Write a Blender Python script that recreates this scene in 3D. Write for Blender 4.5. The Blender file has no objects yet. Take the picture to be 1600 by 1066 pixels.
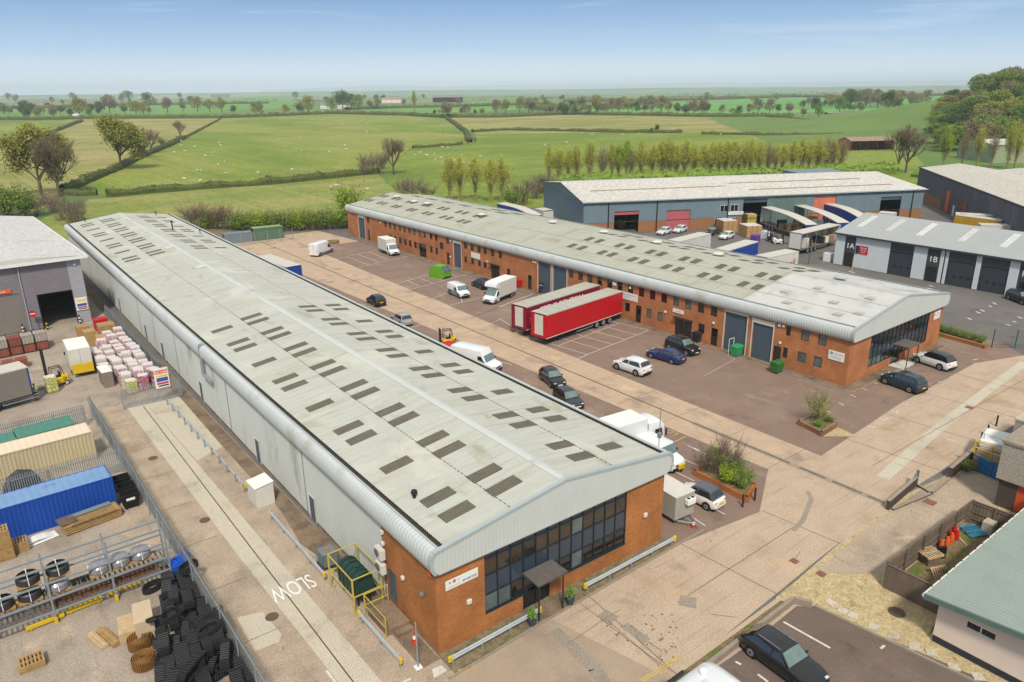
import bpy, bmesh, math, random
from mathutils import Vector, Matrix, noise
random.seed(7)
S = bpy.context.scene
COL = S.collection
R = math.radians
# ------------------------------------------------------------------ camera
CF, CP, CY, CR, CH = 1163.86463, .329529898, .655297239, -.0102059273, 30.0
_f = Vector((math.sin(CY)*math.cos(CP), math.cos(CY)*math.cos(CP), -math.sin(CP)))
_r0 = Vector((math.cos(CY), -math.sin(CY), 0)); _u0 = _r0.cross(_f)
_r = math.cos(CR)*_r0+math.sin(CR)*_u0; _u = -math.sin(CR)*_r0+math.cos(CR)*_u0
cd = bpy.data.cameras.new('camera'); cam = bpy.data.objects.new('camera', cd); COL.objects.link(cam)
cd.sensor_width = 36; cd.lens = CF/1600*36; cd.clip_start = .5; cd.clip_end = 60000
cam.matrix_world = Matrix(((_r.x, _u.x, -_f.x, 0), (_r.y, _u.y, -_f.y, 0), (_r.z, _u.z, -_f.z, CH), (0, 0, 0, 1)))
S.camera = cam
S.render.resolution_x, S.render.resolution_y = 1024, 682
def G(px, py, z=0.0):
    """survey point of the photograph -> point on the level plane z"""
    v = _f*CF+_r*(px-800)-_u*(py-533); t = (z-CH)/v.z
    return Vector((v.x*t, v.y*t, z))
# ------------------------------------------------------------------ world, sun
SUN_EL, SUN_AZ = 50, 212          # azimuth clockwise from +Y
wd = bpy.data.worlds.new('World'); S.world = wd; wd.use_nodes = True
nt = wd.node_tree; N = nt.nodes; N.clear(); LK = nt.links.new
out = N.new('ShaderNodeOutputWorld'); bg = N.new('ShaderNodeBackground'); LK(bg.outputs[0], out.inputs[0])
sky = N.new('ShaderNodeTexSky'); sky.sky_type = 'NISHITA'; sky.sun_disc = False
sky.sun_elevation = R(SUN_EL); sky.sun_rotation = R(SUN_AZ); sky.air_density = 1; sky.dust_density = 2.0; sky.ozone_density = 1.5
tc = N.new('ShaderNodeTexCoord'); sx = N.new('ShaderNodeSeparateXYZ'); LK(tc.outputs['Generated'], sx.inputs[0])
rp = N.new('ShaderNodeValToRGB'); LK(sx.outputs['Z'], rp.inputs[0])
e = rp.color_ramp.elements
def lin(h):
    c = [int(h[i:i+2], 16)/255 for i in (0, 2, 4)]
    return tuple((x/12.92 if x <= .04045 else ((x+.055)/1.055)**2.4) for x in c)+(1,)
SK = 8.4   # the sky dome's own radiance scale against strength 0.1
e[0].position = 0; e[0].color = lin('e6f0f8'); e[1].position = 1; e[1].color = lin('dad9d6')
for p, c in ((.015, 'd8e7f3'), (.045, 'a9c8e6'), (.08, '86acd6'), (.12, '5d8cc2'), (.2, '86a5c8'), (.38, 'cdd2d6')):
    q = e.new(p); q.color = lin(c)
vm = N.new('ShaderNodeVectorMath'); vm.operation = 'MULTIPLY'; vm.inputs[1].default_value = (1.6, 1.6, 22)
LK(tc.outputs['Generated'], vm.inputs[0])
nz = N.new('ShaderNodeTexNoise'); nz.inputs['Scale'].default_value = 2.4; nz.inputs['Detail'].default_value = 7; nz.inputs['Roughness'].default_value = .6
nz.inputs['Distortion'].default_value = .6
LK(vm.outputs[0], nz.inputs['Vector'])
cr = N.new('ShaderNodeValToRGB'); LK(nz.outputs['Fac'], cr.inputs[0])
cr.color_ramp.elements[0].position = .56; cr.color_ramp.elements[0].color = (0, 0, 0, 1)
cr.color_ramp.elements[1].position = .78; cr.color_ramp.elements[1].color = (.4, .4, .4, 1)
mc = N.new('ShaderNodeMixRGB'); LK(cr.outputs[0], mc.inputs[0]); LK(rp.outputs[0], mc.inputs[1]); mc.inputs[2].default_value = lin('e4eef6')
sc = N.new('ShaderNodeMixRGB'); sc.blend_type = 'MULTIPLY'; sc.inputs[0].default_value = 1; LK(mc.outputs[0], sc.inputs[1]); sc.inputs[2].default_value = (SK, SK, SK, 1)
mx = N.new('ShaderNodeMixRGB'); mx.inputs[0].default_value = .88; LK(sky.outputs[0], mx.inputs[1]); LK(sc.outputs[0], mx.inputs[2])
LK(mx.outputs[0], bg.inputs[0]); bg.inputs[1].default_value = .1
sl = bpy.data.lights.new('sun', 'SUN'); sl.energy = 2.8; sl.angle = R(7); sl.color = (1, .93, .82)
so = bpy.data.objects.new('sun', sl); COL.objects.link(so)
az, el = R(SUN_AZ), R(SUN_EL)
sd = Vector((math.sin(az)*math.cos(el), math.cos(az)*math.cos(el), math.sin(el)))
so.rotation_euler = sd.to_track_quat('Z', 'Y').to_euler(); so.location = (0, 0, 60)
S.view_settings.view_transform = 'Standard'; S.view_settings.look = 'None'; S.view_settings.gamma = 1
S.view_settings.exposure = .46
HAZE = .00012
# ------------------------------------------------------------------ materials
MATS = {}
def mat(name, col, rough=.75, metal=0., var=.12, scale=1.2, bump=0., stretch=(1, 1, 1), space='Object', spec=.3,
        col2=None, thr=(.45, .62), scale2=.5, alpha=None, coat=0, speck=0, stains=()):
    if name in MATS: return MATS[name]
    if isinstance(col, str): col = lin(col)[:3]
    m = bpy.data.materials.new(name); m.use_nodes = True; t = m.node_tree; n = t.nodes; L = t.links.new
    b = n['Principled BSDF']; b.inputs['Roughness'].default_value = rough; b.inputs['Metallic'].default_value = metal
    b.inputs['Specular IOR Level'].default_value = spec
    if coat: b.inputs['Coat Weight'].default_value = coat; b.inputs['Coat Roughness'].default_value = .05
    g = n.new('ShaderNodeNewGeometry') if space == 'World' else n.new('ShaderNodeTexCoord')
    src = g.outputs['Position'] if space == 'World' else g.outputs['Object']
    v = n.new('ShaderNodeVectorMath'); v.operation = 'MULTIPLY'; v.inputs[1].default_value = stretch; L(src, v.inputs[0])
    z = n.new('ShaderNodeTexNoise'); z.inputs['Scale'].default_value = scale; z.inputs['Detail'].default_value = 6; z.inputs['Roughness'].default_value = .62
    L(v.outputs[0], z.inputs['Vector'])
    mr = n.new('ShaderNodeMapRange'); L(z.outputs['Fac'], mr.inputs[0]); mr.inputs[1].default_value = .3; mr.inputs[2].default_value = .7
    mxx = n.new('ShaderNodeMixRGB'); L(mr.outputs[0], mxx.inputs[0])
    mxx.inputs[1].default_value = tuple(c*(1-var) for c in col)+(1,); mxx.inputs[2].default_value = tuple(min(1, c*(1+var)) for c in col)+(1,)
    res = mxx.outputs[0]
    if col2 is not None:
        if isinstance(col2, str): col2 = lin(col2)[:3]
        z2 = n.new('ShaderNodeTexNoise'); z2.inputs['Scale'].default_value = scale2; z2.inputs['Detail'].default_value = 5; z2.inputs['Roughness'].default_value = .65
        L(v.outputs[0], z2.inputs['Vector'])
        r2 = n.new('ShaderNodeMapRange'); L(z2.outputs['Fac'], r2.inputs[0]); r2.inputs[1].default_value = thr[0]; r2.inputs[2].default_value = thr[1]
        r2.interpolation_type = 'SMOOTHSTEP'
        m2 = n.new('ShaderNodeMixRGB'); L(r2.outputs[0], m2.inputs[0]); L(res, m2.inputs[1]); m2.inputs[2].default_value = tuple(col2)+(1,)
        res = m2.outputs[0]
    for (sc_, ss_, ts_, t0_, t1_, am_) in stains:      # own shape stains: colour, scale, stretch, threshold, strength
        vs_ = n.new('ShaderNodeVectorMath'); vs_.operation = 'MULTIPLY'; vs_.inputs[1].default_value = ts_; L(src, vs_.inputs[0])
        zs_ = n.new('ShaderNodeTexNoise'); zs_.inputs['Scale'].default_value = ss_; zs_.inputs['Detail'].default_value = 5; zs_.inputs['Roughness'].default_value = .6; zs_.inputs['Distortion'].default_value = .4; L(vs_.outputs[0], zs_.inputs['Vector'])
        rs_ = n.new('ShaderNodeMapRange'); L(zs_.outputs['Fac'], rs_.inputs[0]); rs_.inputs[1].default_value = t0_; rs_.inputs[2].default_value = t1_; rs_.inputs[4].default_value = am_
        ms_ = n.new('ShaderNodeMixRGB'); L(rs_.outputs[0], ms_.inputs[0]); L(res, ms_.inputs[1]); ms_.inputs[2].default_value = lin(sc_); res = ms_.outputs[0]
    if speck:
        z3 = n.new('ShaderNodeTexNoise'); z3.inputs['Scale'].default_value = speck; z3.inputs['Detail'].default_value = 2
        L(src, z3.inputs['Vector'])
        r3 = n.new('ShaderNodeMapRange'); L(z3.outputs['Fac'], r3.inputs[0]); r3.inputs[1].default_value = .3; r3.inputs[2].default_value = .7
        r3.inputs[3].default_value = .78; r3.inputs[4].default_value = 1.22
        m3 = n.new('ShaderNodeVectorMath'); m3.operation = 'SCALE'; L(res, m3.inputs[0]); L(r3.outputs[0], m3.inputs['Scale']); res = m3.outputs[0]
    L(res, b.inputs['Base Color'])
    if bump:
        bp = n.new('ShaderNodeBump'); bp.inputs['Strength'].default_value = bump; bp.inputs['Distance'].default_value = .03; L(z.outputs['Fac'], bp.inputs['Height']); L(bp.outputs[0], b.inputs['Normal'])
    if alpha: b.inputs['Alpha'].default_value = alpha
    MATS[name] = m; return m
def brickmat(name, c1, c2, mortar, sc=1.0):
    m = bpy.data.materials.new(name); m.use_nodes = True; t = m.node_tree; n = t.nodes; L = t.links.new
    b = n['Principled BSDF']; b.inputs['Roughness'].default_value = .85; b.inputs['Specular IOR Level'].default_value = .2
    g = n.new('ShaderNodeTexCoord'); s = n.new('ShaderNodeSeparateXYZ'); L(g.outputs['Object'], s.inputs[0])
    a = n.new('ShaderNodeMath'); L(s.outputs[0], a.inputs[0]); L(s.outputs[1], a.inputs[1])
    c = n.new('ShaderNodeCombineXYZ'); L(a.outputs[0], c.inputs[0]); L(s.outputs[2], c.inputs[1])
    br = n.new('ShaderNodeTexBrick'); L(c.outputs[0], br.inputs['Vector']); br.inputs['Scale'].default_value = 1
    br.inputs['Brick Width'].default_value = .225*sc; br.inputs['Row Height'].default_value = .075*sc; br.inputs['Mortar Size'].default_value = .008*sc
    br.inputs['Color1'].default_value = lin(c1); br.inputs['Color2'].default_value = lin(c2); br.inputs['Mortar'].default_value = lin(mortar)
    z = n.new('ShaderNodeTexNoise'); z.inputs['Scale'].default_value = .55; z.inputs['Detail'].default_value = 7; L(g.outputs['Object'], z.inputs['Vector'])
    mr = n.new('ShaderNodeMapRange'); L(z.outputs['Fac'], mr.inputs[0]); mr.inputs[1].default_value = .3; mr.inputs[2].default_value = .7; mr.inputs[3].default_value = .74; mr.inputs[4].default_value = 1.14
    v = n.new('ShaderNodeVectorMath'); v.operation = 'SCALE'; L(br.outputs['Color'], v.inputs[0]); L(mr.outputs[0], v.inputs['Scale'])
    L(v.outputs[0], b.inputs['Base Color']); MATS[name] = m; return m
def glassmat(name, col, rough=.06):
    m = mat(name, col, rough=rough, var=.35, scale=.7, spec=.8); return m
M = {}
def defm(k, *a, **kw): M[k] = mat(k, *a, **kw); return M[k]
defm('roof_a', 'aeb0a8', rough=.85, stains=[('8f8a6e', .5, (1, .5, 1), .58, .72, .6), ('77756a', 1.1, (.1, 2.2, 1), .58, .7, .35), ('c6c5bc', .15, (1, 1, 1), .55, .65, .4)], var=.07, scale=1.6, col2='9b9a88', thr=(.52, .8), scale2=.5, stretch=(.12, 1.6, 1))
defm('roof_b', 'a6a79c', rough=.85, stains=[('8b8768', .4, (1, .5, 1), .56, .7, .6), ('74725f', 1.1, (.1, 2.2, 1), .56, .7, .35)], var=.07, scale=1.6, col2='94917c', thr=(.5, .78), scale2=.4, stretch=(.12, 1.4, 1))
defm('roof_bwhite', 'b7b8b5', rough=.7, var=.05, scale=.4, col2='9a9b98', thr=(.5, .7), scale2=.3)
defm('skylight', '625e53', rough=.7, var=.25, scale=2.5, stretch=(.3, 3, 1))
defm('skylight_pale', 'a9aaa2', rough=.6, var=.06, scale=1.5)
defm('clad', 'b8bcb7', rough=.5, var=.04, scale=.5, col2='8f908a', thr=(.55, .75), scale2=.35, stretch=(1, .7, .25))
defm('clad_clean', 'b6bab6', rough=.5, var=.04, scale=.5); defm('clad_far', 'a8a9a3', rough=.55, var=.06, scale=.4, col2='857f74', thr=(.5, .75), scale2=.5, stretch=(1, 1, .15))
defm('eave', 'b5bab9', rough=.42, var=.04, scale=.5, col2='a3a398', thr=(.52, .75), scale2=.4)
defm('trim', '9ba5a5', rough=.45, var=.05)
defm('gutter', '443b33', rough=.9, var=.3, scale=3)
M['brick'] = brickmat('brick', 'ac6832', '945327', 'a5835a')
M['brick_b'] = brickmat('brick_b', 'b47044', 'a05c38', 'a8845f')
M['brick_old'] = brickmat('brick_old', '8f5a3c', '7c4a33', '86705f')
defm('frame_dark', '1e2a33', rough=.4, var=.1)
defm('spandrel', '2f3b48', rough=.2, var=.08, spec=.6)
defm('glass', '18191a', rough=.05, var=.5, scale=.8, spec=.9)
defm('glass_warm', '30271f', rough=.08, var=.45, scale=1.6, spec=.9)
defm('glass_grey', '55605f', rough=.12, var=.3, scale=1.2, spec=.7)
defm('brown_frame', '33231b', rough=.6)
defm('door_grey', '4c5864', rough=.45, var=.06)
defm('roller', '47535f', rough=.45, var=.06)
defm('white', 'd8d8d4', rough=.5, var=.03)
defm('offwhite', 'c3c1b8', rough=.6, var=.06)
defm('whitepaint', 'd3d6d8', rough=.25, var=.02, spec=.5, coat=.4)
defm('black', '141414', rough=.6, var=.2)
defm('rubber', '1d1d1e', rough=.85, var=.25, scale=4)
defm('chassis', '26262a', rough=.7, var=.2)
defm('steel', '848e94', rough=.4, metal=.5, var=.08)
defm('galv', '8f979b', rough=.5, metal=.3, var=.1)
defm('rim', '9a9c9f', rough=.35, metal=.6)
defm('yellow', 'c9a91e', rough=.5, var=.08)
defm('paleyellow', 'b5a24a', rough=.6, var=.12)
defm('orange', 'cf5b27', rough=.6)
defm('red', 'b5121c', rough=.5)
defm('concrete_kerb', '8a7f70', rough=.9, var=.12, scale=3)
defm('wood', '9b7d52', rough=.85, var=.25, scale=3)
defm('wood_pale', 'b29a76', rough=.85, var=.2, scale=3)
defm('wood_grey', '6a5c50', rough=.9, var=.25, scale=1.4, stretch=(1, 1, .2))
defm('light_white', 'c0c6c8', rough=.2); defm('light_red', '8f1216', rough=.25)
defm('leaf_green', '5c7a2c', rough=.8, var=.35, scale=.6, space='World')
defm('bark', '5a4d40', rough=.95, var=.2)
# ------------------------------------------------------------------ mesh helpers
class MB:
    def __init__(s): s.v = []; s.f = []; s.m = []; s.k = 0
    def add(s, vs, fs, T=None):
        o = len(s.v)
        s.v += [tuple(T @ Vector(p)) if T else tuple(p) for p in vs]
        s.f += [tuple(i+o for i in f) for f in fs]; s.m += [s.k]*len(fs); return s
    def box(s, x0, y0, z0, x1, y1, z1, T=None):
        return s.add([(x0, y0, z0), (x1, y0, z0), (x1, y1, z0), (x0, y1, z0), (x0, y0, z1), (x1, y0, z1), (x1, y1, z1), (x0, y1, z1)],
                     [(0, 3, 2, 1), (4, 5, 6, 7), (0, 1, 5, 4), (1, 2, 6, 5), (2, 3, 7, 6), (3, 0, 4, 7)], T)
    def cbox(s, c, d, rz=0, T=None):
        t = Matrix.Translation(c) @ Matrix.Rotation(rz, 4, 'Z')
        if T: t = T @ t
        return s.box(-d[0]/2, -d[1]/2, -d[2]/2, d[0]/2, d[1]/2, d[2]/2, t)
    def bbox(s, x0, y0, z0, x1, y1, z1, b=.03, T=None):
        # box with chamfered edges
        vs = []; idx = {}
        for i, x in enumerate((x0, x1)):
            for j, y in enumerate((y0, y1)):
                for k, z in enumerate((z0, z1)):
                    sx_, sy_, sz_ = (1-2*i)*b, (1-2*j)*b, (1-2*k)*b
                    for a, p in (('x', (x, y+sy_, z+sz_)), ('y', (x+sx_, y, z+sz_)), ('z', (x+sx_, y+sy_, z))):
                        idx[(i, j, k, a)] = len(vs); vs.append(p)
        fs = []
        for a in (0, 1):
            for s_ in (0, 1):
                pass
        I = idx
        for i in (0, 1): q = [I[(i, 0, 0, 'x')], I[(i, 1, 0, 'x')], I[(i, 1, 1, 'x')], I[(i, 0, 1, 'x')]]; fs.append(tuple(q if i else q[::-1]))
        for j in (0, 1): q = [I[(0, j, 0, 'y')], I[(0, j, 1, 'y')], I[(1, j, 1, 'y')], I[(1, j, 0, 'y')]]; fs.append(tuple(q if j else q[::-1]))
        for k in (0, 1): q = [I[(0, 0, k, 'z')], I[(1, 0, k, 'z')], I[(1, 1, k, 'z')], I[(0, 1, k, 'z')]]; fs.append(tuple(q if k else q[::-1]))
        for i in (0, 1):
            for j in (0, 1): fs.append((I[(i, j, 0, 'x')], I[(i, j, 1, 'x')], I[(i, j, 1, 'y')], I[(i, j, 0, 'y')]))
        for i in (0, 1):
            for k in (0, 1): fs.append((I[(i, 0, k, 'x')], I[(i, 1, k, 'x')], I[(i, 1, k, 'z')], I[(i, 0, k, 'z')]))
        for j in (0, 1):
            for k in (0, 1): fs.append((I[(0, j, k, 'y')], I[(1, j, k, 'y')], I[(1, j, k, 'z')], I[(0, j, k, 'z')]))
        for i in (0, 1):
            for j in (0, 1):
                for k in (0, 1): fs.append((I[(i, j, k, 'x')], I[(i, j, k, 'y')], I[(i, j, k, 'z')]))
        return s.add(vs, fs, T)
    def quad(s, a, b, c, d, T=None): return s.add([a, b, c, d], [(0, 1, 2, 3)], T)
    def poly(s, pts, z, T=None): return s.add([(p[0], p[1], z) for p in pts], [tuple(range(len(pts)))], T)
    def prism(s, pts, z0, z1, T=None):
        n = len(pts); vs = [(p[0], p[1], z0) for p in pts]+[(p[0], p[1], z1) for p in pts]
        return s.add(vs, [tuple(range(n))[::-1], tuple(range(n, 2*n))]+[(i, (i+1) % n, n+(i+1) % n, n+i) for i in range(n)], T)
    def extr(s, pts, a, b, axis='y', T=None):
        # profile (u,v) extruded along axis between a and b; axis y: (x,z); axis x: (y,z)
        n = len(pts); mk = (lambda p, t: (p[0], t, p[1])) if axis == 'y' else (lambda p, t: (t, p[0], p[1]))
        vs = [mk(p, a) for p in pts]+[mk(p, b) for p in pts]
        return s.add(vs, [tuple(range(n))[::-1], tuple(range(n, 2*n))]+[(i, (i+1) % n, n+(i+1) % n, n+i) for i in range(n)], T)
    def cyl(s, p0, p1, r, n=10, r1=None, T=None, caps=True):
        p0, p1 = Vector(p0), Vector(p1); r1 = r if r1 is None else r1
        d = (p1-p0).normalized(); a = d.orthogonal().normalized(); b = d.cross(a)
        vs = [p0+(a*math.cos(2*math.pi*i/n)+b*math.sin(2*math.pi*i/n))*r for i in range(n)]
        vs += [p1+(a*math.cos(2*math.pi*i/n)+b*math.sin(2*math.pi*i/n))*r1 for i in range(n)]
        fs = [(i, (i+1) % n, n+(i+1) % n, n+i) for i in range(n)]
        if caps: fs += [tuple(range(n))[::-1], tuple(range(n, 2*n))]
        return s.add(vs, fs, T)
    def tube(s, path, r, n=6, T=None):
        for i in range(len(path)-1): s.cyl(path[i], path[i+1], r, n, T=T)
        return s
    def lathe(s, prof, n=14, T=None):
        vs = []; fs = []
        for (r, z) in prof: vs += [(r*math.cos(2*math.pi*i/n), r*math.sin(2*math.pi*i/n), z) for i in range(n)]
        for k in range(len(prof)-1):
            fs += [(k*n+i, k*n+(i+1) % n, (k+1)*n+(i+1) % n, (k+1)*n+i) for i in range(n)]
        fs += [tuple(range(n))[::-1], tuple(range((len(prof)-1)*n, len(prof)*n))]
        return s.add(vs, fs, T)
    def corr(s, path, nrm, d, L, pitch=.25, depth=.03, duty=.5):
        """ribbed sheet: polyline path with normals, swept along d for length L"""
        d = Vector(d); n = max(1, int(L/pitch)); pt = L/n; vs = []; fs = []; st = []
        for j in range(n):
            o = j*pt; st += [(o, 0), (o+pt*.35, 0), (o+pt*.5, depth), (o+pt*.85, depth)]
        st.append((L, 0)); m = len(path)
        for t, a in st:
            for p, q in zip(path, nrm): vs.append(Vector(p)+d*t+Vector(q)*a)
        for j in range(len(st)-1):
            for i in range(m-1): fs.append((j*m+i, j*m+i+1, (j+1)*m+i+1, (j+1)*m+i))
        return s.add(vs, fs)
    def build(s, name, mats, parent=None, loc=None, rz=0, smooth=False, ang=35):
        me = bpy.data.meshes.new(name); me.from_pydata(s.v, [], s.f)
        if not isinstance(mats, (list, tuple)): mats = [mats]
        for m in mats: me.materials.append(M[m] if isinstance(m, str) else m)
        if len(mats) > 1: me.polygons.foreach_set('material_index', s.m)
        me.update()
        if smooth:
            me.polygons.foreach_set('use_smooth', [True]*len(me.polygons)); me.set_sharp_from_angle(angle=R(ang))
        o = bpy.data.objects.new(name, me); COL.objects.link(o)
        if parent: o.parent = parent
        if loc is not None: o.location = loc
        o.rotation_euler.z = rz
        return o
def tag(o, label=None, cat=None, group=None, kind=None):
    for k, v in (('label', label), ('category', cat), ('group', group), ('kind', kind)):
        if v: o[k] = v
    return o
def thing(name, loc, label, cat, group=None, rz=0):
    o = bpy.data.objects.new(name, None); COL.objects.link(o); o.location = loc; o.rotation_euler.z = rz; o.empty_display_size = .3
    return tag(o, label, cat, group)
KIDS = {}
def copy_tree(o, parent=None, **mats):
    c = o.copy(); COL.objects.link(c); c.parent = parent
    for ch in o.children: copy_tree(ch, c)
    return c
def clone(o, loc, rz=0, label=None, group=None, s=None):
    c = copy_tree(o); c.location = loc; c.rotation_euler = (0, 0, rz)
    if label: c['label'] = label
    if group: c['group'] = group
    if s is not None: c.scale = s if hasattr(s, '__len__') else (s, s, s)
    return c
def struct(mb, name, m, loc=None): return tag(mb.build(name, m, loc=loc), kind='structure')
def text(body, size, m, parent, mat4, name='lettering', depth=.01, align='CENTER', xs=1.0):
    cu = bpy.data.curves.new('lettering', 'FONT'); cu.body = body; cu.size = size; cu.extrude = depth; cu.align_x = align; cu.align_y = 'CENTER'
    ob = bpy.data.objects.new('tmp', cu); COL.objects.link(ob)
    dg = bpy.context.evaluated_depsgraph_get(); me = bpy.data.meshes.new_from_object(ob.evaluated_get(dg))
    bpy.data.objects.remove(ob); me.name = name; me.materials.clear(); me.materials.append(M[m] if isinstance(m, str) else m)
    me.transform(mat4 @ Matrix.Scale(xs, 4, (1, 0, 0)))
    o = bpy.data.objects.new(name, me); COL.objects.link(o); o.parent = parent
    return o
def frame(o, u, v):
    """matrix with local x=u, local y=v at o"""
    u = Vector(u).normalized(); v = Vector(v).normalized(); w = u.cross(v)
    return Matrix(((u.x, v.x, w.x, o[0]), (u.y, v.y, w.y, o[1]), (u.z, v.z, w.z, o[2]), (0, 0, 0, 1)))
# ------------------------------------------------------------------ ground
def P2(*pts, z=0): return [(G(x, y, z).x, G(x, y, z).y) for x, y in pts]
def sheet(name, pts, z, m):
    b = MB(); b.poly(pts, 0); return struct(b, name, m, loc=(0, 0, z))
defm('tarmac_red', '7c685c', stains=[('4a423c', .5, (1, 1, 1), .6, .72, .5), ('9a8878', .8, (1.2, .3, 1), .57, .7, .4), ('3a3430', 2.2, (1, 1, 1), .67, .71, .6)], rough=.92, var=.1, scale=.35, space='World', col2='8a7768', thr=(.5, .75), scale2=.12, speck=14, bump=.3)
defm('tarmac_brown', '66584f', rough=.92, var=.1, scale=.35, space='World', col2='74665a', thr=(.5, .75), scale2=.2, speck=14, stains=[('41382f', .5, (1, 1, 1), .6, .72, .5)])
defm('tarmac_grey', '625f5c', stains=[('4a423c', .5, (1, 1, 1), .6, .72, .5), ('7f7a75', .8, (1.2, .3, 1), .57, .7, .4), ('3a3430', 2.2, (1, 1, 1), .67, .71, .6)], rough=.92, var=.1, scale=.3, space='World', col2='6d6864', thr=(.45, .7), scale2=.1, speck=12)
defm('tarmac_pink', '9a8977', rough=.92, var=.08, scale=.6, space='World', col2='8a7b6c', thr=(.5, .7), scale2=.25, speck=20)
defm('conc_road', 'ad9780', stains=[('5c5044', .45, (1, 1, 1), .6, .74, .45), ('6b5d4e', .9, (2.6, .16, 1), .56, .7, .3), ('d0b894', .35, (1, 1, 1), .6, .72, .4), ('4a4038', 2.6, (1, 1, 1), .68, .72, .5)], rough=.88, var=.09, scale=.5, space='World', col2='8a7a6a', thr=(.52, .74), scale2=.22, speck=10)
defm('conc_apron', 'ab9884', stains=[('5c5044', .4, (1, 1, 1), .6, .74, .4), ('6b5d4e', .9, (.16, 2.6, 1), .55, .7, .3), ('c2a57c', .3, (1, 1, 1), .56, .72, .3), ('4a4038', 2.4, (1, 1, 1), .67, .72, .5)], rough=.88, var=.08, scale=.45, space='World', col2='9a8468', thr=(.5, .75), scale2=.18, speck=10)
defm('conc_lane', 'a2927f', stains=[('5c5044', .45, (1, 1, 1), .6, .74, .45), ('6b5d4e', .9, (2.6, .16, 1), .56, .7, .3), ('d0b894', .35, (1, 1, 1), .6, .72, .4), ('4a4038', 2.6, (1, 1, 1), .68, .72, .5)], rough=.88, var=.1, scale=.4, space='World', col2='8a7d6e', thr=(.45, .7), scale2=.3, speck=9)
defm('conc_pale', 'b4ac9b', stains=[('8d8170', .6, (1, .4, 1), .58, .7, .4), ('6b6154', 2.5, (1, 1, 1), .67, .72, .4)], rough=.88, var=.06, scale=.6, space='World', col2='938b7c', thr=(.5, .75), scale2=.3, speck=11)
defm('conc_yard', '998d80', stains=[('5c5044', .45, (1, 1, 1), .6, .74, .45), ('6b5d4e', .9, (2.6, .16, 1), .56, .7, .3), ('d0b894', .35, (1, 1, 1), .6, .72, .4), ('4a4038', 2.6, (1, 1, 1), .68, .72, .5)], rough=.88, var=.09, scale=.35, space='World', col2='807468', thr=(.45, .72), scale2=.25, speck=9)
defm('conc_dirty', '7d6b57', rough=.95, var=.16, scale=.8, space='World', col2='5f5346', thr=(.42, .65), scale2=.5, speck=9)
defm('gravel', 'aa9973', rough=.95, stains=[('6d6342', 1.6, (1, 1, 1), .6, .68, .6), ('c9bb98', 2.2, (1, 1, 1), .58, .68, .5), ('5a4f38', 5, (1, 1, 1), .62, .68, .6)], var=.2, scale=2, space='World', col2='8c7a58', thr=(.55, .72), scale2=.9, speck=7, bump=.8)
defm('moss_gravel', '766b52', rough=.95, var=.25, scale=2.5, space='World', col2='5d5a38', thr=(.5, .65), scale2=1.2, speck=7)
defm('soil', '75644a', rough=.95, var=.3, scale=2.5, space='World', col2='56642c', thr=(.47, .6), scale2=.7, speck=6)
defm('line_white', 'c4bdb3', rough=.7, var=.14, scale=2.5, space='World')
defm('line_yellow', 'b39a56', rough=.7, var=.15, scale=2, space='World')
defm('patch_grey', '8c8274', rough=.9, var=.12, scale=1, space='World', speck=9)
defm('crack', '57493b', rough=.95)
defm('joint', '6f6152', rough=.95, var=.2, scale=1.5, space='World')
defm('manhole', '5d4c40', rough=.8, var=.2, scale=5)
defm('tyre_mark', '8f8074', rough=.9, var=.1, space='World')
# ---- countryside
def fieldmat(name, a, b, c, st=(.02, .006, 1), sc=1., rot=0):
    m = mat(name, a, rough=.95, var=.14, scale=1.1*sc, space='World', stretch=st, col2=b, thr=(.4, .62), scale2=.55*sc, speck=.8, stains=[('55681c', .35, (1, .012, 1), .5, .62, .3), ('8f9350', .3, (1, .01, 1), .56, .66, .3), ('4c5f1c', .012, (1, 1, 1), .55, .66, .35), ('9a9460', .02, (1, .6, 1), .58, .68, .4)])
    return m
# base land: patchwork of distant fields
m = bpy.data.materials.new('farmland'); m.use_nodes = True; t = m.node_tree; n = t.nodes; L = t.links.new
b = n['Principled BSDF']; b.inputs['Roughness'].default_value = .95; b.inputs['Specular IOR Level'].default_value = .1
g = n.new('ShaderNodeNewGeometry'); vo = n.new('ShaderNodeTexVoronoi'); vo.inputs['Scale'].default_value = .0026; L(g.outputs['Position'], vo.inputs['Vector'])
rp = n.new('ShaderNodeValToRGB'); L(vo.outputs['Color'], rp.inputs[0]); rp.color_ramp.interpolation = 'CONSTANT'
e = rp.color_ramp.elements; e[0].color = lin('5c7640'); e[1].position = .75; e[1].color = lin('7c8458')
for p, c in ((.25, '667c42'), (.4, '5b7c40'), (.55, '6f8050')): q = e.new(p); q.color = lin(c)
z = n.new('ShaderNodeTexNoise'); z.inputs['Scale'].default_value = .02; L(g.outputs['Position'], z.inputs['Vector'])
mr = n.new('ShaderNodeMapRange'); L(z.outputs['Fac'], mr.inputs[0]); mr.inputs[3].default_value = .75; mr.inputs[4].default_value = 1.15
v = n.new('ShaderNodeVectorMath'); v.operation = 'SCALE'; L(rp.outputs[0], v.inputs[0]); L(mr.outputs[0], v.inputs['Scale']); L(v.outputs[0], b.inputs['Base Color'])
MATS['farmland'] = M['farmland'] = m
HILLS = [(600, 175, 20, 75), (690, 240, 16, 80)]     # x, y, height, radius of the wooded rise on the right
def land(x, y):
    h = 0
    for hx, hy, hh, hr in HILLS: h += hh*math.exp(-((x-hx)**2+(y-hy)**2)/(2*hr*hr))
    return h
gb = MB(); GN = 150; gx = [-600+i*60 for i in range(0)]
xs_ = sorted(set([-22000, -15000, -9000, -5000, -3000, -1800]+[-1200+60*i for i in range(75)]+[3600, 4200, 5200, 7000, 10000, 15000, 22000]))
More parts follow.
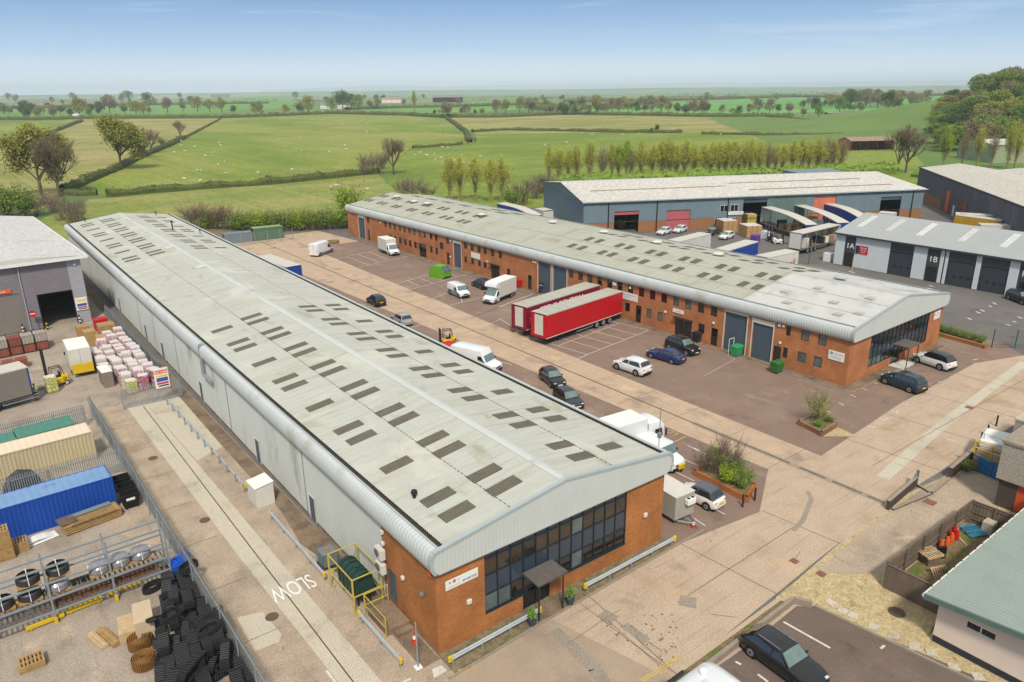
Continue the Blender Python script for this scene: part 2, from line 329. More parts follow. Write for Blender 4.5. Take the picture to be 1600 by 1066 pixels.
ys_ = sorted(set([-900, -400]+[-120+60*i for i in range(60)]+[3900, 4600, 5600, 7200, 10000, 15000, 22000]))
for yy in ys_:
    for xx in xs_: gb.v.append((xx, yy, (land(xx, yy) if land(xx, yy) > .6 else 0)-.5-48*max(0, (math.hypot(xx, yy)-1700)/8300)))
w_ = len(xs_)
for j in range(len(ys_)-1):
    for i in range(w_-1): gb.f.append((j*w_+i, j*w_+i+1, (j+1)*w_+i+1, (j+1)*w_+i)); gb.m.append(0)
tag(gb.build('ground', 'farmland', smooth=True), kind='structure')
# far ridge lines on the horizon
def ridge(name, d0, d1, a0, a1, h, seed, m, n=90, base=.35):
    mb = MB()
    for i in range(n+1):
        a = R(a0+(a1-a0)*i/n); hh = h*(base+(1-base)*(.5+.5*noise.noise(Vector((i*.11+seed, seed, 0)))+.25*noise.noise(Vector((i*.4, seed, 3)))))
        edge = min(1, i/8, (n-i)/8); hh *= max(.05, edge)
        for k, (d, f) in enumerate(((d0, 0), (d0*.67+d1*.33, .6), ((d0+d1)/2, 1), (d1, 0))):
            mb.v.append((math.sin(a)*d, math.cos(a)*d, -90+(hh+90)*f))
    for i in range(n):
        for k in range(3): mb.f.append((i*4+k, (i+1)*4+k, (i+1)*4+k+1, i*4+k+1)); mb.m.append(0)
    return tag(mb.build(name, m, smooth=True), kind='structure')
ridge('hills', 5000, 7600, -12, 84, 9, 3.3, 'farmland', base=.1)
ridge('far_hills', 15000, 20500, 20, 76, 78, 9.1, 'farmland', base=.45)
fieldmat('f_bright', '697c22', '81863a', None, (.03, .012, 1))
fieldmat('f_bright2', '667b22', '778430', None, (.02, .05, 1))
fieldmat('f_tan', '80803f', '968c58', None, (.02, .06, 1))
fieldmat('f_olive', '74803a', '8a8748', None, (.03, .1, 1))
fieldmat('f_green2', '5b8534', '678d3c', None, (.02, .02, 1))
fieldmat('f_lush', '528a38', '5f9340', None, (.01, .01, 1))
for k in ('f_bright', 'f_bright2', 'f_tan', 'f_olive', 'f_green2', 'f_lush'): M[k] = MATS[k]
def field(name, px, m, z):
    pts = [tuple(G(x, y, -.5)[:2]) for x, y in px]; return sheet(name, pts, z, m)
field('meadow', [(105, 303), (185, 263), (240, 236), (345, 185), (500, 178), (650, 180), (700, 184), (735, 222), (640, 232), (600, 268), (430, 283), (200, 305)], 'f_bright', -.48)
field('pasture', [(-500, 380), (-500, 245), (0, 224), (130, 186), (345, 184), (240, 236), (185, 263), (105, 300), (60, 330)], 'f_tan', -.44)
field('hayfield', [(-500, 240), (-200, 205), (0, 191), (128, 186), (0, 223)], 'f_bright', -.40)
field('paddock', [(60, 345), (140, 312), (200, 308), (430, 285), (590, 272), (620, 300), (640, 345), (330, 420), (100, 400)], 'f_olive', -.42)
field('meadow', [(600, 269), (640, 233), (735, 222), (745, 212), (980, 208), (1180, 210), (1322, 214), (1420, 230), (1480, 300), (1300, 330), (800, 330), (620, 310)], 'f_bright2', -.46)
field('pasture', [(700, 184), (900, 180), (1180, 183), (1260, 196), (1325, 213), (1180, 209), (980, 207), (745, 211)], 'f_tan', -.40)
field('meadow', [(520, 178), (560, 169), (760, 158), (860, 168), (700, 179)], 'f_green2', -.40)
field('crop_field', [(860, 168), (900, 156), (1300, 152), (1500, 150), (1560, 168), (1500, 181), (1200, 181), (900, 178)], 'f_lush', -.42)
field('crop_field', [(0, 182), (0, 168), (420, 150), (480, 160), (420, 172), (300, 178)], 'f_green2', -.42)
field('meadow', [(1300, 200), (1420, 188), (1470, 192), (1440, 210), (1340, 212)], 'f_lush', -.38)
lane = MB(); lp = [G(*p, -.5) for p in ((1230, 180), (1290, 188), (1325, 192), (1420, 186), (1520, 176))]
for a_, b_ in zip(lp[:-1], lp[1:]):
    d = (b_-a_).normalized(); s_ = Vector((-d.y, d.x, 0))*3.5
    lane.quad(a_+s_, a_-s_, b_-s_, b_+s_)
struct(lane, 'road', 'tarmac_pink', loc=(0, 0, .16))
# ---- the estate
sheet('estate_ground', [(-60, -20), (150, -20), (230, 20), (260, 70), (200, 140), (128, 150), (100, 160), (70, 170), (18, 172), (-60, 160)], -.02, 'tarmac_grey')
sheet('verge', [(10, 158.5), (36, 158.8), (70, 157.6), (100, 155), (108, 162), (70, 176), (10, 180)], -.012, 'moss_gravel')
sheet('yard_concrete', [(-50, -10), (8.2, -10), (8.2, 79), (11, 79), (17.1, 79), (17.1, 165), (-50, 165)], -.01, 'conc_yard')
sheet('lane_concrete', [(8.2, 0), (17.1, 0), (17.1, 79), (8.2, 79)], -.006, 'conc_lane')
sheet('apron_concrete', [(17.1, -5), (26, 20.1), (52.3, 21.75), (67, 21.3), (130, 21), (130, 27.6), (96, 28), (89, 30.4), (72, 30.2), (55.3, 29.0), (49.6, 30.3), (43.7, 27.0), (35.9, 28.0), (17.1, 27.6)], 0, 'conc_apron')
sheet('parking_tarmac', [(35.6, 28), (43.7, 27), (49.6, 30.3), (47.4, 124), (46.8, 133), (36.5, 133)], -.004, 'tarmac_red')
sheet('road', [(49.75, 30.2), (55.3, 29.0), (55.6, 72), (57.4, 142), (58, 156), (38, 158.6), (37, 134), (46.8, 134)], .004, 'conc_road')
sheet('parking_tarmac', [(55.3, 29.02), (72, 30.2), (74, 30.6), (73.5, 34.4), (70.2, 36), (69.3, 69.5), (67.8, 140), (57.4, 140), (55.6, 72)], -.004, 'tarmac_red')
sheet('parking_tarmac', [(73.5, 30.5), (89, 30.4), (96, 28), (99.5, 32), (97, 39), (92.5, 36.0), (73.6, 35.0)], -.003, 'tarmac_red')
sheet('turning_concrete', [(57.5, 140.05), (68, 140.05), (66.5, 157), (58.1, 157)], .002, 'conc_road')
sheet('apron_tarmac', [(10, 0), (26.5, 14), (25.9, 20), (24.0, 27.7), (16.6, 27.4), (15.5, 27.0)], .008, 'tarmac_pink')
# lane: pale drain strip, patches
sheet('lane_strip', [(11.1, 78), (12.9, 78), (13.3, 55), (13.7, 29), (13.7, 5), (11.4, 5), (11.9, 29), (11.5, 45)], 0, 'conc_pale')
sheet('lane_patch', [(12.9, 77.9), (16.0, 77.6), (15.88, 63.0), (13.3, 61.6)], .0055, 'conc_pale')
sheet('lane_patch', P2((370, 965), (410, 956), (440, 990), (436, 1003), (398, 1018), (388, 1000)), .002, 'conc_pale')
sheet('wall_strip', [(15.9, 29), (17.05, 29), (17.05, 158), (15.9, 158)], .002, 'conc_dirty')
sheet('lane_stain', P2((440, 800), (500, 825), (620, 960), (600, 985), (540, 900), (470, 850)), .004, 'conc_dirty')
sheet('yard_stain', P2((80, 740), (130, 733), (190, 745), (250, 800), (262, 850), (220, 850), (120, 800)), -.004, 'conc_lane')
sheet('yard_concrete', P2((0, 990), (80, 950), (260, 1000), (300, 1080), (0, 1100)), -.004, 'conc_yard')
b_ = MB(); b_.box(12.45, 5, 0, 12.53, 77, .004); struct(b_, 'drain_channel', 'crack')
# road drains
b_ = MB()
for y0, y1 in ((29.9, 154), (26.7, 29.0), (23.7, 26.1), (21.9, 23.2)): b_.box(52.0, y0, 0, 52.16, y1, .012)
struct(b_, 'drain_channel', 'crack')
sheet('drain_surround', [(51.75, 22), (52.4, 22), (52.4, 40), (51.75, 40)], .007, 'patch_grey')
b_ = MB()
for i in range(22):                                      # slab joints across the road
    y = 30.5+i*5.7; b_.box(49.7-.03*i*.9, y, 0, 55.4+.02*i*.9, y+.05, .0022)
for y in (26.2, 31.7, 37, 43, 49, 55, 61, 67, 73): b_.box(8.3, y, 0, 11.1, y+.05, .0022)
for (x0, y0), (x1, y1) in (((27.2, 27.9), (25.9, 15)), ((36, 27.9), (36.5, 20.2)), ((44, 27), (44.6, 20.6)), ((60, 29.6), (60.5, 21.6)), ((68, 30), (68.5, 21.4)), ((76, 30.2), (76.5, 21.4)), ((84, 30.2), (84.4, 21.2)), ((31, 24), (44, 24.3)), ((57, 25.4), (95, 25.0))):
    d = Vector((x1-x0, y1-y0, 0)).normalized(); s_ = Vector((-d.y, d.x, 0))*.03
    b_.quad(Vector((x0, y0, .0045))+s_, Vector((x0, y0, .0045))-s_, Vector((x1, y1, .0045))-s_, Vector((x1, y1, .0045))+s_)
struct(b_, 'slab_joints', 'joint', loc=(0, 0, .004))
def ribbonpx(px, w, z, m, name):
    pts = [G(x, y, 0) for x, y in px]; mb = MB()
    for i in range(len(pts)-1):
        d = (pts[i+1]-pts[i]).normalized(); s_ = Vector((-d.y, d.x, 0))*w/2
        mb.quad(pts[i]+s_, pts[i]-s_, pts[i+1]-s_, pts[i+1]+s_)
    return struct(mb, name, m, loc=(0, 0, z))
ribbonpx([(1378, 748), (1455, 679), (1490, 650), (1602, 566)], 1.0, .008, 'conc_pale', 'pale_track')
ribbonpx([(1240, 830), (1255, 812), (1268, 780), (1262, 768)], .35, .012, 'patch_grey', 'repair_strip')
ribbonpx([(865, 985), (930, 1045), (945, 1070)], .8, .014, 'patch_grey', 'repair_strip')
ribbonpx([(975, 976), (1012, 1003)], .6, .012, 'patch_grey', 'repair_patch')
ribbonpx([(1062, 938), (1088, 943)], 1.0, .012, 'patch_grey', 'repair_patch')
ribbonpx([(940, 958), (960, 970)], .9, .012, 'patch_grey', 'repair_patch')
for px in ([(884, 1008), (905, 995), (940, 970), (970, 952)], [(1012, 1003), (1035, 1018)], [(1110, 960), (1150, 965)], [(950, 970), (990, 1005), (1036, 1045)], [(900, 938), (945, 972), (985, 1003), (1050, 1050)], [(1250, 862), (1238, 880)]):
    ribbonpx(px, .04, .015, 'joint', 'surface_crack')
for i in range(60):
    pass
sp = MB()
for i in range(110):
    c = G(random.uniform(900, 1060), random.uniform(960, 1040)); 
    if not (26 < c.x < 36 and 20.5 < c.y < 26.5): continue
    r = random.uniform(.03, .11); sp.poly([(c.x+r*math.cos(a)*random.uniform(.6, 1.3), c.y+r*math.sin(a)*random.uniform(.6, 1.3)) for a in [k*1.05 for k in range(6)]], 0)
struct(sp, 'spall_marks', 'joint', loc=(0, 0, .013))
# gravel garden, lower car park
sheet('gravel_bed', P2((1212, 934), (1300, 862), (1400, 785), (1420, 770), (1530, 720), (1600, 760), (1660, 900), (1600, 1090), (1270, 947)), .004, 'gravel')
sheet('access_ramp', [(51.4, 21.2), (65.5, 20.8), (62.5, 16.4), (58, 16.4), (54.3, 17.0), (44.5, 17.0), (41.4, 19.3), (40.6, 20.5)], .012, 'conc_lane')
sheet('road_margin', [(26, 20.3), (36.3, 20.5), (52.3, 21.9), (52, 20.2), (41, 19.0), (36.6, 19.0), (26, 19.2)], .003, 'conc_apron')
sheet('car_park_tarmac', [(26.8, 18.9), (36.4, 19.3), (37.2, 18.6), (38.6, 7.5), (38, -10), (5, -10), (22, 18.5)], .010, 'tarmac_brown')
sheet('grass_verge', [(25.8, 20.05), (36.1, 20.2), (36.3, 19.75), (25.9, 19.4)], .014, 'soil')
sheet('footway', [(17.1, 27.65), (35.6, 28.0), (35.6, 29.3), (17.1, 29.3)], .05, 'moss_gravel')
def kerb(pts, name, h=.12, w=.14, m='concrete_kerb'):
    mb = MB()
    for a, b in zip(pts[:-1], pts[1:]):
        a, b = Vector((*a, 0)), Vector((*b, 0)); L_ = (b-a).length; an = math.atan2(b.y-a.y, b.x-a.x); k = max(1, int(L_/.92)); s_ = L_/k
        for i in range(k):
            mb.box(i*s_+.006, -w/2, -.02, (i+1)*s_-.006, w/2, h, Matrix.Translation(a) @ Matrix.Rotation(an, 4, 'Z'))
    return struct(mb, name, m)
kerb([(16.6, 27.45), (24.0, 27.75), (35.9, 28.0), (38.6, 28.0)], 'kerb', .08)
kerb([(37.2, 18.55), (38.55, 7.6), (38.4, -4)], 'kerb', .14, .16)
kerb([(26.2, 19.32), (36.5, 19.62), (37.05, 18.7)], 'kerb', .42, .24)
# footpath slabs along building B and A front
def slabs(name, o, u, v, nu, nv, su, sv, m, z=.02, g_=.012):
    mb = MB(); u, v = Vector((*u, 0)), Vector((*v, 0)); o = Vector((*o, 0))
    for i in range(nu):
        for j in range(nv):
            a = o+u*(i*su+g_)+v*(j*sv+g_); mb.add([a, a+u*(su-2*g_), a+u*(su-2*g_)+v*(sv-2*g_), a+v*(sv-2*g_)], [(0, 1, 2, 3)])
    return struct(mb, name, m, loc=(0, 0, z))
bu = Vector((-.014, 1)).normalized(); bn = Vector((-1, -.0236))
slabs('footpath', (71.4-.05, 35.6), bu, bn, 120, 1, .9, 1.15, 'conc_dirty', .03)
kerb([(70.15, 35.2), (70.15-.014*110, 145)], 'kerb', .06)
slabs('footpath', (71.3, 35.8), (1, .02), (0, -1), 23, 1, .92, 1.1, 'conc_dirty', .03)
kerb([(70.2, 34.55), (93.4, 34.95)], 'kerb', .08)
slabs('paving', (22.2, 27.85), (1, .012), (0, 1), 5, 2, .85, .72, 'conc_dirty', .062)
# painted lines
ln = MB()
def line(a, b, w=.1, mb=ln, z=0):
    a, b = Vector((*a, z)), Vector((*b, z)); d = (b-a).normalized(); s_ = Vector((-d.y, d.x, 0))*w/2
    mb.quad(a+s_, a-s_, b-s_, b+s_)
def lpx(a, b, w=.1, mb=ln): line(tuple(G(*a)[:2]), tuple(G(*b)[:2]), w, mb)
# bays by the red trailers (5 wide) and further up the estate
def bays(x0, y0, n, w, d, rot, spine=True, ext=0):
    u = Vector((math.cos(rot), math.sin(rot))); v = Vector((-u.y, u.x)); o = Vector((x0, y0))
    line(o, o+u*(n*w+ext)); line(o+v*d, o+v*d+u*n*w)
    for i in range(n+1): line(o+u*i*w, o+u*i*w+v*d*2 if spine else o+u*i*w+v*d)
bays(57.25, 60.0, 5, 2.5, 4.6, .135, ext=0)
lpx((901, 562), (918, 554.5)); lpx((862, 536), (940, 503)); lpx((800, 512), (831, 497))
lpx((847, 508), (876, 521)); lpx((780, 498), (801, 511)); lpx((832, 531.5), (845, 526))
lpx((737, 496.5), (843, 455.5), .16); lpx((738, 496), (780, 480), .12)
lpx((666, 470), (700, 458)); lpx((676, 467), (700, 477)); lpx((692, 480), (760, 463)); lpx((720, 461), (722, 473)); lpx((700, 456), (721, 468))
lpx((608, 448), (665, 430)); lpx((632, 455), (730, 429)); lpx((612, 442), (640, 453)); lpx((635, 438), (655, 447)); lpx((655, 434), (676, 443)); lpx((703, 429), (715, 432))
lpx((520, 406), (588, 391)); lpx((548, 421), (636, 401)); lpx((524, 406), (558, 419)); lpx((543, 402), (576, 414)); lpx((560, 398), (592, 410)); lpx((577, 394), (606, 406))
lpx((756, 585 - 25), (800, 570)); 
lpx((748, 483+30), (780, 500), .08)
lpx((565, 475), (590, 484)); lpx((590, 484), (608, 479)); lpx((643, 512), (668, 505)); lpx((1100, 588), (1150, 560), .05)
for a_, b_ in (((1058, 713), (1106, 735)), ((1073, 696), (1106, 712)), ((1074, 696), (1106, 710)), ((1050, 735), (1085, 752)), ((1105, 790), (1133, 804)), ((1084, 810), (1102, 822))): lpx(a_, b_)
for a_, b_ in (((1366, 598), (1371, 600)), ((1348, 607), (1355, 610)), ((1329, 617), (1337, 621)), ((1311, 630), (1319, 634)), ((1291, 642), (1297, 645)), ((1396, 575), (1406, 580)), ((1520, 563), (1528, 561)),
               ((1410, 631), (1416, 633)), ((1392, 641), (1400, 646)), ((1374, 653), (1382, 657)), ((1355, 666), (1364, 669)), ((1471, 598), (1466, 596)), ((1416, 633), (1419, 631)), ((1400, 646), (1404, 642)), ((1382, 657), (1386, 654)), ((1364, 669), (1367, 666))): lpx(a_, b_, .12)
for a_, b_ in (((1478, 690 - 4), (1494, 690)), ((1571, 652), (1592, 659)), ((1584, 640), (1598, 645)), ((510, 1048), (525, 1068)), ((630, 1066), (642, 1061)), ((1224, 972), (1297, 1013)), ((1149, 1034), (1158, 1039)), ((1376, 1014), (1382, 1009)), ((1184, 1054), (1200, 1066))): lpx(a_, b_, .14)
for a_, b_ in (((1512, 497), (1518, 500)), ((1525, 487), (1532, 490)), ((1532, 484), (1538, 487)), ((1545, 478), (1550, 480)), ((1551, 473), (1557, 476)), ((1572, 507), (1578, 509)), ((1582, 502), (1588, 504)), ((1590, 495), (1598, 498)), ((1448, 450), (1456, 452)), ((1452, 446), (1458, 448)), ((1326, 424), (1336, 427))): lpx(a_, b_, .3)
struct(ln, 'parking_lines', 'line_white', loc=(0, 0, .018))
q = P2((675, 1046), (690, 1040), (699, 1048), (678, 1060)); sheet('paint_patch', q, .012, 'line_white')
yl = MB(); lpx((1043, 696), (1072, 682), .12, yl); lpx((1030, 672), (1043, 678), .1, yl)
lpx((1000, 1064), (1060, 1025), .1, yl); lpx((1004, 1066), (1064, 1028), .1, yl); lpx((702, 1052), (742, 1040), .08, yl); lpx((704, 1056), (744, 1044), .08, yl)
struct(yl, 'yellow_lines', 'line_yellow', loc=(0, 0, .019))
o_ = G(457, 918); tx = text('SLOW', 1.5, 'white', None, Matrix.Translation((o_.x, o_.y, .008)) @ Matrix.Rotation(R(180), 4, 'Z') @ Matrix.Diagonal((.66, 1.45, 1, 1)), name='road_lettering', depth=0)
tag(tx, kind='structure')
o_ = G(1050, 676); tx = text('LD', 1.0, 'line_yellow', None, Matrix.Translation((o_.x, o_.y, .012)) @ Matrix.Rotation(R(90), 4, 'Z'), name='road_lettering', depth=0); tag(tx, kind='structure')
def cover(px, r, m='manhole', z=.014):
    p = G(*px); mb = MB(); mb.cyl((0, 0, 0), (0, 0, .01), r, 16); o = mb.build('manhole_cover', m, loc=(p.x, p.y, z)); return o
for px, r, lb in (((239, 716), .38, 'round rusty manhole cover beside the cream container fence'), ((320, 813), .38, 'round brown manhole cover left of the long lane drain'), ((425, 964), .4, 'round brown manhole cover below the SLOW lettering'), ((1401, 957), .5, 'dark round manhole cover set in the gravel bed')):
    tag(cover(px, r), lb, 'manhole cover', 'round manhole covers')
for px, s_, lb in (((1515, 637), .7, 'square brown inspection cover on the pale concrete track'), ((1453, 785), .8, 'red square inspection cover beside the dark low walls'), ((1283, 897), .55, 'brown square drain cover in the gravel corner'), ((1241, 877), .5, 'dark square grate at the road edge by the gravel')):
    p = G(*px); mb = MB(); mb.box(-s_/2, -s_/2, 0, s_/2, s_/2, .012); tag(mb.build('inspection_cover', defm('cover_red', '7a5345', var=.2, scale=4), loc=(p.x, p.y, .016)), lb, 'drain cover')
for i, px in enumerate(((1298, 942), (1317, 955), (1333, 962), (1365, 980), (1396, 994), (1428, 1012), (1455, 1020), (1490, 1043), (1528, 1058))):
    p = G(*px); mb = MB(); mb.bbox(-.28, -.28, 0, .28, .28, .05, .01)
    tag(mb.build('stepping_stone', 'conc_pale', loc=(p.x, p.y, .006), rz=.1*i), 'square pale paving slab laid in the gravel beside the car park kerb', 'paving slab', 'stepping stones in the gravel')
# ------------------------------------------------------------------ large sheds
def wall_holes(mb, L, H, holes, T, depth=.14):
    """wall face in local (u along, v up); holes (u0,v0,u1,v1); T maps (u, d, v) with d = inward depth"""
    us = sorted({0, L} | {h[0] for h in holes} | {h[2] for h in holes}); vs = sorted({0, H} | {h[1] for h in holes} | {h[3] for h in holes})
    for i in range(len(us)-1):
        run = None
        for j in range(len(vs)-1):
            cu, cv = (us[i]+us[i+1])/2, (vs[j]+vs[j+1])/2
            if any(h[0] < cu < h[2] and h[1] < cv < h[3] for h in holes): continue
            mb.quad((us[i], 0, vs[j]), (us[i+1], 0, vs[j]), (us[i+1], 0, vs[j+1]), (us[i], 0, vs[j+1]), T)
    for a, b, c, d in holes:
        mb.quad((a, 0, b), (a, 0, d), (a, depth, d), (a, depth, b), T); mb.quad((c, 0, b), (c, depth, b), (c, depth, d), (c, 0, d), T)
        mb.quad((a, 0, d), (c, 0, d), (c, depth, d), (a, depth, d), T); mb.quad((a, 0, b), (a, depth, b), (c, depth, b), (c, 0, b), T)
def window(parent, T, u0, v0, u1, v1, fm='brown_frame', gm='glass', bars=0, d=.09, name='window', sill=True):
    mb = MB(); f = .055
    mb.box(u0, d-.05, v0, u0+f, d+.02, v1, T); mb.box(u1-f, d-.05, v0, u1, d+.02, v1, T)
    mb.box(u0+f, d-.05, v0, u1-f, d+.02, v0+f, T); mb.box(u0+f, d-.05, v1-f, u1-f, d+.02, v1, T)
    for k in range(bars): c = u0+(u1-u0)*(k+1)/(bars+1); mb.box(c-.03, d-.045, v0+f, c+.03, d+.015, v1-f, T)
    o = mb.build(name, fm, parent)
    g_ = MB(); g_.quad((u0+f, d, v0+f), (u1-f, d, v0+f), (u1-f, d, v1-f), (u0+f, d, v1-f), T); g_.build('pane', gm, o)
    return o
def roller(parent, T, u0, u1, h, m='roller', d=.13, pitch=.32):
    mb = MB(); z = 0
    while z < h-.01:
        z1 = min(h, z+pitch); mb.quad((u0, d, z), (u1, d, z), (u1, d+.03, z1), (u0, d+.03, z1), T); mb.quad((u0, d+.03, z1), (u1, d+.03, z1), (u1, d, z1), (u0, d, z1), T); z = z1
    return mb.build('roller_door', m, parent)
def eave_prof(zb, zt, r=.42, hi=.22):
    c = []
    for k in range(9):
        a = R(-80+k*21.25)  # from underside up to the top
        c.append((-r*.1-r*.9*math.cos(a) if k < 8 else .02, (zb+zt)/2+(zt-zb)/2*math.sin(a)*.98))
    c.append((hi, zt+.01)); return c
def shed(name, loc, rz, W, L, zb, zt, zr, label, gutter_w=.42, oy=.28, roofm='roof_a', ribp=.2, clip=None):
    r = thing(name, loc, label, 'industrial building', rz=rz)
    pr = eave_prof(zb, zt)
    for s_ in (0, 1):
        path = [(x if not s_ else W-x, -oy+.02, z) for x, z in pr]; nr = []
        for i in range(len(pr)):
            a = pr[max(0, i-1)]; b = pr[min(len(pr)-1, i+1)]; tx, tz = b[0]-a[0], b[1]-a[1]; l = math.hypot(tx, tz); nr.append(((-tz/l)*(1 if not s_ else -1), 0, tx/l))
        mb = MB(); mb.corr(path, nr, (0, 1, 0), L+oy, .3, .022); mb.build('eaves_panel', 'eave', r, smooth=True, ang=30)
        g_ = MB(); X = (lambda x: x) if not s_ else (lambda x: W-x); gx0, gx1 = pr[-1][0], pr[-1][0]+gutter_w
        g_.quad((X(gx0), -oy+.1, zt), (X(gx0), L, zt), (X(gx0), L, zt-.22), (X(gx0), -oy+.1, zt-.22)); g_.quad((X(gx0), -oy+.1, zt-.22), (X(gx0), L, zt-.22), (X(gx1), L, zt-.22), (X(gx1), -oy+.1, zt-.22))
        g_.quad((X(gx1), -oy+.1, zt-.22), (X(gx1), L, zt-.22), (X(gx1), L, zt-.04), (X(gx1), -oy+.1, zt-.04)); g_.build('gutter', 'gutter', r)
        e_ = MB(); e_.box(min(X(gx0-.1), X(gx0+.03)), -oy+.1, zt+.0, max(X(gx0-.1), X(gx0+.03)), L, zt+.05); e_.build('gutter_edge', 'trim', r)
    x0 = pr[-1][0]+gutter_w-.06; zz = zt-.02; sl_ = (zr-zz)/(W/2-x0)
    roofz = lambda x: zz+sl_*((x if x < W/2 else W-x)-x0)
    return r, roofz, x0, pr
def roof_slope(r, x0, xr, z0, z1, y0, y1, m, name='roof', pitch=.2):
    mb = MB(); mb.corr([(x0, y0, z0), ((x0+xr)/2, y0, (z0+z1)/2), (xr, y0, z1)], [(0, 0, 1)]*3, (0, 1, 0), y1-y0, pitch, .065)
    return mb.build(name, m, r)
def gable_fascia(r, W, pr, zb, zt, zr, y, d=-1, m='clad_clean', pitch=.25):
    top = [(p[0], p[1]) for p in pr[:-1]]
    def ztop(x):
        xx = min(x, W-x)
        if xx < pr[-2][0]:
            for a, b in zip(pr[3:-1], pr[4:]):
                if a[0] <= xx <= b[0]: return a[1]+(b[1]-a[1])*(xx-a[0])/max(1e-6, b[0]-a[0])
            return (zb+zt)/2
        return zt+(zr-zt)*(xx-pr[-2][0])/(W/2-pr[-2][0])
    def zbot(x):
        xx = min(x, W-x)
        if xx < 0:
            for a, b in zip(pr[:4], pr[1:5]):
                if b[0] <= xx <= a[0]: return a[1]+(b[1]-a[1])*(xx-a[0])/min(-1e-6, b[0]-a[0])
        return zb
    xs = []; X0 = min(p[0] for p in pr)+.02; n = int((W-2*X0)/pitch); pt = (W-2*X0)/n
    for i in range(n): xs += [(X0+i*pt, 0), (X0+i*pt+.35*pt, 0), (X0+i*pt+.45*pt, .03), (X0+i*pt+.9*pt, .03)]
    xs.append((W-X0, 0)); mb = MB()
    for (a, da), (b, db) in zip(xs[:-1], xs[1:]):
        mb.quad((a, y+d*da, zbot(a)), (b, y+d*db, zbot(b)), (b, y+d*db, ztop(b)+.02), (a, y+d*da, ztop(a)+.02))
    o = mb.build('gable_fascia', m, r)
    # trim round the edge
    t_ = MB(); ed = [(x, z) for x, z in pr[:-1]]; ed += [(W/2, zr+.06)]+[(W-x, z) for x, z in reversed(pr[:-1])]
    for a, b in zip(ed[:-1], ed[1:]):
        dx, dz = b[0]-a[0], b[1]-a[1]; l = math.hypot(dx, dz); nx, nz_ = -dz/l, dx/l
        o1, o2 = .05, -.13
        q = [(a[0]+nx*o2, a[1]+nz_*o2), (b[0]+nx*o2, b[1]+nz_*o2), (b[0]+nx*o1, b[1]+nz_*o1), (a[0]+nx*o1, a[1]+nz_*o1)]
        t_.extr(q, y-.06, y+.22)
    t_.box(.05, y-.045, zb-.06, W-.05, y+.1, zb-.002)
    t_.build('gable_trim', 'trim', r); return ztop
# ---------------- building A
A, rzA, ax0, prA = shed('events_building', (17.2, 29.35, 0), R(-.55), 18.1, 128.3, 5.42, 6.85, 7.95, 'long pale grey shed in the foreground with a brick and dark glass front')
A['category'] = 'industrial building'
AW, AL = 18.1, 128.3
roof_slope(A, ax0, AW/2, rzA(ax0), 7.95, -.15, AL, 'roof_a'); roof_slope(A, AW-ax0, AW/2, rzA(ax0), 7.95, -.15, AL, 'roof_a')
mb = MB(); mb.extr([(AW/2-.32, 7.955), (AW/2-.3, 8.0), (AW/2, 8.045), (AW/2+.3, 8.0), (AW/2+.32, 7.955)], -.1, AL); mb.build('ridge_cap', 'clad', A)
mb = MB()
for s_ in (0, 1):                     # lap line halfway up each slope
    x = ax0+(AW/2-ax0)*.53; x = x if not s_ else AW-x
    n_ = int(AL/.4)
    mb = MB()
    for i in range(n_): mb.box(x-.02, i*.4, rzA(x)+.066, x+.02, i*.4+.27, rzA(x)+.078)
    mb.build('sheet_lap', 'gutter', A)
ztopA = gable_fascia(A, AW, prA, 5.42, 6.85, 7.95, -.28)
def skylights(root, rz_, rows, m_of, W, pitch=.2, up_=.018):
    lst = []
    for x0, x1, ys in rows:
        for y in ys: lst.append((math.hypot(x0+root.location.x-0, y+root.location.y), x0, x1, y))
    lst.sort(); rest = MB()
    for k, (d, x0, x1, y) in enumerate(lst):
        mb = rest if k >= 98 else MB(); y0 = round(y/pitch)*pitch-.15
        mb.corr([(x0, y0, rz_(x0)+up_), (x1, y0, rz_(x1)+up_)], [(0, 0, 1)]*2, (0, 1, 0), 5*pitch, pitch, .065)
        if k < 98: mb.build('skylight', m_of(y), root)
    if rest.v: tag(rest.build('far_skylights', m_of(200), root), kind='stuff')
mA = lambda y: 'skylight_pale' if 48 < y < 82 else 'skylight'
upA = [k*6+o for k in range(21) for o in (1.6, 3.6)]
loA = [k*6+o for k in range(21) for o in ((1.6, 3.6) if k % 2 == 0 else (2.6,))]
loR = [k*6+o for k in range(21) for o in ((1.6, 3.6) if k % 2 == 1 else (2.1,))]
skylights(A, rzA, [(1.7, 3.75, loA), (5.0, 7.15, upA), (11.25, 13.15, upA), (14.3, 16.0, loR)], mA, AW)
# walls of A
TA_front = Matrix(((1, 0, 0, 0), (0, 1, 0, 0), (0, 0, 1, 0), (0, 0, 0, 1)))            # u=x, d=+y, v=z
TA_left = Matrix(((0, 1, 0, 0), (-1, 0, 0, AL), (0, 0, 1, 0), (0, 0, 0, 1)))         # u runs from far to near
mb = MB(); wall_holes(mb, AW, 5.45, [(3.2, 1.15, 14.55, 5.44), (5.95, 0, 8.05, 1.15)], TA_front, .16)
T1 = Matrix(((0, 1, 0, 0), (-1, 0, 0, 6.2), (0, 0, 1, 0), (0, 0, 0, 1)))
wall_holes(mb, 6.2, 5.45, [(0.55, .35, 1.5, 2.5)], T1, .12)
T2 = Matrix(((0, -1, 0, AW), (1, 0, 0, 0), (0, 0, 1, 0), (0, 0, 0, 1)))
wall_holes(mb, AL, 5.45, [], T2, .12); mb.quad((0, AL, 0), (0, AL, 7), (AW, AL, 7), (AW, AL, 0))
mb.build('brick_wall', 'brick', A)
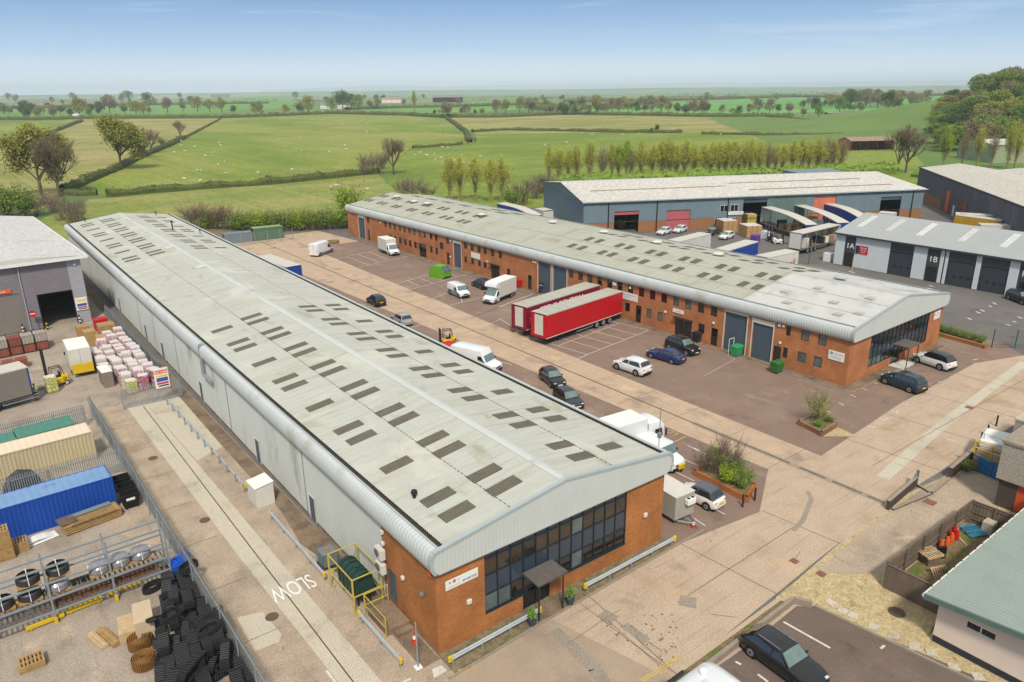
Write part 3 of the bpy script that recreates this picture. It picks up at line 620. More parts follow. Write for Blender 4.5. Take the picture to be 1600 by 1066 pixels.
mb = MB(); mb.corr([(0, 6.2, .15), (0, 6.2, 5.5)], [(-1, 0, 0)]*2, (0, 1, 0), AL-6.2, .25, .03); mb.build('wall_cladding', 'clad', A)
mb = MB(); mb.box(-.05, 6.2, 0, .0, AL, .16); mb.build('plinth', 'conc_dirty', A)
mb = MB(); mb.quad((0, AL, 5), (AW, AL, 5), (AW, AL, 6.8), (0, AL, 6.8)); mb.add([(0, AL, 6.8), (AW, AL, 6.8), (AW/2, AL, 7.97)], [(0, 1, 2)]); mb.build('far_gable', 'clad', A)
mb = MB(); mb.box(.53, 0, 0, .6, 0, 0)
window(A, T1, .55, .35, 1.5, 2.5, 'door_grey', 'door_grey', d=.05, name='side_door')
# curtain wall
cw = MB(); nc = 12; u0, u1 = 3.2, 14.55; rows = [1.2, 2.35, 3.65, 4.75, 5.42]; cwp = (u1-u0)/nc
for i in range(nc+1): u = u0+i*cwp; cw.box(u-.035, .02, 1.15, u+.035, .12, 5.43)
for v_ in rows: cw.box(u0+.03, .03, v_-.035, u1-.03, .11, v_+.035)
cw.box(u0, -.03, 1.1, u1, .1, 1.2)
cwo = cw.build('curtain_wall', 'frame_dark', A)
for i in range(nc):
    for j in range(4):
        u = u0+i*cwp; sp_ = j in (1, 3)
        if j == 0 and 2 <= i <= 4: gm_ = 'glass'
        gm_ = 'spandrel' if sp_ else ('glass_warm' if j == 2 and i not in (3, 7) else ('glass_grey' if (j == 0 and i < 2) or (i in (7,)) else 'glass'))
        g_ = MB(); g_.quad((u+.035, .08, rows[j]+.035), (u+cwp-.035, .08, rows[j]+.035), (u+cwp-.035, .08, rows[j+1]-.035), (u+.035, .08, rows[j+1]-.035))
        g_.build('glass_pane' if not sp_ else 'spandrel_panel', gm_, cwo)
d_ = MB(); d_.box(5.95, .06, 0, 6.02, .14, 1.2); d_.box(7.98, .06, 0, 8.05, .14, 1.2); d_.box(6.97, .06, 0, 7.03, .14, 1.2); d_.box(6.02, .07, 0, 7.98, .13, .1)
do = d_.build('entrance_door', 'frame_dark', A)
for a in (6.02, 7.03): g_ = MB(); g_.quad((a, .1, .1), (a+.95, .1, .1), (a+.95, .1, 1.2), (a, .1, 1.2)); g_.build('pane', 'glass', do)
mb = MB(); mb.box(5.9, -1.5, 2.55, 8.1, -.04, 2.68); mb.box(5.85, -1.55, 2.68, 8.15, -.03, 2.72); co = mb.build('entrance_canopy', defm('canopy_felt', '5c5752', rough=.8, var=.2, scale=3), A)
mb = MB(); mb.cyl((6.1, -1.35, 0), (6.1, -1.35, 2.56), .05); mb.build('canopy_post', 'frame_dark', co)
mb = MB(); mb.cyl((7.95, -1.35, 0), (7.95, -1.35, 2.56), .05); mb.build('canopy_post', 'frame_dark', co)
mb = MB(); mb.cyl((5.9, -1.5, 2.62), (5.3, -.05, 3.4), .04); mb.build('canopy_brace', 'frame_dark', co)
for (x, y, z, rz) in ((2.05, -.1, 2.6, 0), (16.3, -.1, 2.7, 0)):
    mb = MB(); mb.bbox(x-.16, y-.1, z-.16, x+.16, y+.09, z+.16, .05); mb.build('wall_light', 'offwhite', A)
for (y, z) in ((3.6, 3.0), (1.4, 3.2), (5.9, 4.1), (5.9, 4.9)):
    mb = MB(); mb.bbox(-.2, y-.13, z-.13, -.01, y+.13, z+.13, .04); mb.build('wall_light', 'offwhite' if y != 1.4 else 'steel', A)
mb = MB(); mb.bbox(-.13, .35, 4.9, -.01, .6, 5.2, .03); mb.build('alarm_box', 'orange', A)
for s_, e_, z_ in ((17.0, 17.8, 2.0), (28.5, 29.4, 2.1), (45, 45.9, 2.1), (69, 69.9, 2.2), (85, 85.9, 2.2), (92, 92.9, 2.2), (60.6, 61.4, 2.1)):
    mb = MB(); mb.box(-.06, s_-.25, 0, -.034, s_+.95-.25, z_); fd = mb.build('fire_door', 'door_grey', A)
    mb = MB(); mb.box(-.075, s_-.31, 0, -.05, s_-.25, z_+.06); mb.box(-.075, s_+.7, 0, -.05, s_+.76, z_+.06); mb.box(-.075, s_-.25, z_, -.05, s_+.7, z_+.06); mb.build('door_frame', 'white', fd)
mb = MB(); mb.tube([(-.3, 42.2, 6.9), (-.3, 42.2, 3.9)], .16, 10); mb.tube([(-.3, 42.2, 3.9), (-.3, 39.7, 3.9)], .16, 10); mb.tube([(-.3, 42.2, 6.9), (.1, 42.2, 6.9)], .16, 10)
mb.build('extract_duct', 'galv', A, smooth=True)
for y_ in (18.3, 36, 54, 72, 90, 108): mb = MB(); mb.box(-.05, y_, .15, -.032, y_+.06, 5.5); mb.build('panel_joint', 'joint', A)
for y in (39, 55, 71, 87, 103, 119):      # ridge ventilators
    mb = MB(); mb.extr([(AW/2-1.5, rzA(AW/2-1.5)+.06), (AW/2-1.45, rzA(AW/2-1.4)+.22), (AW/2-.4, 8.16), (AW/2-.35, 8.02)], y, y+.7)
    if y > 60: mb.build('ridge_vent', 'offwhite', A)
def flue(r, x, y, z, h, rr=.13, cap=True):
    mb = MB(); mb.cyl((x, y, z-.05), (x, y, z+h), rr*.6, 10)
    if cap: mb.cyl((x, y, z+h), (x, y, z+h+.18), rr*1.3, 10, rr*1.1)
    return mb.build('roof_flue', 'chassis', r)
flue(A, 1.7, 4.95, rzA(1.7), .35, .16); flue(A, 12.9, 105, rzA(12.9), 1.5, .18); flue(A, 16.2, 101, rzA(16.2), .6, .1); flue(A, 15, 126, rzA(15), .6); flue(A, 3, 127, rzA(3), .6)
# ---------------- building B
B, rzB, bx0, prB = shed('unit_block', (71.4, 35.9, 0), R(.8), 21.5, 112.5, 4.95, 6.4, 7.95, 'long orange brick unit block with curved grey eaves and a white roofed near end')
BW, BL = 21.5, 112.5
for s_ in (0, 1):
    X = (lambda x: x) if not s_ else (lambda x: BW-x)
    roof_slope(B, X(bx0), BW/2, rzB(bx0), 7.95, -.15, 13.6, 'roof_bwhite'); roof_slope(B, X(bx0), BW/2, rzB(bx0), 7.95, 13.6, BL, 'roof_b')
mb = MB(); mb.extr([(BW/2-.3, 7.955), (BW/2, 8.03), (BW/2+.3, 7.955)], -.1, BL); mb.build('ridge_cap', 'roof_b', B)
mb = MB()
for f_ in (.28, .62):
    x = bx0+(BW/2-bx0)*f_
    mb = MB(); mb.box(x-.02, 0, rzB(x)+.066, x+.02, 62 if f_ > .5 else 45, rzB(x)+.075)
    mb.build('sheet_lap', 'skylight', B)
gable_fascia(B, BW, prB, 4.95, 6.4, 7.95, -.33, pitch=.3, m='clad_clean')
YFAR = [74, 75.8, 79.7, 81.5, 86.1, 87.8, 92, 93.7, 97.9, 99.5, 103.8, 105.5, 109.5, 111.2]
yB = [14.1, 16.1, 20, 22, 26, 28, 32, 34, 38.1, 40.1, 44.2, 46.4]+YFAR
skylights(B, rzB, [(3.7, 5.3, yB), (7.3, 8.9, yB), (12.4, 13.9, yB), (16, 17.6, yB[:16])], lambda y: 'skylight', BW, up_=.07)
mb = MB()
for k, (x, y) in enumerate(((2.8, 3), (5.4, 5), (2.8, 9), (5.4, 11), (8.4, 2.5), (8.2, 8.5), (4.1, 1.4))): mb.box(x-.9, y-.45, rzB(x-.9)+.02, x+.9, y+.45, rzB(x)+.052)
mb.build('patch_panels', defm('cream_patch', 'a5a294', var=.05), B)
for x, y in ((12.6, 8.5), (12.4, 26), (12.5, 37), (12.5, 48), (12.3, 60), (8.3, 75), (8.3, 93.5), (8.0, 98), (8.6, 106)):
    mb = MB(); z = rzB(x); mb.lathe([(.42, z-.05), (.42, z+.28), (.75, z+.3), (.8, z+.42), (.5, z+.58), (.05, z+.64)], 14, Matrix.Translation((x, y, 0)))
    mb.build('roof_ventilator', 'offwhite' if y > 20 else 'skylight_pale', B, smooth=True)
TB_front = Matrix.Identity(4); TB_left = Matrix(((0, 1, 0, 0), (-1, 0, 0, BL), (0, 0, 1, 0), (0, 0, 0, 1)))
holes = []; wins = []
def hw(s, z0, z1, w, kind, **k): u = BL-s; holes.append((u-w/2, z0, u+w/2, z1)); wins.append((u-w/2, z0, u+w/2, z1, kind, k))
hw(7.1, 3.75, 4.85, .55, 'w'); hw(5.1, 3.72, 4.85, .95, 'g'); hw(3.1, 3.72, 4.85, .95, 'g')
hw(5.2, 1.2, 2.35, .95, 'g'); hw(3.3, 1.2, 2.35, .95, 'g'); hw(7.2, 1.15, 2.35, .55, 'w'); hw(8.3-.1, .06, 2.25, .95, 'd')
for k in range(14): hw(17.0+1.925*k, 3.7, 4.93, .92, 'g' if k in (2, 3) else 'w')
hw(18.65, 1.15, 2.35, .92, 'w'); hw(16.7, .06, 2.25, .95, 'd'); hw(21.4, .06, 2.3, 2.6, 'e'); hw(25.2, 1.15, 2.35, .85, 'g'); hw(27.1, 1.15, 2.35, .85, 'g'); hw(28.9, .06, 2.4, .95, 'd'); hw(30.9, 1.15, 2.35, .85, 'w')
hw(33, 1.15, 2.35, .85, 'w'); hw(35, 1.15, 2.35, .85, 'w')
for s_ in (58.8, 60.8, 62.9, 64.6, 66.6, 68.5): hw(s_, 3.75, 4.92, .9, 'w')
for s_ in (63.0, 64.6, 66.6, 68.6): hw(s_, 1.35, 2.4, .8, 'w')
hw(60.2, .06, 2.4, 2.3, 'e'); hw(56.7, 1.3, 2.4, .8, 'w'); hw(51.4, .06, 2.3, .9, 'd')
for s_ in (74.0, 77.7, 79.4, 81.5, 83.2, 85.0, 86.9, 88.7, 90.4, 92.4, 94.2, 96.0, 103.3): hw(s_, 3.75, 4.93, .88, 'w')
for s_ in (77.7, 79.5, 85, 86.9, 88.7, 90.6, 92.4, 94.4): hw(s_, 1.3, 2.5, .88, 'w')
hw(76.0, 2.5, 3.75, 1.15, 'w'); hw(82.4, .06, 2.4, 2.3, 'e'); hw(74.0, .06, 2.2, .85, 'd'); hw(103.3, .06, 2.3, .85, 'd')
rol = [(8.95, 11.55, 4.3), (12.35, 15.35, 4.7), (43.0, 45.95, 4.9), (46.5, 49.4, 4.9), (69.9, 72.2, 4.3), (104.8, 107.6, 4.4)]
for s0, s1, h in rol: holes.append((BL-s1, 0, BL-s0, h))
mb = MB(); wall_holes(mb, BL, 4.98, holes, TB_left, .16)
wall_holes(mb, BW, 4.98, [(4.3, 1.0, 18.0, 4.94), (9.6, 0, 11.6, 1.0)], TB_front, .16)
wall_holes(mb, BL, 4.98, [], Matrix(((0, -1, 0, BW), (1, 0, 0, 0), (0, 0, 1, 0), (0, 0, 0, 1)))); mb.quad((0, BL, 0), (0, BL, 6.4), (BW, BL, 6.4), (BW, BL, 0)); mb.add([(0, BL, 6.4), (BW, BL, 6.4), (BW/2, BL, 7.95)], [(0, 1, 2)])
mb.build('brick_wall', 'brick_b', B)
for a, b, c, d, k, kw in wins:
    if k == 'e':
        window(B, TB_left, a, b, c, d, 'frame_dark', 'glass', bars=2, name='glass_entrance')
        mb = MB(); mb.box(a-.1, -.5, d+.02, c+.1, 0, d+.1, TB_left); mb.build('door_canopy', 'brown_frame', B)
    else: window(B, TB_left, a, b, c, d, 'brown_frame', {'w': 'glass', 'g': 'glass_grey', 'd': 'glass'}[k], name='door' if k == 'd' else 'window')
for s0, s1, h in rol:
    roller(B, TB_left, BL-s1, BL-s0, h)
    mb = MB(); mb.box(BL-s1-.14, -.03, 0, BL-s1, .02, 4.95, TB_left); mb.box(BL-s0, -.03, 0, BL-s0+.14, .02, 4.95, TB_left); mb.box(BL-s1, -.03, h, BL-s0, .02, min(4.95, h+.5), TB_left); mb.build('door_surround', 'offwhite', B)
# glazed end of B
cw = MB(); nc = 14; u0, u1 = 4.3, 18.0; rows = [1.02, 2.0, 3.1, 4.05, 4.92]; cwp = (u1-u0)/nc
for i in range(nc+1): u = u0+i*cwp; cw.box(u-.035, .02, 1.0, u+.035, .12, 4.93)
for v_ in rows: cw.box(u0+.03, .03, v_-.035, u1-.03, .11, v_+.035)
cwo = cw.build('curtain_wall', 'frame_dark', B)
for i in range(nc):
    for j in range(4):
        u = u0+i*cwp; sp_ = j == 1 or (j == 2 and 0)
        g_ = MB(); g_.quad((u+.035, .08, rows[j]+.035), (u+cwp-.035, .08, rows[j]+.035), (u+cwp-.035, .08, rows[j+1]-.035), (u+.035, .08, rows[j+1]-.035))
        g_.build('glass_pane' if not sp_ else 'spandrel_panel', 'spandrel' if sp_ else ('glass_grey' if (i < 3 and j == 0) else 'glass'), cwo)
mb = MB(); mb.box(9.6, .08, 0, 11.6, .14, 1.02); mb.build('entrance_door', 'glass', B)
mb = MB(); mb.box(9.4, -1.9, 2.5, 12.1, -.04, 2.64); co = mb.build('entrance_canopy', 'canopy_felt', B)
for x in (9.6, 11.9): mb = MB(); mb.cyl((x, -1.75, 0), (x, -1.75, 2.5), .05); mb.build('canopy_post', 'frame_dark', co)
mb = MB(); mb.box(9.3, -1.6, 0, 12.2, 0, .12); mb.build('entrance_step', 'offwhite', B)
for (s_, z) in ((7.9, 2.75), (7.7, 4.75), (8.2, 4.7), (16.9, 2.9), (24.3, 2.6), (30.5, 4.5), (49.9, 4.6), (50.4, 4.6), (73.0, 4.5), (98, 4.4), (62.4, 2.6), (73.2, 1.6)):
    mb = MB(); mb.bbox(-.16, s_-.14, z-.12, -.01, s_+.14, z+.12, .03); mb.build('wall_light', 'white', B)
# ---------------- signs fixed to the brick buildings (boards of their own)
def board(name, T, w, h, label, cat='sign', m='white', th=.05, lines=()):
    """T: frame at the board's centre, x right, y up, z out"""
    r = thing(name, (0, 0, 0), label, cat); r.matrix_world = T
    mb = MB(); mb.bbox(-w/2, -h/2, 0, w/2, h/2, th, .008); mb.build('board', m, r)
    for (body, sz, x, y, mm, xs) in lines: text(body, sz, mm, r, Matrix.Translation((x, y, th+.004)), depth=.003, xs=xs)
    return r
defm('ink_navy', '26264e', rough=.5); defm('ink_grey', '83868c', rough=.5); defm('ink_red', 'b53535', rough=.5); defm('ink_white', 'ebebeb', rough=.5); defm('ink_blue', '3f62a8', rough=.5)
defm('ink_pink', 'b5509c', rough=.5); defm('ink_orange', 'd28a55', rough=.5); defm('ink_green', '9fc29a', rough=.5); defm('ink_black', '222222', rough=.5); defm('ink_yellow', 'd9b62c', rough=.5)
s_ = board('sign_board', frame((18.83, 29.28, 4.28), (1, 0, 0), (0, 0, 1)), 2.15, .6, 'white sign with coloured dots and the word events on the near brick corner', lines=[('events', .3, .5, -.08, 'ink_navy', 1.25), ('celebration', .2, -.52, -.14, 'ink_green', 1.0)])
for k, (x, mm, r_) in enumerate(((-.8, 'ink_orange', .085), (-.52, 'ink_pink', .11), (-.26, 'ink_green', .07))):
    mb = MB(); mb.cyl((x, .14, .05), (x, .14, .056), r_, 16); mb.build('dot_emblem', mm, s_)
def onB(s, z, d=.02): return frame(B.matrix_basis @ Vector((-d, s, z)), B.matrix_basis.to_3x3() @ Vector((0, -1, 0)), (0, 0, 1))
bpy.context.view_layer.update()
s_ = board('sign_board', onB(1.35, 3.0), 1.75, 1.0, 'white sign with navy emblem on the brick side wall beside the near corner', lines=[('BELL GATE', .2, .28, .2, 'ink_grey', 1), ('business centre', .17, 0, -.15, 'ink_grey', 1.05), ('01 234', .12, .3, -.33, 'ink_blue', 1)])
mb = MB(); mb.box(-.66, .1, .05, -.56, .38, .056); mb.box(-.56, .1, .05, -.4, .18, .056); mb.box(-.5, .24, .05, -.4, .34, .056); mb.build('emblem', 'ink_navy', s_)
s_ = board('sign_board', frame(B.matrix_basis @ Vector((19.9, -.02, 3.9)), (1, .023, 0), (0, 0, 1)), 1.6, .95, 'white sign with blue emblem on the glazed end wall right of the windows', lines=[('BELL', .22, .3, .2, 'ink_blue', 1), ('GATE', .2, .3, -.1, 'ink_grey', 1)])
mb = MB(); mb.box(-.55, .0, .05, -.45, .3, .056); mb.box(-.45, .0, .05, -.3, .1, .056); mb.build('emblem', 'ink_navy', s_)
board('sign_board', onB(30.6, 3.28), 3.0, 1.0, 'large white sign with small print right of the red trailer front', lines=[('ELECTRICAL WHOLESALE', .2, -.15, .2, 'ink_blue', 1), ('trade  supplies', .17, -.3, -.08, 'ink_grey', 1), ('tel', .2, 1.2, .1, 'ink_navy', 1), ('<>   <>', .2, .8, -.33, 'ink_black', 1)])
board('sign_board', onB(22.3, 3.12), 1.75, .5, 'narrow white sign above the green lit glass entrance', lines=[('studio', .26, .1, 0, 'ink_grey', 1.1)])
board('sign_board', onB(65.6, 3.05), 2.5, .95, 'blank white board between the window rows beside a tall grey door', m='white')
board('sign_board', onB(48.1, 1.35, .5), .9, 1.1, 'dark framed notice standing in front of the tall grey doors', m='ink_navy', lines=[('OPEN', .25, 0, .1, 'ink_white', 1)])
for s__ in (33.4,): board('sign_board', onB(s__, 4.5), .7, .45, 'small white plate between upper windows behind the red trailers', lines=[])
# ---------------- wall-side equipment by building A
def place(px, z=0): p = G(*px); return (p.x, p.y, z)
t_ = thing('air_conditioner', (16.95, 35.0, 3.75), 'upper of two beige air conditioning units on the cladding by the brick', 'air conditioner', 'air conditioning units')
mb = MB(); mb.bbox(-.32, -.42, -.35, 0, .42, .35, .02); mb.build('casing', 'offwhite', t_)
mb = MB(); mb.cyl((-.325, .12, 0), (-.34, .12, 0), .27, 18); mb.build('fan_grille', 'skylight', t_)
clone(t_, (16.95, 35.0, 2.75), label='lower of two beige air conditioning units on the cladding by the brick')
# oil tank in a yellow frame
t_ = thing('oil_tank', (15.95, 36.9, 0), 'dark green ribbed plastic oil tank inside a yellow guard frame', 'oil tank')
defm('tank_green', '1f3a33', rough=.5, var=.12)
mb = MB(); pr_ = []
for k in range(13):
    a = math.pi*k/12; pr_.append((-.62*math.cos(a)*(1 if abs(math.cos(a)) > .5 else 1), 1.55+.62*math.sin(a)))
pr_ = [(-.62, .75)]+[(p[0], p[1]) for p in pr_]+[(.62, .75)]
mb.extr(pr_, -1.25, 1.25, 'y')
mb.build('tank_body', 'tank_green', t_)
for k in range(5):
    y = -1.0+.5*k; q = [(x*1.07, .75+(z-.75)*1.05) for x, z in pr_]; mb = MB(); mb.extr(q, y-.09, y+.09); mb.build('tank_rib', 'tank_green', t_)
mb = MB(); mb.cyl((0, -.3, 2.2), (0, -.3, 2.32), .16); mb.build('filler_cap', 'tank_green', t_)
for x in (-.4, .4):
    for y in (-1, 1): mb = MB(); mb.box(x-.05, y-.05, 0, x+.05, y+.05, .76); mb.build('support_leg', 'chassis', t_)
def railframe(name, loc, label, pts, h, m='paleyellow', posts=None, rails=2, rz=0, w=.05, cat='guard rail', closed=False):
    t_ = thing(name, loc, label, cat, rz=rz)
    for p in pts: mb = MB(); mb.box(p[0]-w/2, p[1]-w/2, 0, p[0]+w/2, p[1]+w/2, h); mb.build('post', m, t_)
    seg = list(zip(pts[:-1], pts[1:]))+([(pts[-1], pts[0])] if closed else [])
    for a, b in seg:
        for k in range(rails): z = h*(k+1)/rails-.03; mb = MB(); mb.cyl((a[0], a[1], z), (b[0], b[1], z), w*.45, 6); mb.build('rail', m, t_)
    return t_
railframe('tank_guard', (15.95, 36.95, 0), 'yellow steel guard frame round the green oil tank', [(-.95, 1.7), (-.95, -1.65), (.95, -1.65), (.95, 1.7)], 2.45, rails=2, w=.09, closed=True)
st = thing('access_steps', (16.35, 33.9, 0), 'small concrete landing with steps at the grey side door', 'steps')
mb = MB(); mb.box(-.75, -1.5, 0, .78, .9, .35); mb.build('landing', 'conc_dirty', st); mb = MB(); mb.box(-.3, -2.0, 0, .78, -1.5, .17); mb.build('step', 'conc_dirty', st)
railframe('hand_rail', (16.35, 33.9, .0), 'yellow handrail round the concrete landing by the side door', [(.7, 1.0), (-.85, 1.0), (-.85, -1.6)], 1.45, rails=2, w=.06)
t_ = thing('bulk_container', (15.9, 41.0, 0), 'grey caged liquid container left of the green oil tank', 'bulk container')
mb = MB(); mb.bbox(-.5, -.5, .15, .5, .5, 1.15, .06); mb.build('bottle', defm('ibc_grey', '6c7675', rough=.6), t_)
mb = MB()
for z in (.2, .5, .8, 1.1):
    for a, b in (((-.55, -.55), (.55, -.55)), ((.55, -.55), (.55, .55)), ((.55, .55), (-.55, .55)), ((-.55, .55), (-.55, -.55))): mb.cyl((*a, z), (*b, z), .015, 5)
for x in (-.55, -.18, .18, .55):
    for y in (-.55, .55): mb.cyl((x, y, .1), (x, y, 1.15), .015, 5); mb.cyl((y, x, .1), (y, x, 1.15), .015, 5)
mb.build('cage', 'steel', t_); mb = MB(); mb.box(-.58, -.55, .02, .58, .55, .14); mb.build('pallet_base', 'chassis', t_); mb = MB(); mb.cyl((0, 0, 1.15), (0, 0, 1.22), .12); mb.build('cap', 'orange', t_)
t_ = thing('store_cabinet', (15.3, 51.6, 0), 'cream metal store cabinet standing against the grey cladding', 'cabinet', rz=R(2))
mb = MB(); mb.extr([(-.85, 0), (.85, 0), (.85, 2.1), (-.85, 1.9)], -1.0, 1.0); mb.build('carcass', 'offwhite', t_); t_.scale = (.82, .82, .86); mb = MB(); mb.extr([(-.92, 1.92), (.92, 2.14), (.92, 2.19), (-.92, 1.97)], -1.07, 1.07); mb.build('lid', 'white', t_)
for y in (-.97, .03): mb = MB(); mb.box(-.875, y, .1, -.852, y+.94, 1.82); mb.build('door', 'offwhite', t_)
# armco barriers
def armco(a, b, label, caps=(1, 1), double=False, step=2.0):
    a = G(*a); b = G(*b); d = b-a; L_ = d.length; an = math.atan2(d.y, d.x)
    t_ = thing('crash_barrier', (a.x, a.y, 0), label, 'crash barrier', 'galvanised crash barriers', rz=an)
    for z0 in ((.45,) if not double else (.45,)):
        pr_ = [(-.0, z0), (-.05, z0+.04), (-.05, z0+.1), (0, z0+.14), (0, z0+.17), (-.05, z0+.21), (-.05, z0+.27), (0, z0+.31)]
        pr2 = pr_+[(p[0]+.012, p[1]) for p in reversed(pr_)]
        mb = MB(); mb.extr(pr2, 0, L_, 'x'); mb.build('rail', defm('armco', 'aab2b6', rough=.45, metal=.2), t_)
    n_ = max(2, int(L_/step)+1)
    for i in range(n_): x = .2+(L_-.4)*i/(n_-1); mb = MB(); mb.box(x-.05, .012, 0, x+.05, .1, .74); mb.build('post', 'galv', t_)
    for k, x in ((0, 0), (1, L_)):
        if caps[k]: mb = MB(); mb.bbox(x-.12, -.09, .42, x+.12, .06, .8, .03); mb.build('end_cap', 'yellow', t_)
    return t_
armco((422, 810), (508, 910), 'crash barrier in front of the cream cabinet along the lane', (0, 1)); armco((563, 972), (627, 1046), 'short crash barrier beside the lane nearest the brick corner')
armco((704, 1044), (843, 966), 'crash barrier left of the glass entrance below the events sign'); armco((914, 928), (1053, 853), 'crash barrier right of the glass entrance ending by the road')
armco((385, 770), (262, 632), 'long crash barrier running up the lane to the orange notice', (1, 0))
# ------------------------------------------------------------------ other buildings
defm('purple_clad', '7a757b', rough=.55, var=.06, scale=.5); defm('purple_light', '9b9aa1', rough=.55, var=.05)
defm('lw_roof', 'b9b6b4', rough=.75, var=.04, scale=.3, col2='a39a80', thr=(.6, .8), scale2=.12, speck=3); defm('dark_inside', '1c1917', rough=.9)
defm('shutter_grey', '77706a', rough=.55, var=.05)
def hribs(mb, T, u0, u1, v0, v1, pitch=.22, dp=.03, d=0):
    z = v0
    while z < v1-.001:
        a = min(v1, z+pitch*.4); b_ = min(v1, z+pitch*.5); c = min(v1, z+pitch*.9); e_ = min(v1, z+pitch)
        mb.quad((u0, d, z), (u1, d, z), (u1, d, a), (u0, d, a), T); mb.quad((u0, d, a), (u1, d, a), (u1, d-dp, b_), (u0, d-dp, b_), T)
        mb.quad((u0, d-dp, b_), (u1, d-dp, b_), (u1, d-dp, c), (u0, d-dp, c), T); mb.quad((u0, d-dp, c), (u1, d-dp, c), (u1, d, e_), (u0, d, e_), T); z += pitch
# left warehouse: local x to the right, y away; near right corner of the face at (14, 113.2)
LW = thing('warehouse', (14.0, 113.2, 0), 'grey purple warehouse with a dark open loading door and pale flat roof', 'warehouse', rz=R(2))
I4 = Matrix.Identity(4)
mb = MB(); hribs(mb, I4, -5.7, -1.65, 4.7, 8.8); hribs(mb, I4, -7.6, -5.7, 0, 8.8); hribs(mb, I4, -30, -7.6, 5.2, 8.8); hribs(mb, I4, -14.5, -13.2, 0, 5.2); mb.build('wall_cladding', 'purple_clad', LW)
mb = MB(); hribs(mb, I4, -1.65, 0, 0, 8.8); T_ = Matrix(((0, -1, 0, 0), (1, 0, 0, 0), (0, 0, 1, 0), (0, 0, 0, 1))); hribs(mb, T_, 0, 42, 0, 8.8); mb.build('corner_cladding', 'purple_light', LW)
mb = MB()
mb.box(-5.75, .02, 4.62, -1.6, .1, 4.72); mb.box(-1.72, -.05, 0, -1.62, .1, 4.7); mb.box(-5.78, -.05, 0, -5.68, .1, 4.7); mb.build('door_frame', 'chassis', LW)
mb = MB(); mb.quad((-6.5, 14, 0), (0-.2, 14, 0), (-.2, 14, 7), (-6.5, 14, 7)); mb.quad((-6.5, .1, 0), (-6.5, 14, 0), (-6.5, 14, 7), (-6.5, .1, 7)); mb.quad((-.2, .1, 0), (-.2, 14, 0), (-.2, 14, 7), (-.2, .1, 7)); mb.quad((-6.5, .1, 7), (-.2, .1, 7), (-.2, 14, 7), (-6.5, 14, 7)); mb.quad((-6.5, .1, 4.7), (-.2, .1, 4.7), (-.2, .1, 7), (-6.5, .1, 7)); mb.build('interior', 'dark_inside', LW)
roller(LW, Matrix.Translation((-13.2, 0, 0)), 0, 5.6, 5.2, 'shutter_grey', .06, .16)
mb = MB(); mb.add([(-30, -.7, 9.55), (-7, -.7, 9.75), (.75, -.7, 9.15), (.75, 42.5, 9.15), (-7, 42.5, 10.2), (-30, 42.5, 9.6)], [(0, 1, 4, 5), (1, 2, 3, 4)]); mb.build('roof', 'lw_roof', LW)
mb = MB(); mb.box(-30, -.72, 8.8, .8, -.6, 9.2); mb.box(.76, -.72, 8.85, .95, 42.5, 9.12); mb.box(-30, -.6, 8.75, .8, 0, 8.85); mb.build('eaves_trim', 'white', LW)
mb = MB(); mb.quad((-30, -.71, 9.2), (.8, -.71, 9.1), (-7, -.71, 9.74), (-30, -.71, 9.55)); mb.build('verge', 'offwhite', LW)
mb = MB(); mb.cyl((-7.2, -.14, 0), (-7.2, -.14, 8.8), .07, 8); mb.build('downpipe', 'purple_light', LW); mb = MB(); mb.bbox(-.95, -.2, 7.9, -.6, -.03, 8.15, .05); mb.build('wall_light', 'offwhite', LW)
# hazard notices
defm('sign_blue', '35509a', rough=.5)
def notice(T, w, h, label, band=True, m0='white'):
    r = board('notice_board', T, w, h, label, 'sign', m0)
    z = h*.5
    def bar(y0, y1, mm, x0=-.38, x1=.42): mb = MB(); mb.box(x0*w, y0*h, .05, x1*w, y1*h, .056); mb.build('printed_band', mm, r)
    if band: bar(.22, .4, 'orange', -.46, .46); text('site rules', .16*h, 'ink_white', r, Matrix.Translation((0, .31*h, .062)), depth=.002)
    bar(.06 if band else .2, .15 if band else .32, 'ink_yellow'); bar(-.18, .02, 'sign_blue'); bar(-.32, -.22, 'ink_red'); bar(-.43, -.36, 'ink_black', -.3, .42)
    return r
notice(frame(LW.matrix_basis @ Vector((-.85, -.1, 2.6)), (1, .03, 0), (0, 0, 1)), 1.45, 1.75, 'white safety notice on the warehouse corner beside the open door', False)
board('sign_board', frame(LW.matrix_basis @ Vector((-9.8, -.12, 5.75)), (1, .03, 0), (0, 0, 1)), 2.8, .5, 'orange sign above the grey shutter on the left warehouse', m='orange', lines=[('GOODS IN', .28, 0, 0, 'ink_white', 1.1)])
board('sign_board', frame(LW.matrix_basis @ Vector((-10.9, -.08, 3.0)), (1, .03, 0), (0, 0, 1)), .9, .9, 'pale square notice on the grey shutter at the left edge', m='offwhite')
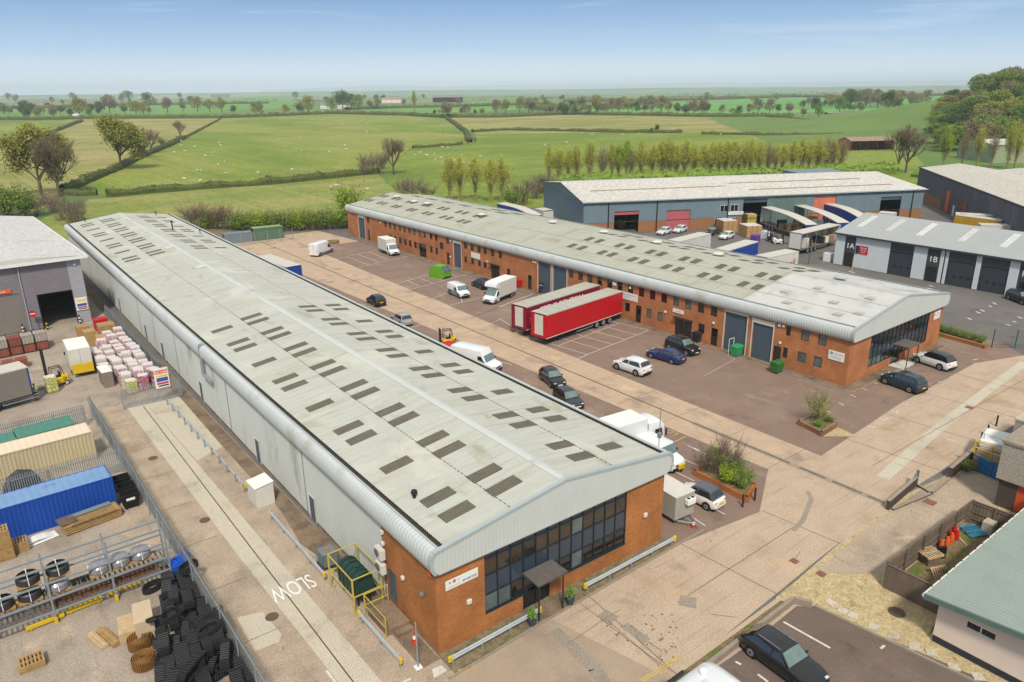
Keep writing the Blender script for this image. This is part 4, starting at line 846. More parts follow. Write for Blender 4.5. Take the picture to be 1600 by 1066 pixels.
# unit 1A block: face plane x=122.7 looking toward -x ; u runs from y=67 downwards
U = thing('trade_units', (122.7, 67.0, 0), 'grey trade unit terrace with white panels and dark doors marked 1A and 1B', 'industrial building')
TU = Matrix(((0, 1, 0, 0), (-1, 0, 0, 0), (0, 0, 1, 0), (0, 0, 0, 1)))
defm('panel_dark', '3f3f42', rough=.5, var=.04); defm('panel_pale', 'bfc6c9', rough=.5, var=.04); defm('unit_roof', '989b9b', rough=.5, var=.04, scale=.4); defm('sect_door', '353a40', rough=.5, var=.05); defm('rooflight_white', 'bfc2bc', rough=.4)
mb = MB()
for a, b in ((0, 1.7), (3.6, 9.5), (13.3, 15.4), (17.4, 17.95), (18.15, 18.6), (22.55, 23.3), (27.1, 28.4)): 
    mb = MB(); mb.corr([(0, -b, .05), (0, -b, 5.3)], [(-1, 0, 0)]*2, (0, 1, 0), b-a, .2, .02); mb.build('white_panel', 'panel_pale', U)
mb = MB()
wall_holes(mb, 44, 5.5, [(9.55, 0, 13.25, 3.9), (18.7, 0, 22.5, 3.9), (23.4, 0, 27.05, 3.9), (1.95, 0, 3.4, 2.4), (15.6, 0, 17.2, 2.4), (28.7, 0, 30.2, 2.4), (31, 0, 34, 3.9), (35, 0, 38.5, 3.9)], Matrix.Translation((.04, 0, 0)) @ TU, .2)
mb.box(.05, -44, 0, 19, -43.9, 5.5)
mb.build('dark_wall', 'panel_dark', U)
mb = MB(); mb.quad((.04, 0, 0), (18.5, 0, 0), (18.5, 0, 5.6), (.04, 0, 5.6)); mb.add([(.04, 0, 5.6), (18.5, 0, 5.6), (9.2, 0, 8.0)], [(0, 1, 2)]); mb.build('gable_wall', 'panel_pale', U)
for a, b in ((9.6, 13.2), (18.75, 22.45), (23.45, 27.0), (31, 34), (35, 38.5)):
    o_ = roller(U, TU, a, b, 3.9, 'sect_door', .16, .55)
    for k in range(3): c = a+(b-a)*(k+.75)/3.6+.3; mb = MB(); mb.box(c-.25, .12, 1.35, c+.25, .15, 1.6, TU); mb.build('vision_panel', 'glass', o_)
for a, b in ((1.95, 3.4), (15.6, 17.2), (28.7, 30.2)): window(U, TU, a, 0.02, b, 2.4, 'frame_dark', 'glass', bars=1, name='entrance_door')
mb = MB(); mb.corr([(-.45, -44, 5.55), (9.2, -44, 8.0)], [(0, 0, 1)]*2, (0, 1, 0), 44.15, .35, .035); mb.corr([(9.2, -44, 8.0), (19, -44, 5.6)], [(0, 0, 1)]*2, (0, 1, 0), 44.15, .35, .035); mb.build('roof', 'unit_roof', U)
mb = MB(); mb.box(-.52, -44, 5.3, -.3, .2, 5.58); mb.box(-.3, -44, 5.3, .1, .15, 5.35); mb.build('eaves_gutter', 'panel_dark', U)
for y in (-2.3, -7.3, -12.4, -18.8, -24.7, -30.0, -36): 
    mb = MB(); mb.corr([(2.9, y-.45, 5.55+.254*3.35+.015), (8.2, y-.45, 5.55+.254*8.65+.015)], [(0, 0, 1)]*2, (0, 1, 0), 1.05, .35, .035); mb.build('rooflight', 'rooflight_white', U)
for body, u in (('1A', 2.7), ('1B', 16.4), ('1C', 29.4)): text(body, 1.25, 'ink_white', U, frame((-.03, -u, 3.55), (0, -1, 0), (0, 0, 1)), name='unit_number')
s_ = board('sign_board', frame((122.66, 62.2, 3.2), (0, -1, 0), (0, 0, 1)), 2.1, 1.35, 'red and navy letting board on the white panel between 1A and the first dark door', m='red', lines=[('TO LET', .38, .3, .3, 'ink_white', 1), ('trade units', .25, .3, -.05, 'ink_white', 1), ('call now', .22, .3, -.4, 'ink_white', 1)])
mb = MB(); mb.box(-1.04, -.66, .05, -.5, .66, .058); mb.build('side_band', 'ink_navy', s_)
# blue grey building
defm('blue_clad', '6a7c84', rough=.55, var=.07, scale=.4); defm('green_clad', '5c706b', rough=.55, var=.07); defm('pink_door', 'a5575c', rough=.7, var=.18, scale=1.5, stretch=(1, 1, 3)); defm('bb_roof', 'b9b6ae', rough=.8, var=.05, scale=.25, speck=1.5)
P0 = G(912.5, 316, 6.9); P1 = G(1445, 295, 6.9); dv = (P1-P0); BBL = dv.length; an = math.atan2(dv.y, dv.x)
BB = thing('haulage_depot', (P0.x, P0.y, 0), 'long blue grey depot with pale roof, brick base and pink roller doors', 'industrial building', rz=an)
defm('bb_brick', '8e6446', rough=.9, var=.15, scale=2)
def bbu(px, z=0):   # position along the depot front of a ground pixel's column
    v = _f*CF+_r*(px[0]-800)-_u*(px[1]-533); o = Vector((P0.x, P0.y, CH)); n_ = Vector((-math.sin(an), math.cos(an), 0))
    t = (Vector((P0.x, P0.y, 0)).dot(n_))/v.dot(n_); w = v*t; return (Vector((w.x-P0.x, w.y-P0.y, 0))).dot(Vector((math.cos(an), math.sin(an), 0))), w.z+CH
ops = [((960, 331), (997, 362), 'open'), ((1042, 329), (1077, 361), 'pink'), ((1162, 312), (1195, 353), 'open'), ((1273, 307), (1304, 335), 'orange'), ((1377, 308), (1405, 333), 'open')]
hs = []
for a, b, k in ops: u0, z0 = bbu(a); u1, z1 = bbu(b); hs.append((u0, 0, u1, max(3.6, min(6.3, z0)), k))
mb = MB(); wall_holes(mb, BBL, 2.4, [(h[0], 0, h[2], 2.4) for h in hs], I4, .2); mb.build('brick_base', 'bb_brick', BB)
mb = MB()
def bbclad(x0, x1, z0, z1, mb): mb.corr([(x0, -.02, z0), (x0, -.02, z1)], [(0, -1, 0)]*2, (1, 0, 0), x1-x0, .45, .04)
cur = 0; g1 = (bbu((1196, 340))[0], bbu((1257, 340))[0])
for h in hs:
    bbclad(cur, h[0], 2.4, 6.9, mb); bbclad(h[0], h[2], h[3], 6.9, mb); cur = h[2]
bbclad(cur, BBL, 2.4, 6.9, mb)
mb.corr([(0, 0, 0), (0, 0, 6.9)], [(-1, 0, 0)]*2, (0, 1, 0), 36, .45, .04); mb.quad((BBL, 0, 0), (BBL, 36, 0), (BBL, 36, 6.9), (BBL, 0, 6.9)); mb.add([(0, 0, 6.9), (0, 36, 6.9), (0, 18, 8.9)], [(0, 1, 2)]); mb.add([(BBL, 0, 6.9), (BBL, 36, 6.9), (BBL, 18, 8.9)], [(0, 1, 2)])
mb.build('wall_cladding', 'blue_clad', BB)
mb = MB(); bbclad(g1[0]+.2, g1[1], .4, 6.88, mb); o_ = mb.build('green_cladding', 'green_clad', BB); o_.location.y = -.05
mb = MB(); mb.add([(-.4, -.5, 6.9), (BBL+.4, -.5, 6.9), (BBL+.4, 18, 8.95), (-.4, 18, 8.95), (BBL+.4, 36.5, 6.9), (-.4, 36.5, 6.9)], [(0, 1, 2, 3), (3, 2, 4, 5)]); mb.build('roof', 'bb_roof', BB)
mb = MB(); mb.box(-.45, -.62, 6.7, BBL+.45, -.45, 6.93); mb.build('gutter', 'trim', BB)
for (x0, x1, y) in ((4, 36, 8.5), (40, 76, 4.5), (38, 72, 11)): mb = MB(); zz = 6.9+(y+.5)/18.5*2.05; mb.box(x0, y, zz+.02, x1, y+.8, zz+.1); mb.build('rooflight', defm('bb_skylight', '8b8066', rough=.7), BB)
for h in hs:
    k = h[4]
    if k == 'pink': roller(BB, I4, h[0], h[2], h[3], 'pink_door', .15)
    elif k == 'orange': roller(BB, I4, h[0], h[2], h[3], defm('coral', 'c07055', rough=.6), .15)
    else:
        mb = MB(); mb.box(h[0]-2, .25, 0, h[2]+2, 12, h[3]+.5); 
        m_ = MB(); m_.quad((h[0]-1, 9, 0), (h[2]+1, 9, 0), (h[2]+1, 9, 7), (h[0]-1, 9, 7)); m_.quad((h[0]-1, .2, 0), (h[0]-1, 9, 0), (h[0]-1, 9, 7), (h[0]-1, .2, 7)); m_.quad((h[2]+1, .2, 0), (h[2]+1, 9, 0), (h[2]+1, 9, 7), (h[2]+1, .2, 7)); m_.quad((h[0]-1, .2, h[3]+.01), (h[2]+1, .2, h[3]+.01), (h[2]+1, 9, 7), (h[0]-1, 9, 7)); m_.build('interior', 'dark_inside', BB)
        if k == 'open' and h[0] < 10 or True:
            r_ = roller(BB, Matrix.Translation((0, 0, h[3]-.75)), h[0], h[2], .75, 'pink_door' if h[0] < 15 else 'roller', .15)
for px in ((951, 318), (1027, 315), (1138, 312), (1427, 300)): u = bbu(px)[0]; mb = MB(); mb.cyl((u, -.2, 0), (u, -.2, 6.8), .12, 6); mb.build('downpipe', 'brown_frame', BB)
for px in ((1131, 326), (1147, 325)): u, z = bbu(px); window(BB, Matrix.Translation((0, -.15, 0)), u-.9, z-.75, u+.9, z+.75, 'white', 'glass', bars=1, d=.03)
for px in ((1122, 344), (1143, 342)): u, z = bbu(px); window(BB, Matrix.Translation((0, -.15, 0)), u-.9, 1.0, u+.9, 2.2, 'white', 'glass', bars=1, d=.03)
u, z = bbu((1131, 346)); window(BB, Matrix.Translation((0, -.15, 0)), u-.6, .02, u+.6, 2.3, 'white', 'glass', d=.03, name='door')
u, z = bbu((1147, 333)); board('sign_board', frame(BB.matrix_basis @ Vector((u+.3, -.2, max(z, 2.9))), (math.cos(an), math.sin(an), 0), (0, 0, 1)), 3.6, .7, 'white sign with red lettering under the depot office windows', lines=[('SHIPPING', .38, -.6, 0, 'ink_grey', 1), ('SERVICES', .38, 1, 0, 'ink_red', .8)])
e0 = G(1378, 268, 7.2); mb = MB(); mb.box(0, 0, 0, 14, 8, 7.0); o_ = tag(mb.build('rear_store', 'blue_clad', loc=(*(BB.matrix_basis @ Vector((BBL-10, 36.2, 0)))[:2], 0), rz=an), 'blue clad store standing behind the far right end of the depot', 'building')
# right dark grey building (roof given by surveyed ridge, eaves and valley)
defm('rg_clad', '5b5960', rough=.6, var=.08, scale=.5, stretch=(1, 1, .3), col2='6b6a70', thr=(.5, .7)); defm('rg_roof', 'b3afa4', rough=.8, var=.04, scale=.3, speck=2)
e0, e1 = G(1437, 262, 7.8), G(1600, 324, 7.8); d1 = (e1-e0).normalized(); e1 = e0+d1*110
r0, r1 = G(1492, 258, 9.2), None; r0 = e0+Vector((3.5, -8.5, 1.5)); r1 = r0+d1*110; v0 = r0+Vector((3.5, -8.5, -1.3)); v1 = v0+d1*110; q0 = v0+Vector((4, -9.5, 1.4)); q1 = q0+d1*110
RG = thing('warehouse', (e0.x, e0.y, 0), 'dark grey clad warehouse with a pale twin pitched roof at the right edge', 'warehouse')
off = Vector((e0.x, e0.y, 0))
mb = MB()
for a, b, c, d in ((e0, e1, r1, r0), (r0, r1, v1, v0), (v0, v1, q1, q0)): mb.quad(a-off-Vector((0, 0, 0)), b-off, c-off, d-off)
mb.build('roof', 'rg_roof', RG)
mb = MB(); nrm = Vector((d1.y, -d1.x, 0)); nrm = -nrm if nrm.dot(Vector((-1, 1, 0))) < 0 else nrm
mb.corr([Vector((0, 0, 0)), Vector((0, 0, 7.8))], [nrm]*2, d1, 108, .6, .05); 
for a, b in ((e0, r0), (r0, v0), (v0, q0)): mb.quad((a-off)*1-Vector((0, 0, (a-off).z)), (b-off)-Vector((0, 0, (b-off).z)), b-off, a-off)
mb.build('wall_cladding', 'rg_clad', RG)
mb = MB(); a = Vector((0, 0, 7.72))+nrm*.25; b = a+d1*108; mb.quad(a, b, b+Vector((0, 0, .2)), a+Vector((0, 0, .2))); mb.quad(a+Vector((0, 0, .2)), b+Vector((0, 0, .2)), b-nrm*.4+Vector((0, 0, .2)), a-nrm*.4+Vector((0, 0, .2))); mb.build('eaves_gutter', 'brown_frame', RG)
def rgbox(name, s0, s1, z0, z1, m, out=.12):
    mb = MB(); T_ = Matrix(((d1.x, nrm.x, 0, 0), (d1.y, nrm.y, 0, 0), (0, 0, 1, 0), (0, 0, 0, 1))); mb.box(s0, 0.05, z0, s1, out, z1, T_); return mb.build(name, m, RG)
rgbox('brick_base', 4, 24, 0, 2.4, 'bb_brick'); rgbox('orange_door', 27, 29.5, .2, 5.2, 'orange'); rgbox('open_door', 38, 42, .0, 4.2, 'brick_old'); rgbox('open_door', 52, 56, 0, 4, 'brick_old'); rgbox('door', 33, 34.2, 0, 2.4, 'white')
rgbox('ridge', 0, .1, 0, .1, 'rg_clad')
# green roofed cream building
GRb = thing('cream_building', (39.75, 12.9, 0), 'cream rendered building with a sage green ribbed roof at the lower right', 'building')
defm('cream_render', 'd4c3b4', rough=.85, var=.04, scale=.8, col2='b39a8c', thr=(.6, .8)); defm('sage_roof', '8c9890', rough=.5, var=.05, scale=.4, col2='838f86', thr=(.5, .8)); defm('sage_trim', '5b7068', rough=.5); defm('plinth_dark', '2e3038', rough=.8)
TW = Matrix(((0, 1, 0, 0), (-1, 0, 0, 0), (0, 0, 1, 0), (0, 0, 0, 1)))
mb = MB(); wall_holes(mb, 22, 3.0, [(1.45, 1.85, 2.95, 2.35)], Matrix.Translation((0, 0, 0)) @ TW, .12); mb.quad((0, 0, 0), (26, 0, 0), (26, 0, 3.0), (0, 0, 3.0)); mb.build('render_wall', 'cream_render', GRb)
window(GRb, TW, 1.45, 1.85, 2.95, 2.35, 'white', 'glass', bars=1, d=.08)
mb = MB(); mb.box(-.03, -22, -.02, 0.0, -.02, .42); mb.build('plinth', 'plinth_dark', GRb)
mb = MB(); mb.corr([(-.7, .55, 3.07), (-.7, -22, 5.2)], [(0, 0, 1)]*2, (1, 0, 0), 27, .3, .07); mb.build('roof', 'sage_roof', GRb)
mb = MB(); mb.add([(-.74, .6, 2.82), (-.74, -22, 4.95), (-.74, -22, 5.27), (-.74, .6, 3.14), (-.62, .6, 2.82), (-.62, -22, 4.95), (-.62, -22, 5.27), (-.62, .6, 3.14)], [(0, 1, 2, 3), (4, 7, 6, 5), (3, 2, 6, 7), (0, 4, 5, 1), (0, 3, 7, 4)]); mb.build('verge_trim', 'sage_trim', GRb)
mb = MB(); mb.box(-.75, .58, 2.95, 26, .68, 3.1); mb.build('gutter', 'offwhite', GRb)
for k in range(16): mb = MB(); mb.box(.3+k*.95, .62, 2.9, .42+k*.95, .74, 3.12); mb.build('gutter_bracket', 'brown_frame', GRb)
# pebbledash building with the orange door
PB_ = thing('pebbledash_building', (58.2, 16.7, 0), 'pebbledash building with a dark base and orange door at the right edge', 'building', rz=R(0))
defm('pebble', '9d9488', rough=.95, var=.3, scale=9, speck=16, bump=1)
mb = MB(); wall_holes(mb, 8, 2.3, [(1.25, .1, 2.45, 2.2)], TW, .1); mb.quad((0, 0, 0), (9, 0, 0), (9, 0, 2.3), (0, 0, 2.3)); mb.build('base_wall', defm('base_dark', '4a3f3a', rough=.8), PB_)
mb = MB(); mb.box(-.25, -8, 2.3, 9, .2, 5.2); mb.build('upper_wall', 'pebble', PB_)
mb = MB(); mb.box(-.35, -8, 5.2, 9, .3, 5.4); mb.build('roof', 'patch_grey', PB_)
window(PB_, TW, 1.25, .1, 2.45, 2.2, defm('door_orange', 'c4502e', rough=.5), 'door_orange', d=.05, name='door')
mb = MB(); mb.box(-.28, -1.95, 1.5, -.26+.32, -1.6, 1.55); 
mb = MB(); mb.box(-.02+.05, -2.0, 1.45, .07, -1.7, 1.55); 
TWc = thing('loading_bay_wall', (64.3, 16.9, 0), 'tall pebbledash block beside the yellow railed platform', 'building')
mb = MB(); mb.box(0, -6, 0, 8, 1.4, 4.6); mb.build('wall', 'pebble', TWc); mb = MB(); mb.box(-.05, -6.05, 4.6, 8.05, 1.45, 4.75); mb.build('coping', 'conc_pale', TWc)
# blue gates, raised platform, yellow rail, white cabinet
gp0, gp1 = Vector((62.7, 20.3, 0)), Vector((61.9, 16.9, 0))
Gt = thing('steel_gates', (62.75, 20.2, 0), 'pair of bright blue steel gates under the yellow railing', 'gate', rz=math.atan2(gp1.y-gp0.y, gp1.x-gp0.x))
defm('gate_blue', '23608f', rough=.5, var=.15, scale=2)
for k in (0, 1):
    mb = MB(); mb.box(k*1.72+.03, -.03, .08, k*1.72+1.7, .03, 1.35); 
    mb.build('gate_leaf', 'gate_blue', Gt)
mb = MB(); mb.box(1.85, .035, .85, 2.25, .045, 1.15); mb.build('notice', 'white', Gt)
Pf = thing('loading_platform', (64.1, 18.6, 0), 'dark raised loading platform behind the blue gates', 'platform', rz=R(14)); mb = MB(); mb.box(-1.2, -1.9, 0, 3.4, 1.8, 1.2); mb.build('deck', 'tarmac_red', Pf)
railframe('guard_rail', (63.0, 18.6, 1.2), 'bright yellow guard railing on the raised platform', [(0.3, 1.75), (.2, .5), (0, -1.0), (0.1, -1.8)], 1.1, 'yellow', w=.12)
railframe('guard_rail', (65.0, 18.8, 1.2), 'thin grey railing in front of the white covered stack', [(0.0, 1.6), (-.2, -1.8)], 1.2, 'steel', w=.04)
Wc = thing('covered_pallets', (66.3, 19.6, 0), 'white sheeted stack standing behind the yellow railing', 'covered stack', rz=R(12)); mb = MB(); mb.bbox(-1.4, -1.25, 0, 1.4, 1.25, 1.8, .12); mb.build('sheet', 'white', Wc); mb = MB(); mb.bbox(-1.46, -1.3, 1.3, 1.46, 1.3, 1.95, .1); mb.build('lid', 'white', Wc)
# dark low walls of the ramp
def wallseg(pts, h, w, label, m='base_dark', name='low_wall'):
    o = Vector((*pts[0], 0)); t_ = thing(name, o, label, 'wall')
    mb = MB(); cp = MB()
    for a, b in zip(pts[:-1], pts[1:]):
        a, b = Vector((*a, 0))-o, Vector((*b, 0))-o; L_ = (b-a).length; T_ = Matrix.Translation(a) @ Matrix.Rotation(math.atan2(b.y-a.y, b.x-a.x), 4, 'Z')
        mb.box(-w/2, -w/2, -.05, L_+w/2, w/2, h, T_); cp.box(-w/2-.02, -w/2-.02, h+.002, L_+w/2+.02, w/2+.02, h+.05, T_)
    mb.build('wall', m, t_); cp.build('coping', 'patch_grey', t_); return t_
wallseg([(51.4, 21.3), (56.4, 21.7)], .75, .22, 'low dark wall beside the road drain end, left of the grey post'); wallseg([(56.6, 21.6), (56.1, 20.3), (51.6, 21.0)], .12, .15, 'thin dark kerb wall enclosing the triangle of gravel')
wallseg([(59.8, 20.55), (65.6, 20.9)], .95, .25, 'taller dark wall leading up to the blue gates'); wallseg([(56.1, 20.3), (59.7, 20.5)], .1, .15, 'low dark kerb between the ramp walls')
P_ = thing('gate_post', (56.6, 21.7, 0), 'grey steel post at the end of the low dark wall', 'post'); mb = MB(); mb.box(-.1, -.08, 0, .1, .08, 1.3); mb.build('post', 'sage_trim', P_); mb = MB(); mb.box(-.5, -.03, .7, -.12, .03, 1.15); mb.build('hinge_plate', 'galv', P_)
# timber fence enclosure
def timber(a, b, h, label, inside=False, n=4):
    a, b = Vector((*a, 0)), Vector((*b, 0)); L_ = (b-a).length; an_ = math.atan2(b.y-a.y, b.x-a.x); t_ = thing('timber_fence', a, label, 'fence', rz=an_)
    mb = MB(); k = int(L_/.11)
    for i in range(k): mb.box(i*L_/k+.004, -.012+(i % 2)*.008, .03, (i+1)*L_/k-.004, .006+(i % 2)*.008, h)
    mb.build('boarding', 'wood_grey', t_)
    for z in (.35, h*.5, h-.2): mb = MB(); mb.box(0, -.06, z, L_, -.016, z+.08); mb.build('rail', 'wood_grey', t_)
    mb = MB(); mb.box(0, -.05, h+.002, L_, .05, h+.04); mb.build('capping', 'wood_grey', t_)
    for i in range(n+1): mb = MB(); x = L_*i/n; mb.box(x-.05, -.16, 0, x+.05, -.062, h+.12); mb.build('post', 'wood_grey', t_)
    return t_
timber((42.3, 17.0), (54.2, 16.9), 1.75, 'weathered timber fence along the ramp side of the junk enclosure', n=5)
timber((42.25, 13.6), (42.2, 16.95), 1.75, 'weathered timber fence facing the gravel at the enclosure end', n=2); timber((54.25, 16.8), (54.35, 13.9), 1.75, 'dark timber fence at the far end of the junk enclosure', n=2)
sheet('enclosure_ground', [(42.3, 16.9), (54.2, 16.85), (54.2, 13.2), (40, 13.2), (42.2, 13.6)], .025, 'soil')
# ------------------------------------------------------------------ vehicles (local x forward, origin on the ground at the middle)
def paint(k, col, **kw): 
    kw.setdefault('coat', .6); return defm(k, col, rough=.35, var=.02, spec=.5, **kw)
paint('p_white', 'cfd1d2'); paint('p_black', '0a0b0d'); paint('p_grey', '4a4e55'); paint('p_silver', '8b9096'); paint('p_navy', '14245c'); paint('p_teal', '0d2c38'); paint('p_cream', 'd8cfc6'); paint('p_dkgrey', '22252b')
defm('autoglass', '12181a', rough=.04, var=.3, spec=1.0, coat=.6); defm('screen', '5d7370', rough=.06, var=.25, spec=1., coat=.5); defm('plastic', '1b1c1e', rough=.6); defm('cardboard', 'a5845a', rough=.85, var=.15, scale=3); defm('plate_yellow', 'd3b32c', rough=.5); defm('plate_white', 'd8d8d2', rough=.5)
def wheel(mb_parent, x, y, r, w, side, rim='rim'):
    mb = MB(); mb.cyl((x, y-w/2, r), (x, y+w/2, r), r, 18); o = mb.build('wheel', 'rubber', mb_parent, smooth=True, ang=40)
    mb = MB(); yy = y+side*(w/2+.004); mb.cyl((x, yy-side*.02, r), (x, yy+side*.01, r), r*.62, 12)
    q = mb.build('rim', rim, o); mb = MB(); mb.cyl((x, yy, r), (x, yy+side*.03, r), r*.2, 8); mb.build('hub', 'plastic', o); return o
def loft(secs, close=True):
    """secs: list of (x, [(y,z)...]) half sections from sill to centre top; mirrored"""
    mb = MB(); n = len(secs[0][1]); rows = []
    for x, hs_ in secs:
        row = [(x, y, z) for y, z in hs_]+[(x, -y, z) for y, z in reversed(hs_) if y > 1e-6]; rows.append(row)
    m_ = len(rows[0]); mb.v = [p for r_ in rows for p in r_]
    for i in range(len(rows)-1):
        for j in range(m_-1): mb.f.append((i*m_+j, i*m_+j+1, (i+1)*m_+j+1, (i+1)*m_+j)); mb.m.append(0)
        mb.f.append((i*m_+m_-1, i*m_, (i+1)*m_, (i+1)*m_+m_-1)); mb.m.append(0)
    mb.f += [tuple(range(m_))[::-1], tuple(range((len(rows)-1)*m_, len(rows)*m_))]; mb.m += [0, 0]
    return mb
def section(w, zt, zs=.25, rf=.0, zm=None):
    zm = zm or (zs+(zt-zs)*.5)
    return [(w*.90, zs), (w*.985, zs+.12), (w, zm), (w*.985, zt-.10), (w*.95, zt-.03), (w*.86, zt+.0+rf*.3), (w*.45, zt+.015+rf), (0, zt+.02+rf)]
CARS = {
 # L, W, H, belt, hood z, [xA base, xA top, xC top, xC base] as fraction from front(+.5) to rear(-.5), wheel r, tail z
 'hatch': (4.0, 1.74, 1.48, .92, .80, (.20, .05, -.34, -.45), .31, .9),
 'mini': (3.6, 1.63, 1.49, .93, .82, (.22, .08, -.33, -.44), .30, .9),
 'suv': (4.5, 1.86, 1.66, 1.05, .98, (.22, .08, -.36, -.46), .36, 1.05),
 'estate': (4.85, 1.88, 1.5, .95, .87, (.2, .06, -.30, -.455), .35, .96),
 'sedan': (4.7, 1.8, 1.43, .93, .84, (.16, .02, -.22, -.36), .32, .95),
}
def make_car(style, name, col, roofcol=None, rails=False, glass='autoglass'):
    Lc, Wc_, Hc, zb, zh, (a0, a1, c1, c0), wr, zt = CARS[style]; w = Wc_/2; r = thing(name, (0, 0, 0), '-', 'car')
    X = lambda f: f*Lc
    secs = [(X(.5), .58, .5, .36), (X(.49), .74, .58, .28), (X(.465), .86, zh-.2, .22), (X(.42), .94, zh-.1, .2), (X(.36), .985, zh-.03, .2), (X(a0+.03), 1.0, zh+.02, .2), (X(a0-.02), 1.0, zb-.02, .2), (X(0), 1.0, zb, .2), (X(c1+.06), 1.0, zb+.02, .2), (X(-.40), .985, zt, .2), (X(-.455), .93, zt-.03, .24), (X(-.482), .86, zt-.12, .3), (X(-.495), .76, .6, .34), (X(-.5), .66, .52, .4)]
    body = loft([(x, section(w*ww, z, zs)) for x, ww, z, zs in reversed(secs)]).build('body', col, r, smooth=True, ang=38)
    mb = MB(); mb.box(-Lc*.46, -w*.86, .1, Lc*.45, w*.86, .3); mb.build('underbody_shade', 'black', r)  # dark box added below the sills to block light and deepen the contact shade
    # greenhouse
    wb, wt = w*.93, w*.70; zr = Hc
    def cs(x, z, k):
        y = wb+(wt-wb)*k; return (x, y, z)
    prof = [(X(a0), zb-.03, 0), (X(a1), zr-.07, .9), (X((a1*2+c1)/3), zr-.0, 1), (X((a1+c1*2)/3), zr-.01, 1), (X(c1), zr-.08, .92), (X(c0), zb+.0, 0)]
    mb = MB(); rows = []
    for x, z, k in prof:
        yb = wb; yt = wb+(wt-wb)*k; zc = z
        rows.append([(x, yb, zb-.05), (x, yt, z-.02), (x, yt*.86, z+.025*k), (x, 0, z+.05*k)])
    base = []
    for i in range(len(rows)-1):
        a, b = rows[i], rows[i+1]
        for j in range(1, 3):
            for s_ in (1, -1):
                q = [(p[0], p[1]*s_, p[2]) for p in (a[j], b[j], b[j+1], a[j+1])]; mb.quad(*(q if s_ > 0 else q[::-1]))
    # sides: polygon through lower line and upper line
    for s_ in (1, -1):
        low = [(X(a0), wb*s_, zb-.03), (X(c0), wb*s_, zb)]
        up = [(rw[1][0], rw[1][1]*s_, rw[1][2]) for rw in rows[1:-1]]
        for i in range(len(up)-1):
            xa, xb = up[i][0], up[i+1][0]; mb.quad((xa, wb*s_, zb-.04), (xb, wb*s_, zb-.04), up[i+1], up[i])
        mb.add([low[0], up[0], (up[0][0], wb*s_, zb-.04)], [(0, 1, 2)]); mb.add([low[1], up[-1], (up[-1][0], wb*s_, zb-.04)], [(0, 1, 2)])
    cab = mb.build('cabin', roofcol or col, r, smooth=True, ang=38)
    # glass panes, a few mm proud
    def pane(name, pts, m=glass, o=.012):
        n_ = (Vector(pts[1])-Vector(pts[0])).cross(Vector(pts[2])-Vector(pts[0])).normalized()
        c = sum((Vector(p) for p in pts), Vector())/len(pts)
        if n_.dot(c-Vector((0, 0, zb-.3))) < 0: n_ = -n_
        mb = MB(); mb.add([Vector(p)+n_*o for p in pts], [tuple(range(len(pts)))]); return mb.build(name, m, r)
    f0, f1, g0, g1 = rows[0], rows[1], rows[-2], rows[-1]
    L3 = lambda a, b, t: tuple(a[i]+(b[i]-a[i])*t for i in range(3))
    def scr(lo, hi, t0, t1): 
        yb0, yt0 = lo[1][1]*.93, hi[1][1]*.9
        p = lambda t, s_: (lo[1][0]+(hi[1][0]-lo[1][0])*t, (yb0+(yt0-yb0)*t)*s_, (lo[1][2]+(hi[1][2]-lo[1][2])*t)+.02)
        return [p(t0, -1), p(t0, 1), p(t1, 1), p(t1, -1)]
    for nm_, lo_, hi_, t0_, t1_, mm_ in (('windscreen', f0, f1, .08, .93, 'screen'), ('rear_window', g0, g1, .12, .86, glass)):
        mb = MB(); cols = []; sx_ = 1 if nm_ == 'windscreen' else -1
        for q_ in (-1, -.55, 0, .55, 1):
            c_ = []
            for t_ in (t0_, (t0_+t1_)/2, t1_):
                L_ = lambda i, k: lo_[i][k]+(hi_[i][k]-lo_[i][k])*t_
                yw = L_(1, 1)*.93; aq = abs(q_)*.93; zb_ = (L_(2, 2)+(L_(1, 2)-L_(2, 2))*((aq-.86)/.14)) if aq > .86 else (L_(3, 2)+(L_(2, 2)-L_(3, 2))*(aq/.86))
                c_.append((L_(1, 0)+sx_*.02, q_*yw, zb_+.022))
            cols.append(c_)
        for a_, b_ in zip(cols[:-1], cols[1:]):
            for k_ in (0, 1): mb.quad(a_[k_], b_[k_], b_[k_+1], a_[k_+1])
        mb.build(nm_, mm_, r)
    for s_ in (1, -1):
        yk = lambda z: (wb+(wt-wb)*min(1, max(0, (z-zb)/(zr-.08-zb))))*s_
        zlo, zhi = zb+.04, zr-.13; kx = lambda z, xa, xb: xa+(xb-xa)*(z-zb)/(zr-.07-zb)
        fx = lambda z: kx(z, X(a0), X(a1))-.16; rx = lambda z: kx(z, X(c0), X(c1))+.2
        mid = X(-.04); 
        pane('side_window', [(fx(zlo), yk(zlo), zlo), (mid+.04, yk(zlo), zlo), (mid+.04, yk(zhi), zhi), (fx(zhi), yk(zhi), zhi)]); 
        pane('side_window', [(mid-.04, yk(zlo), zlo), (rx(zlo), yk(zlo), zlo), (rx(zhi), yk(zhi), zhi), (mid-.04, yk(zhi), zhi)])
        for x in (X(.315), X(-.29)):
            wheel(r, x, s_*(w-.10), wr, .22, s_)
            mb = MB(); mb.cyl((x, s_*(w-.2), wr+.02), (x, s_*(w+.004), wr+.02), wr+.07, 18); mb.build('wheel_arch', 'plastic', r)
        mb = MB(); mb.bbox(X(.45), s_*w*.6-.12, zh-.26, X(.478), s_*w*.6+.12, zh-.14, .02); mb.build('headlight', 'light_white', r)
        mb = MB(); mb.bbox(X(-.488), s_*w*.68-.12, zt-.28, X(-.46), s_*w*.68+.12, zt-.12, .02); mb.build('tail_light', 'light_red', r)
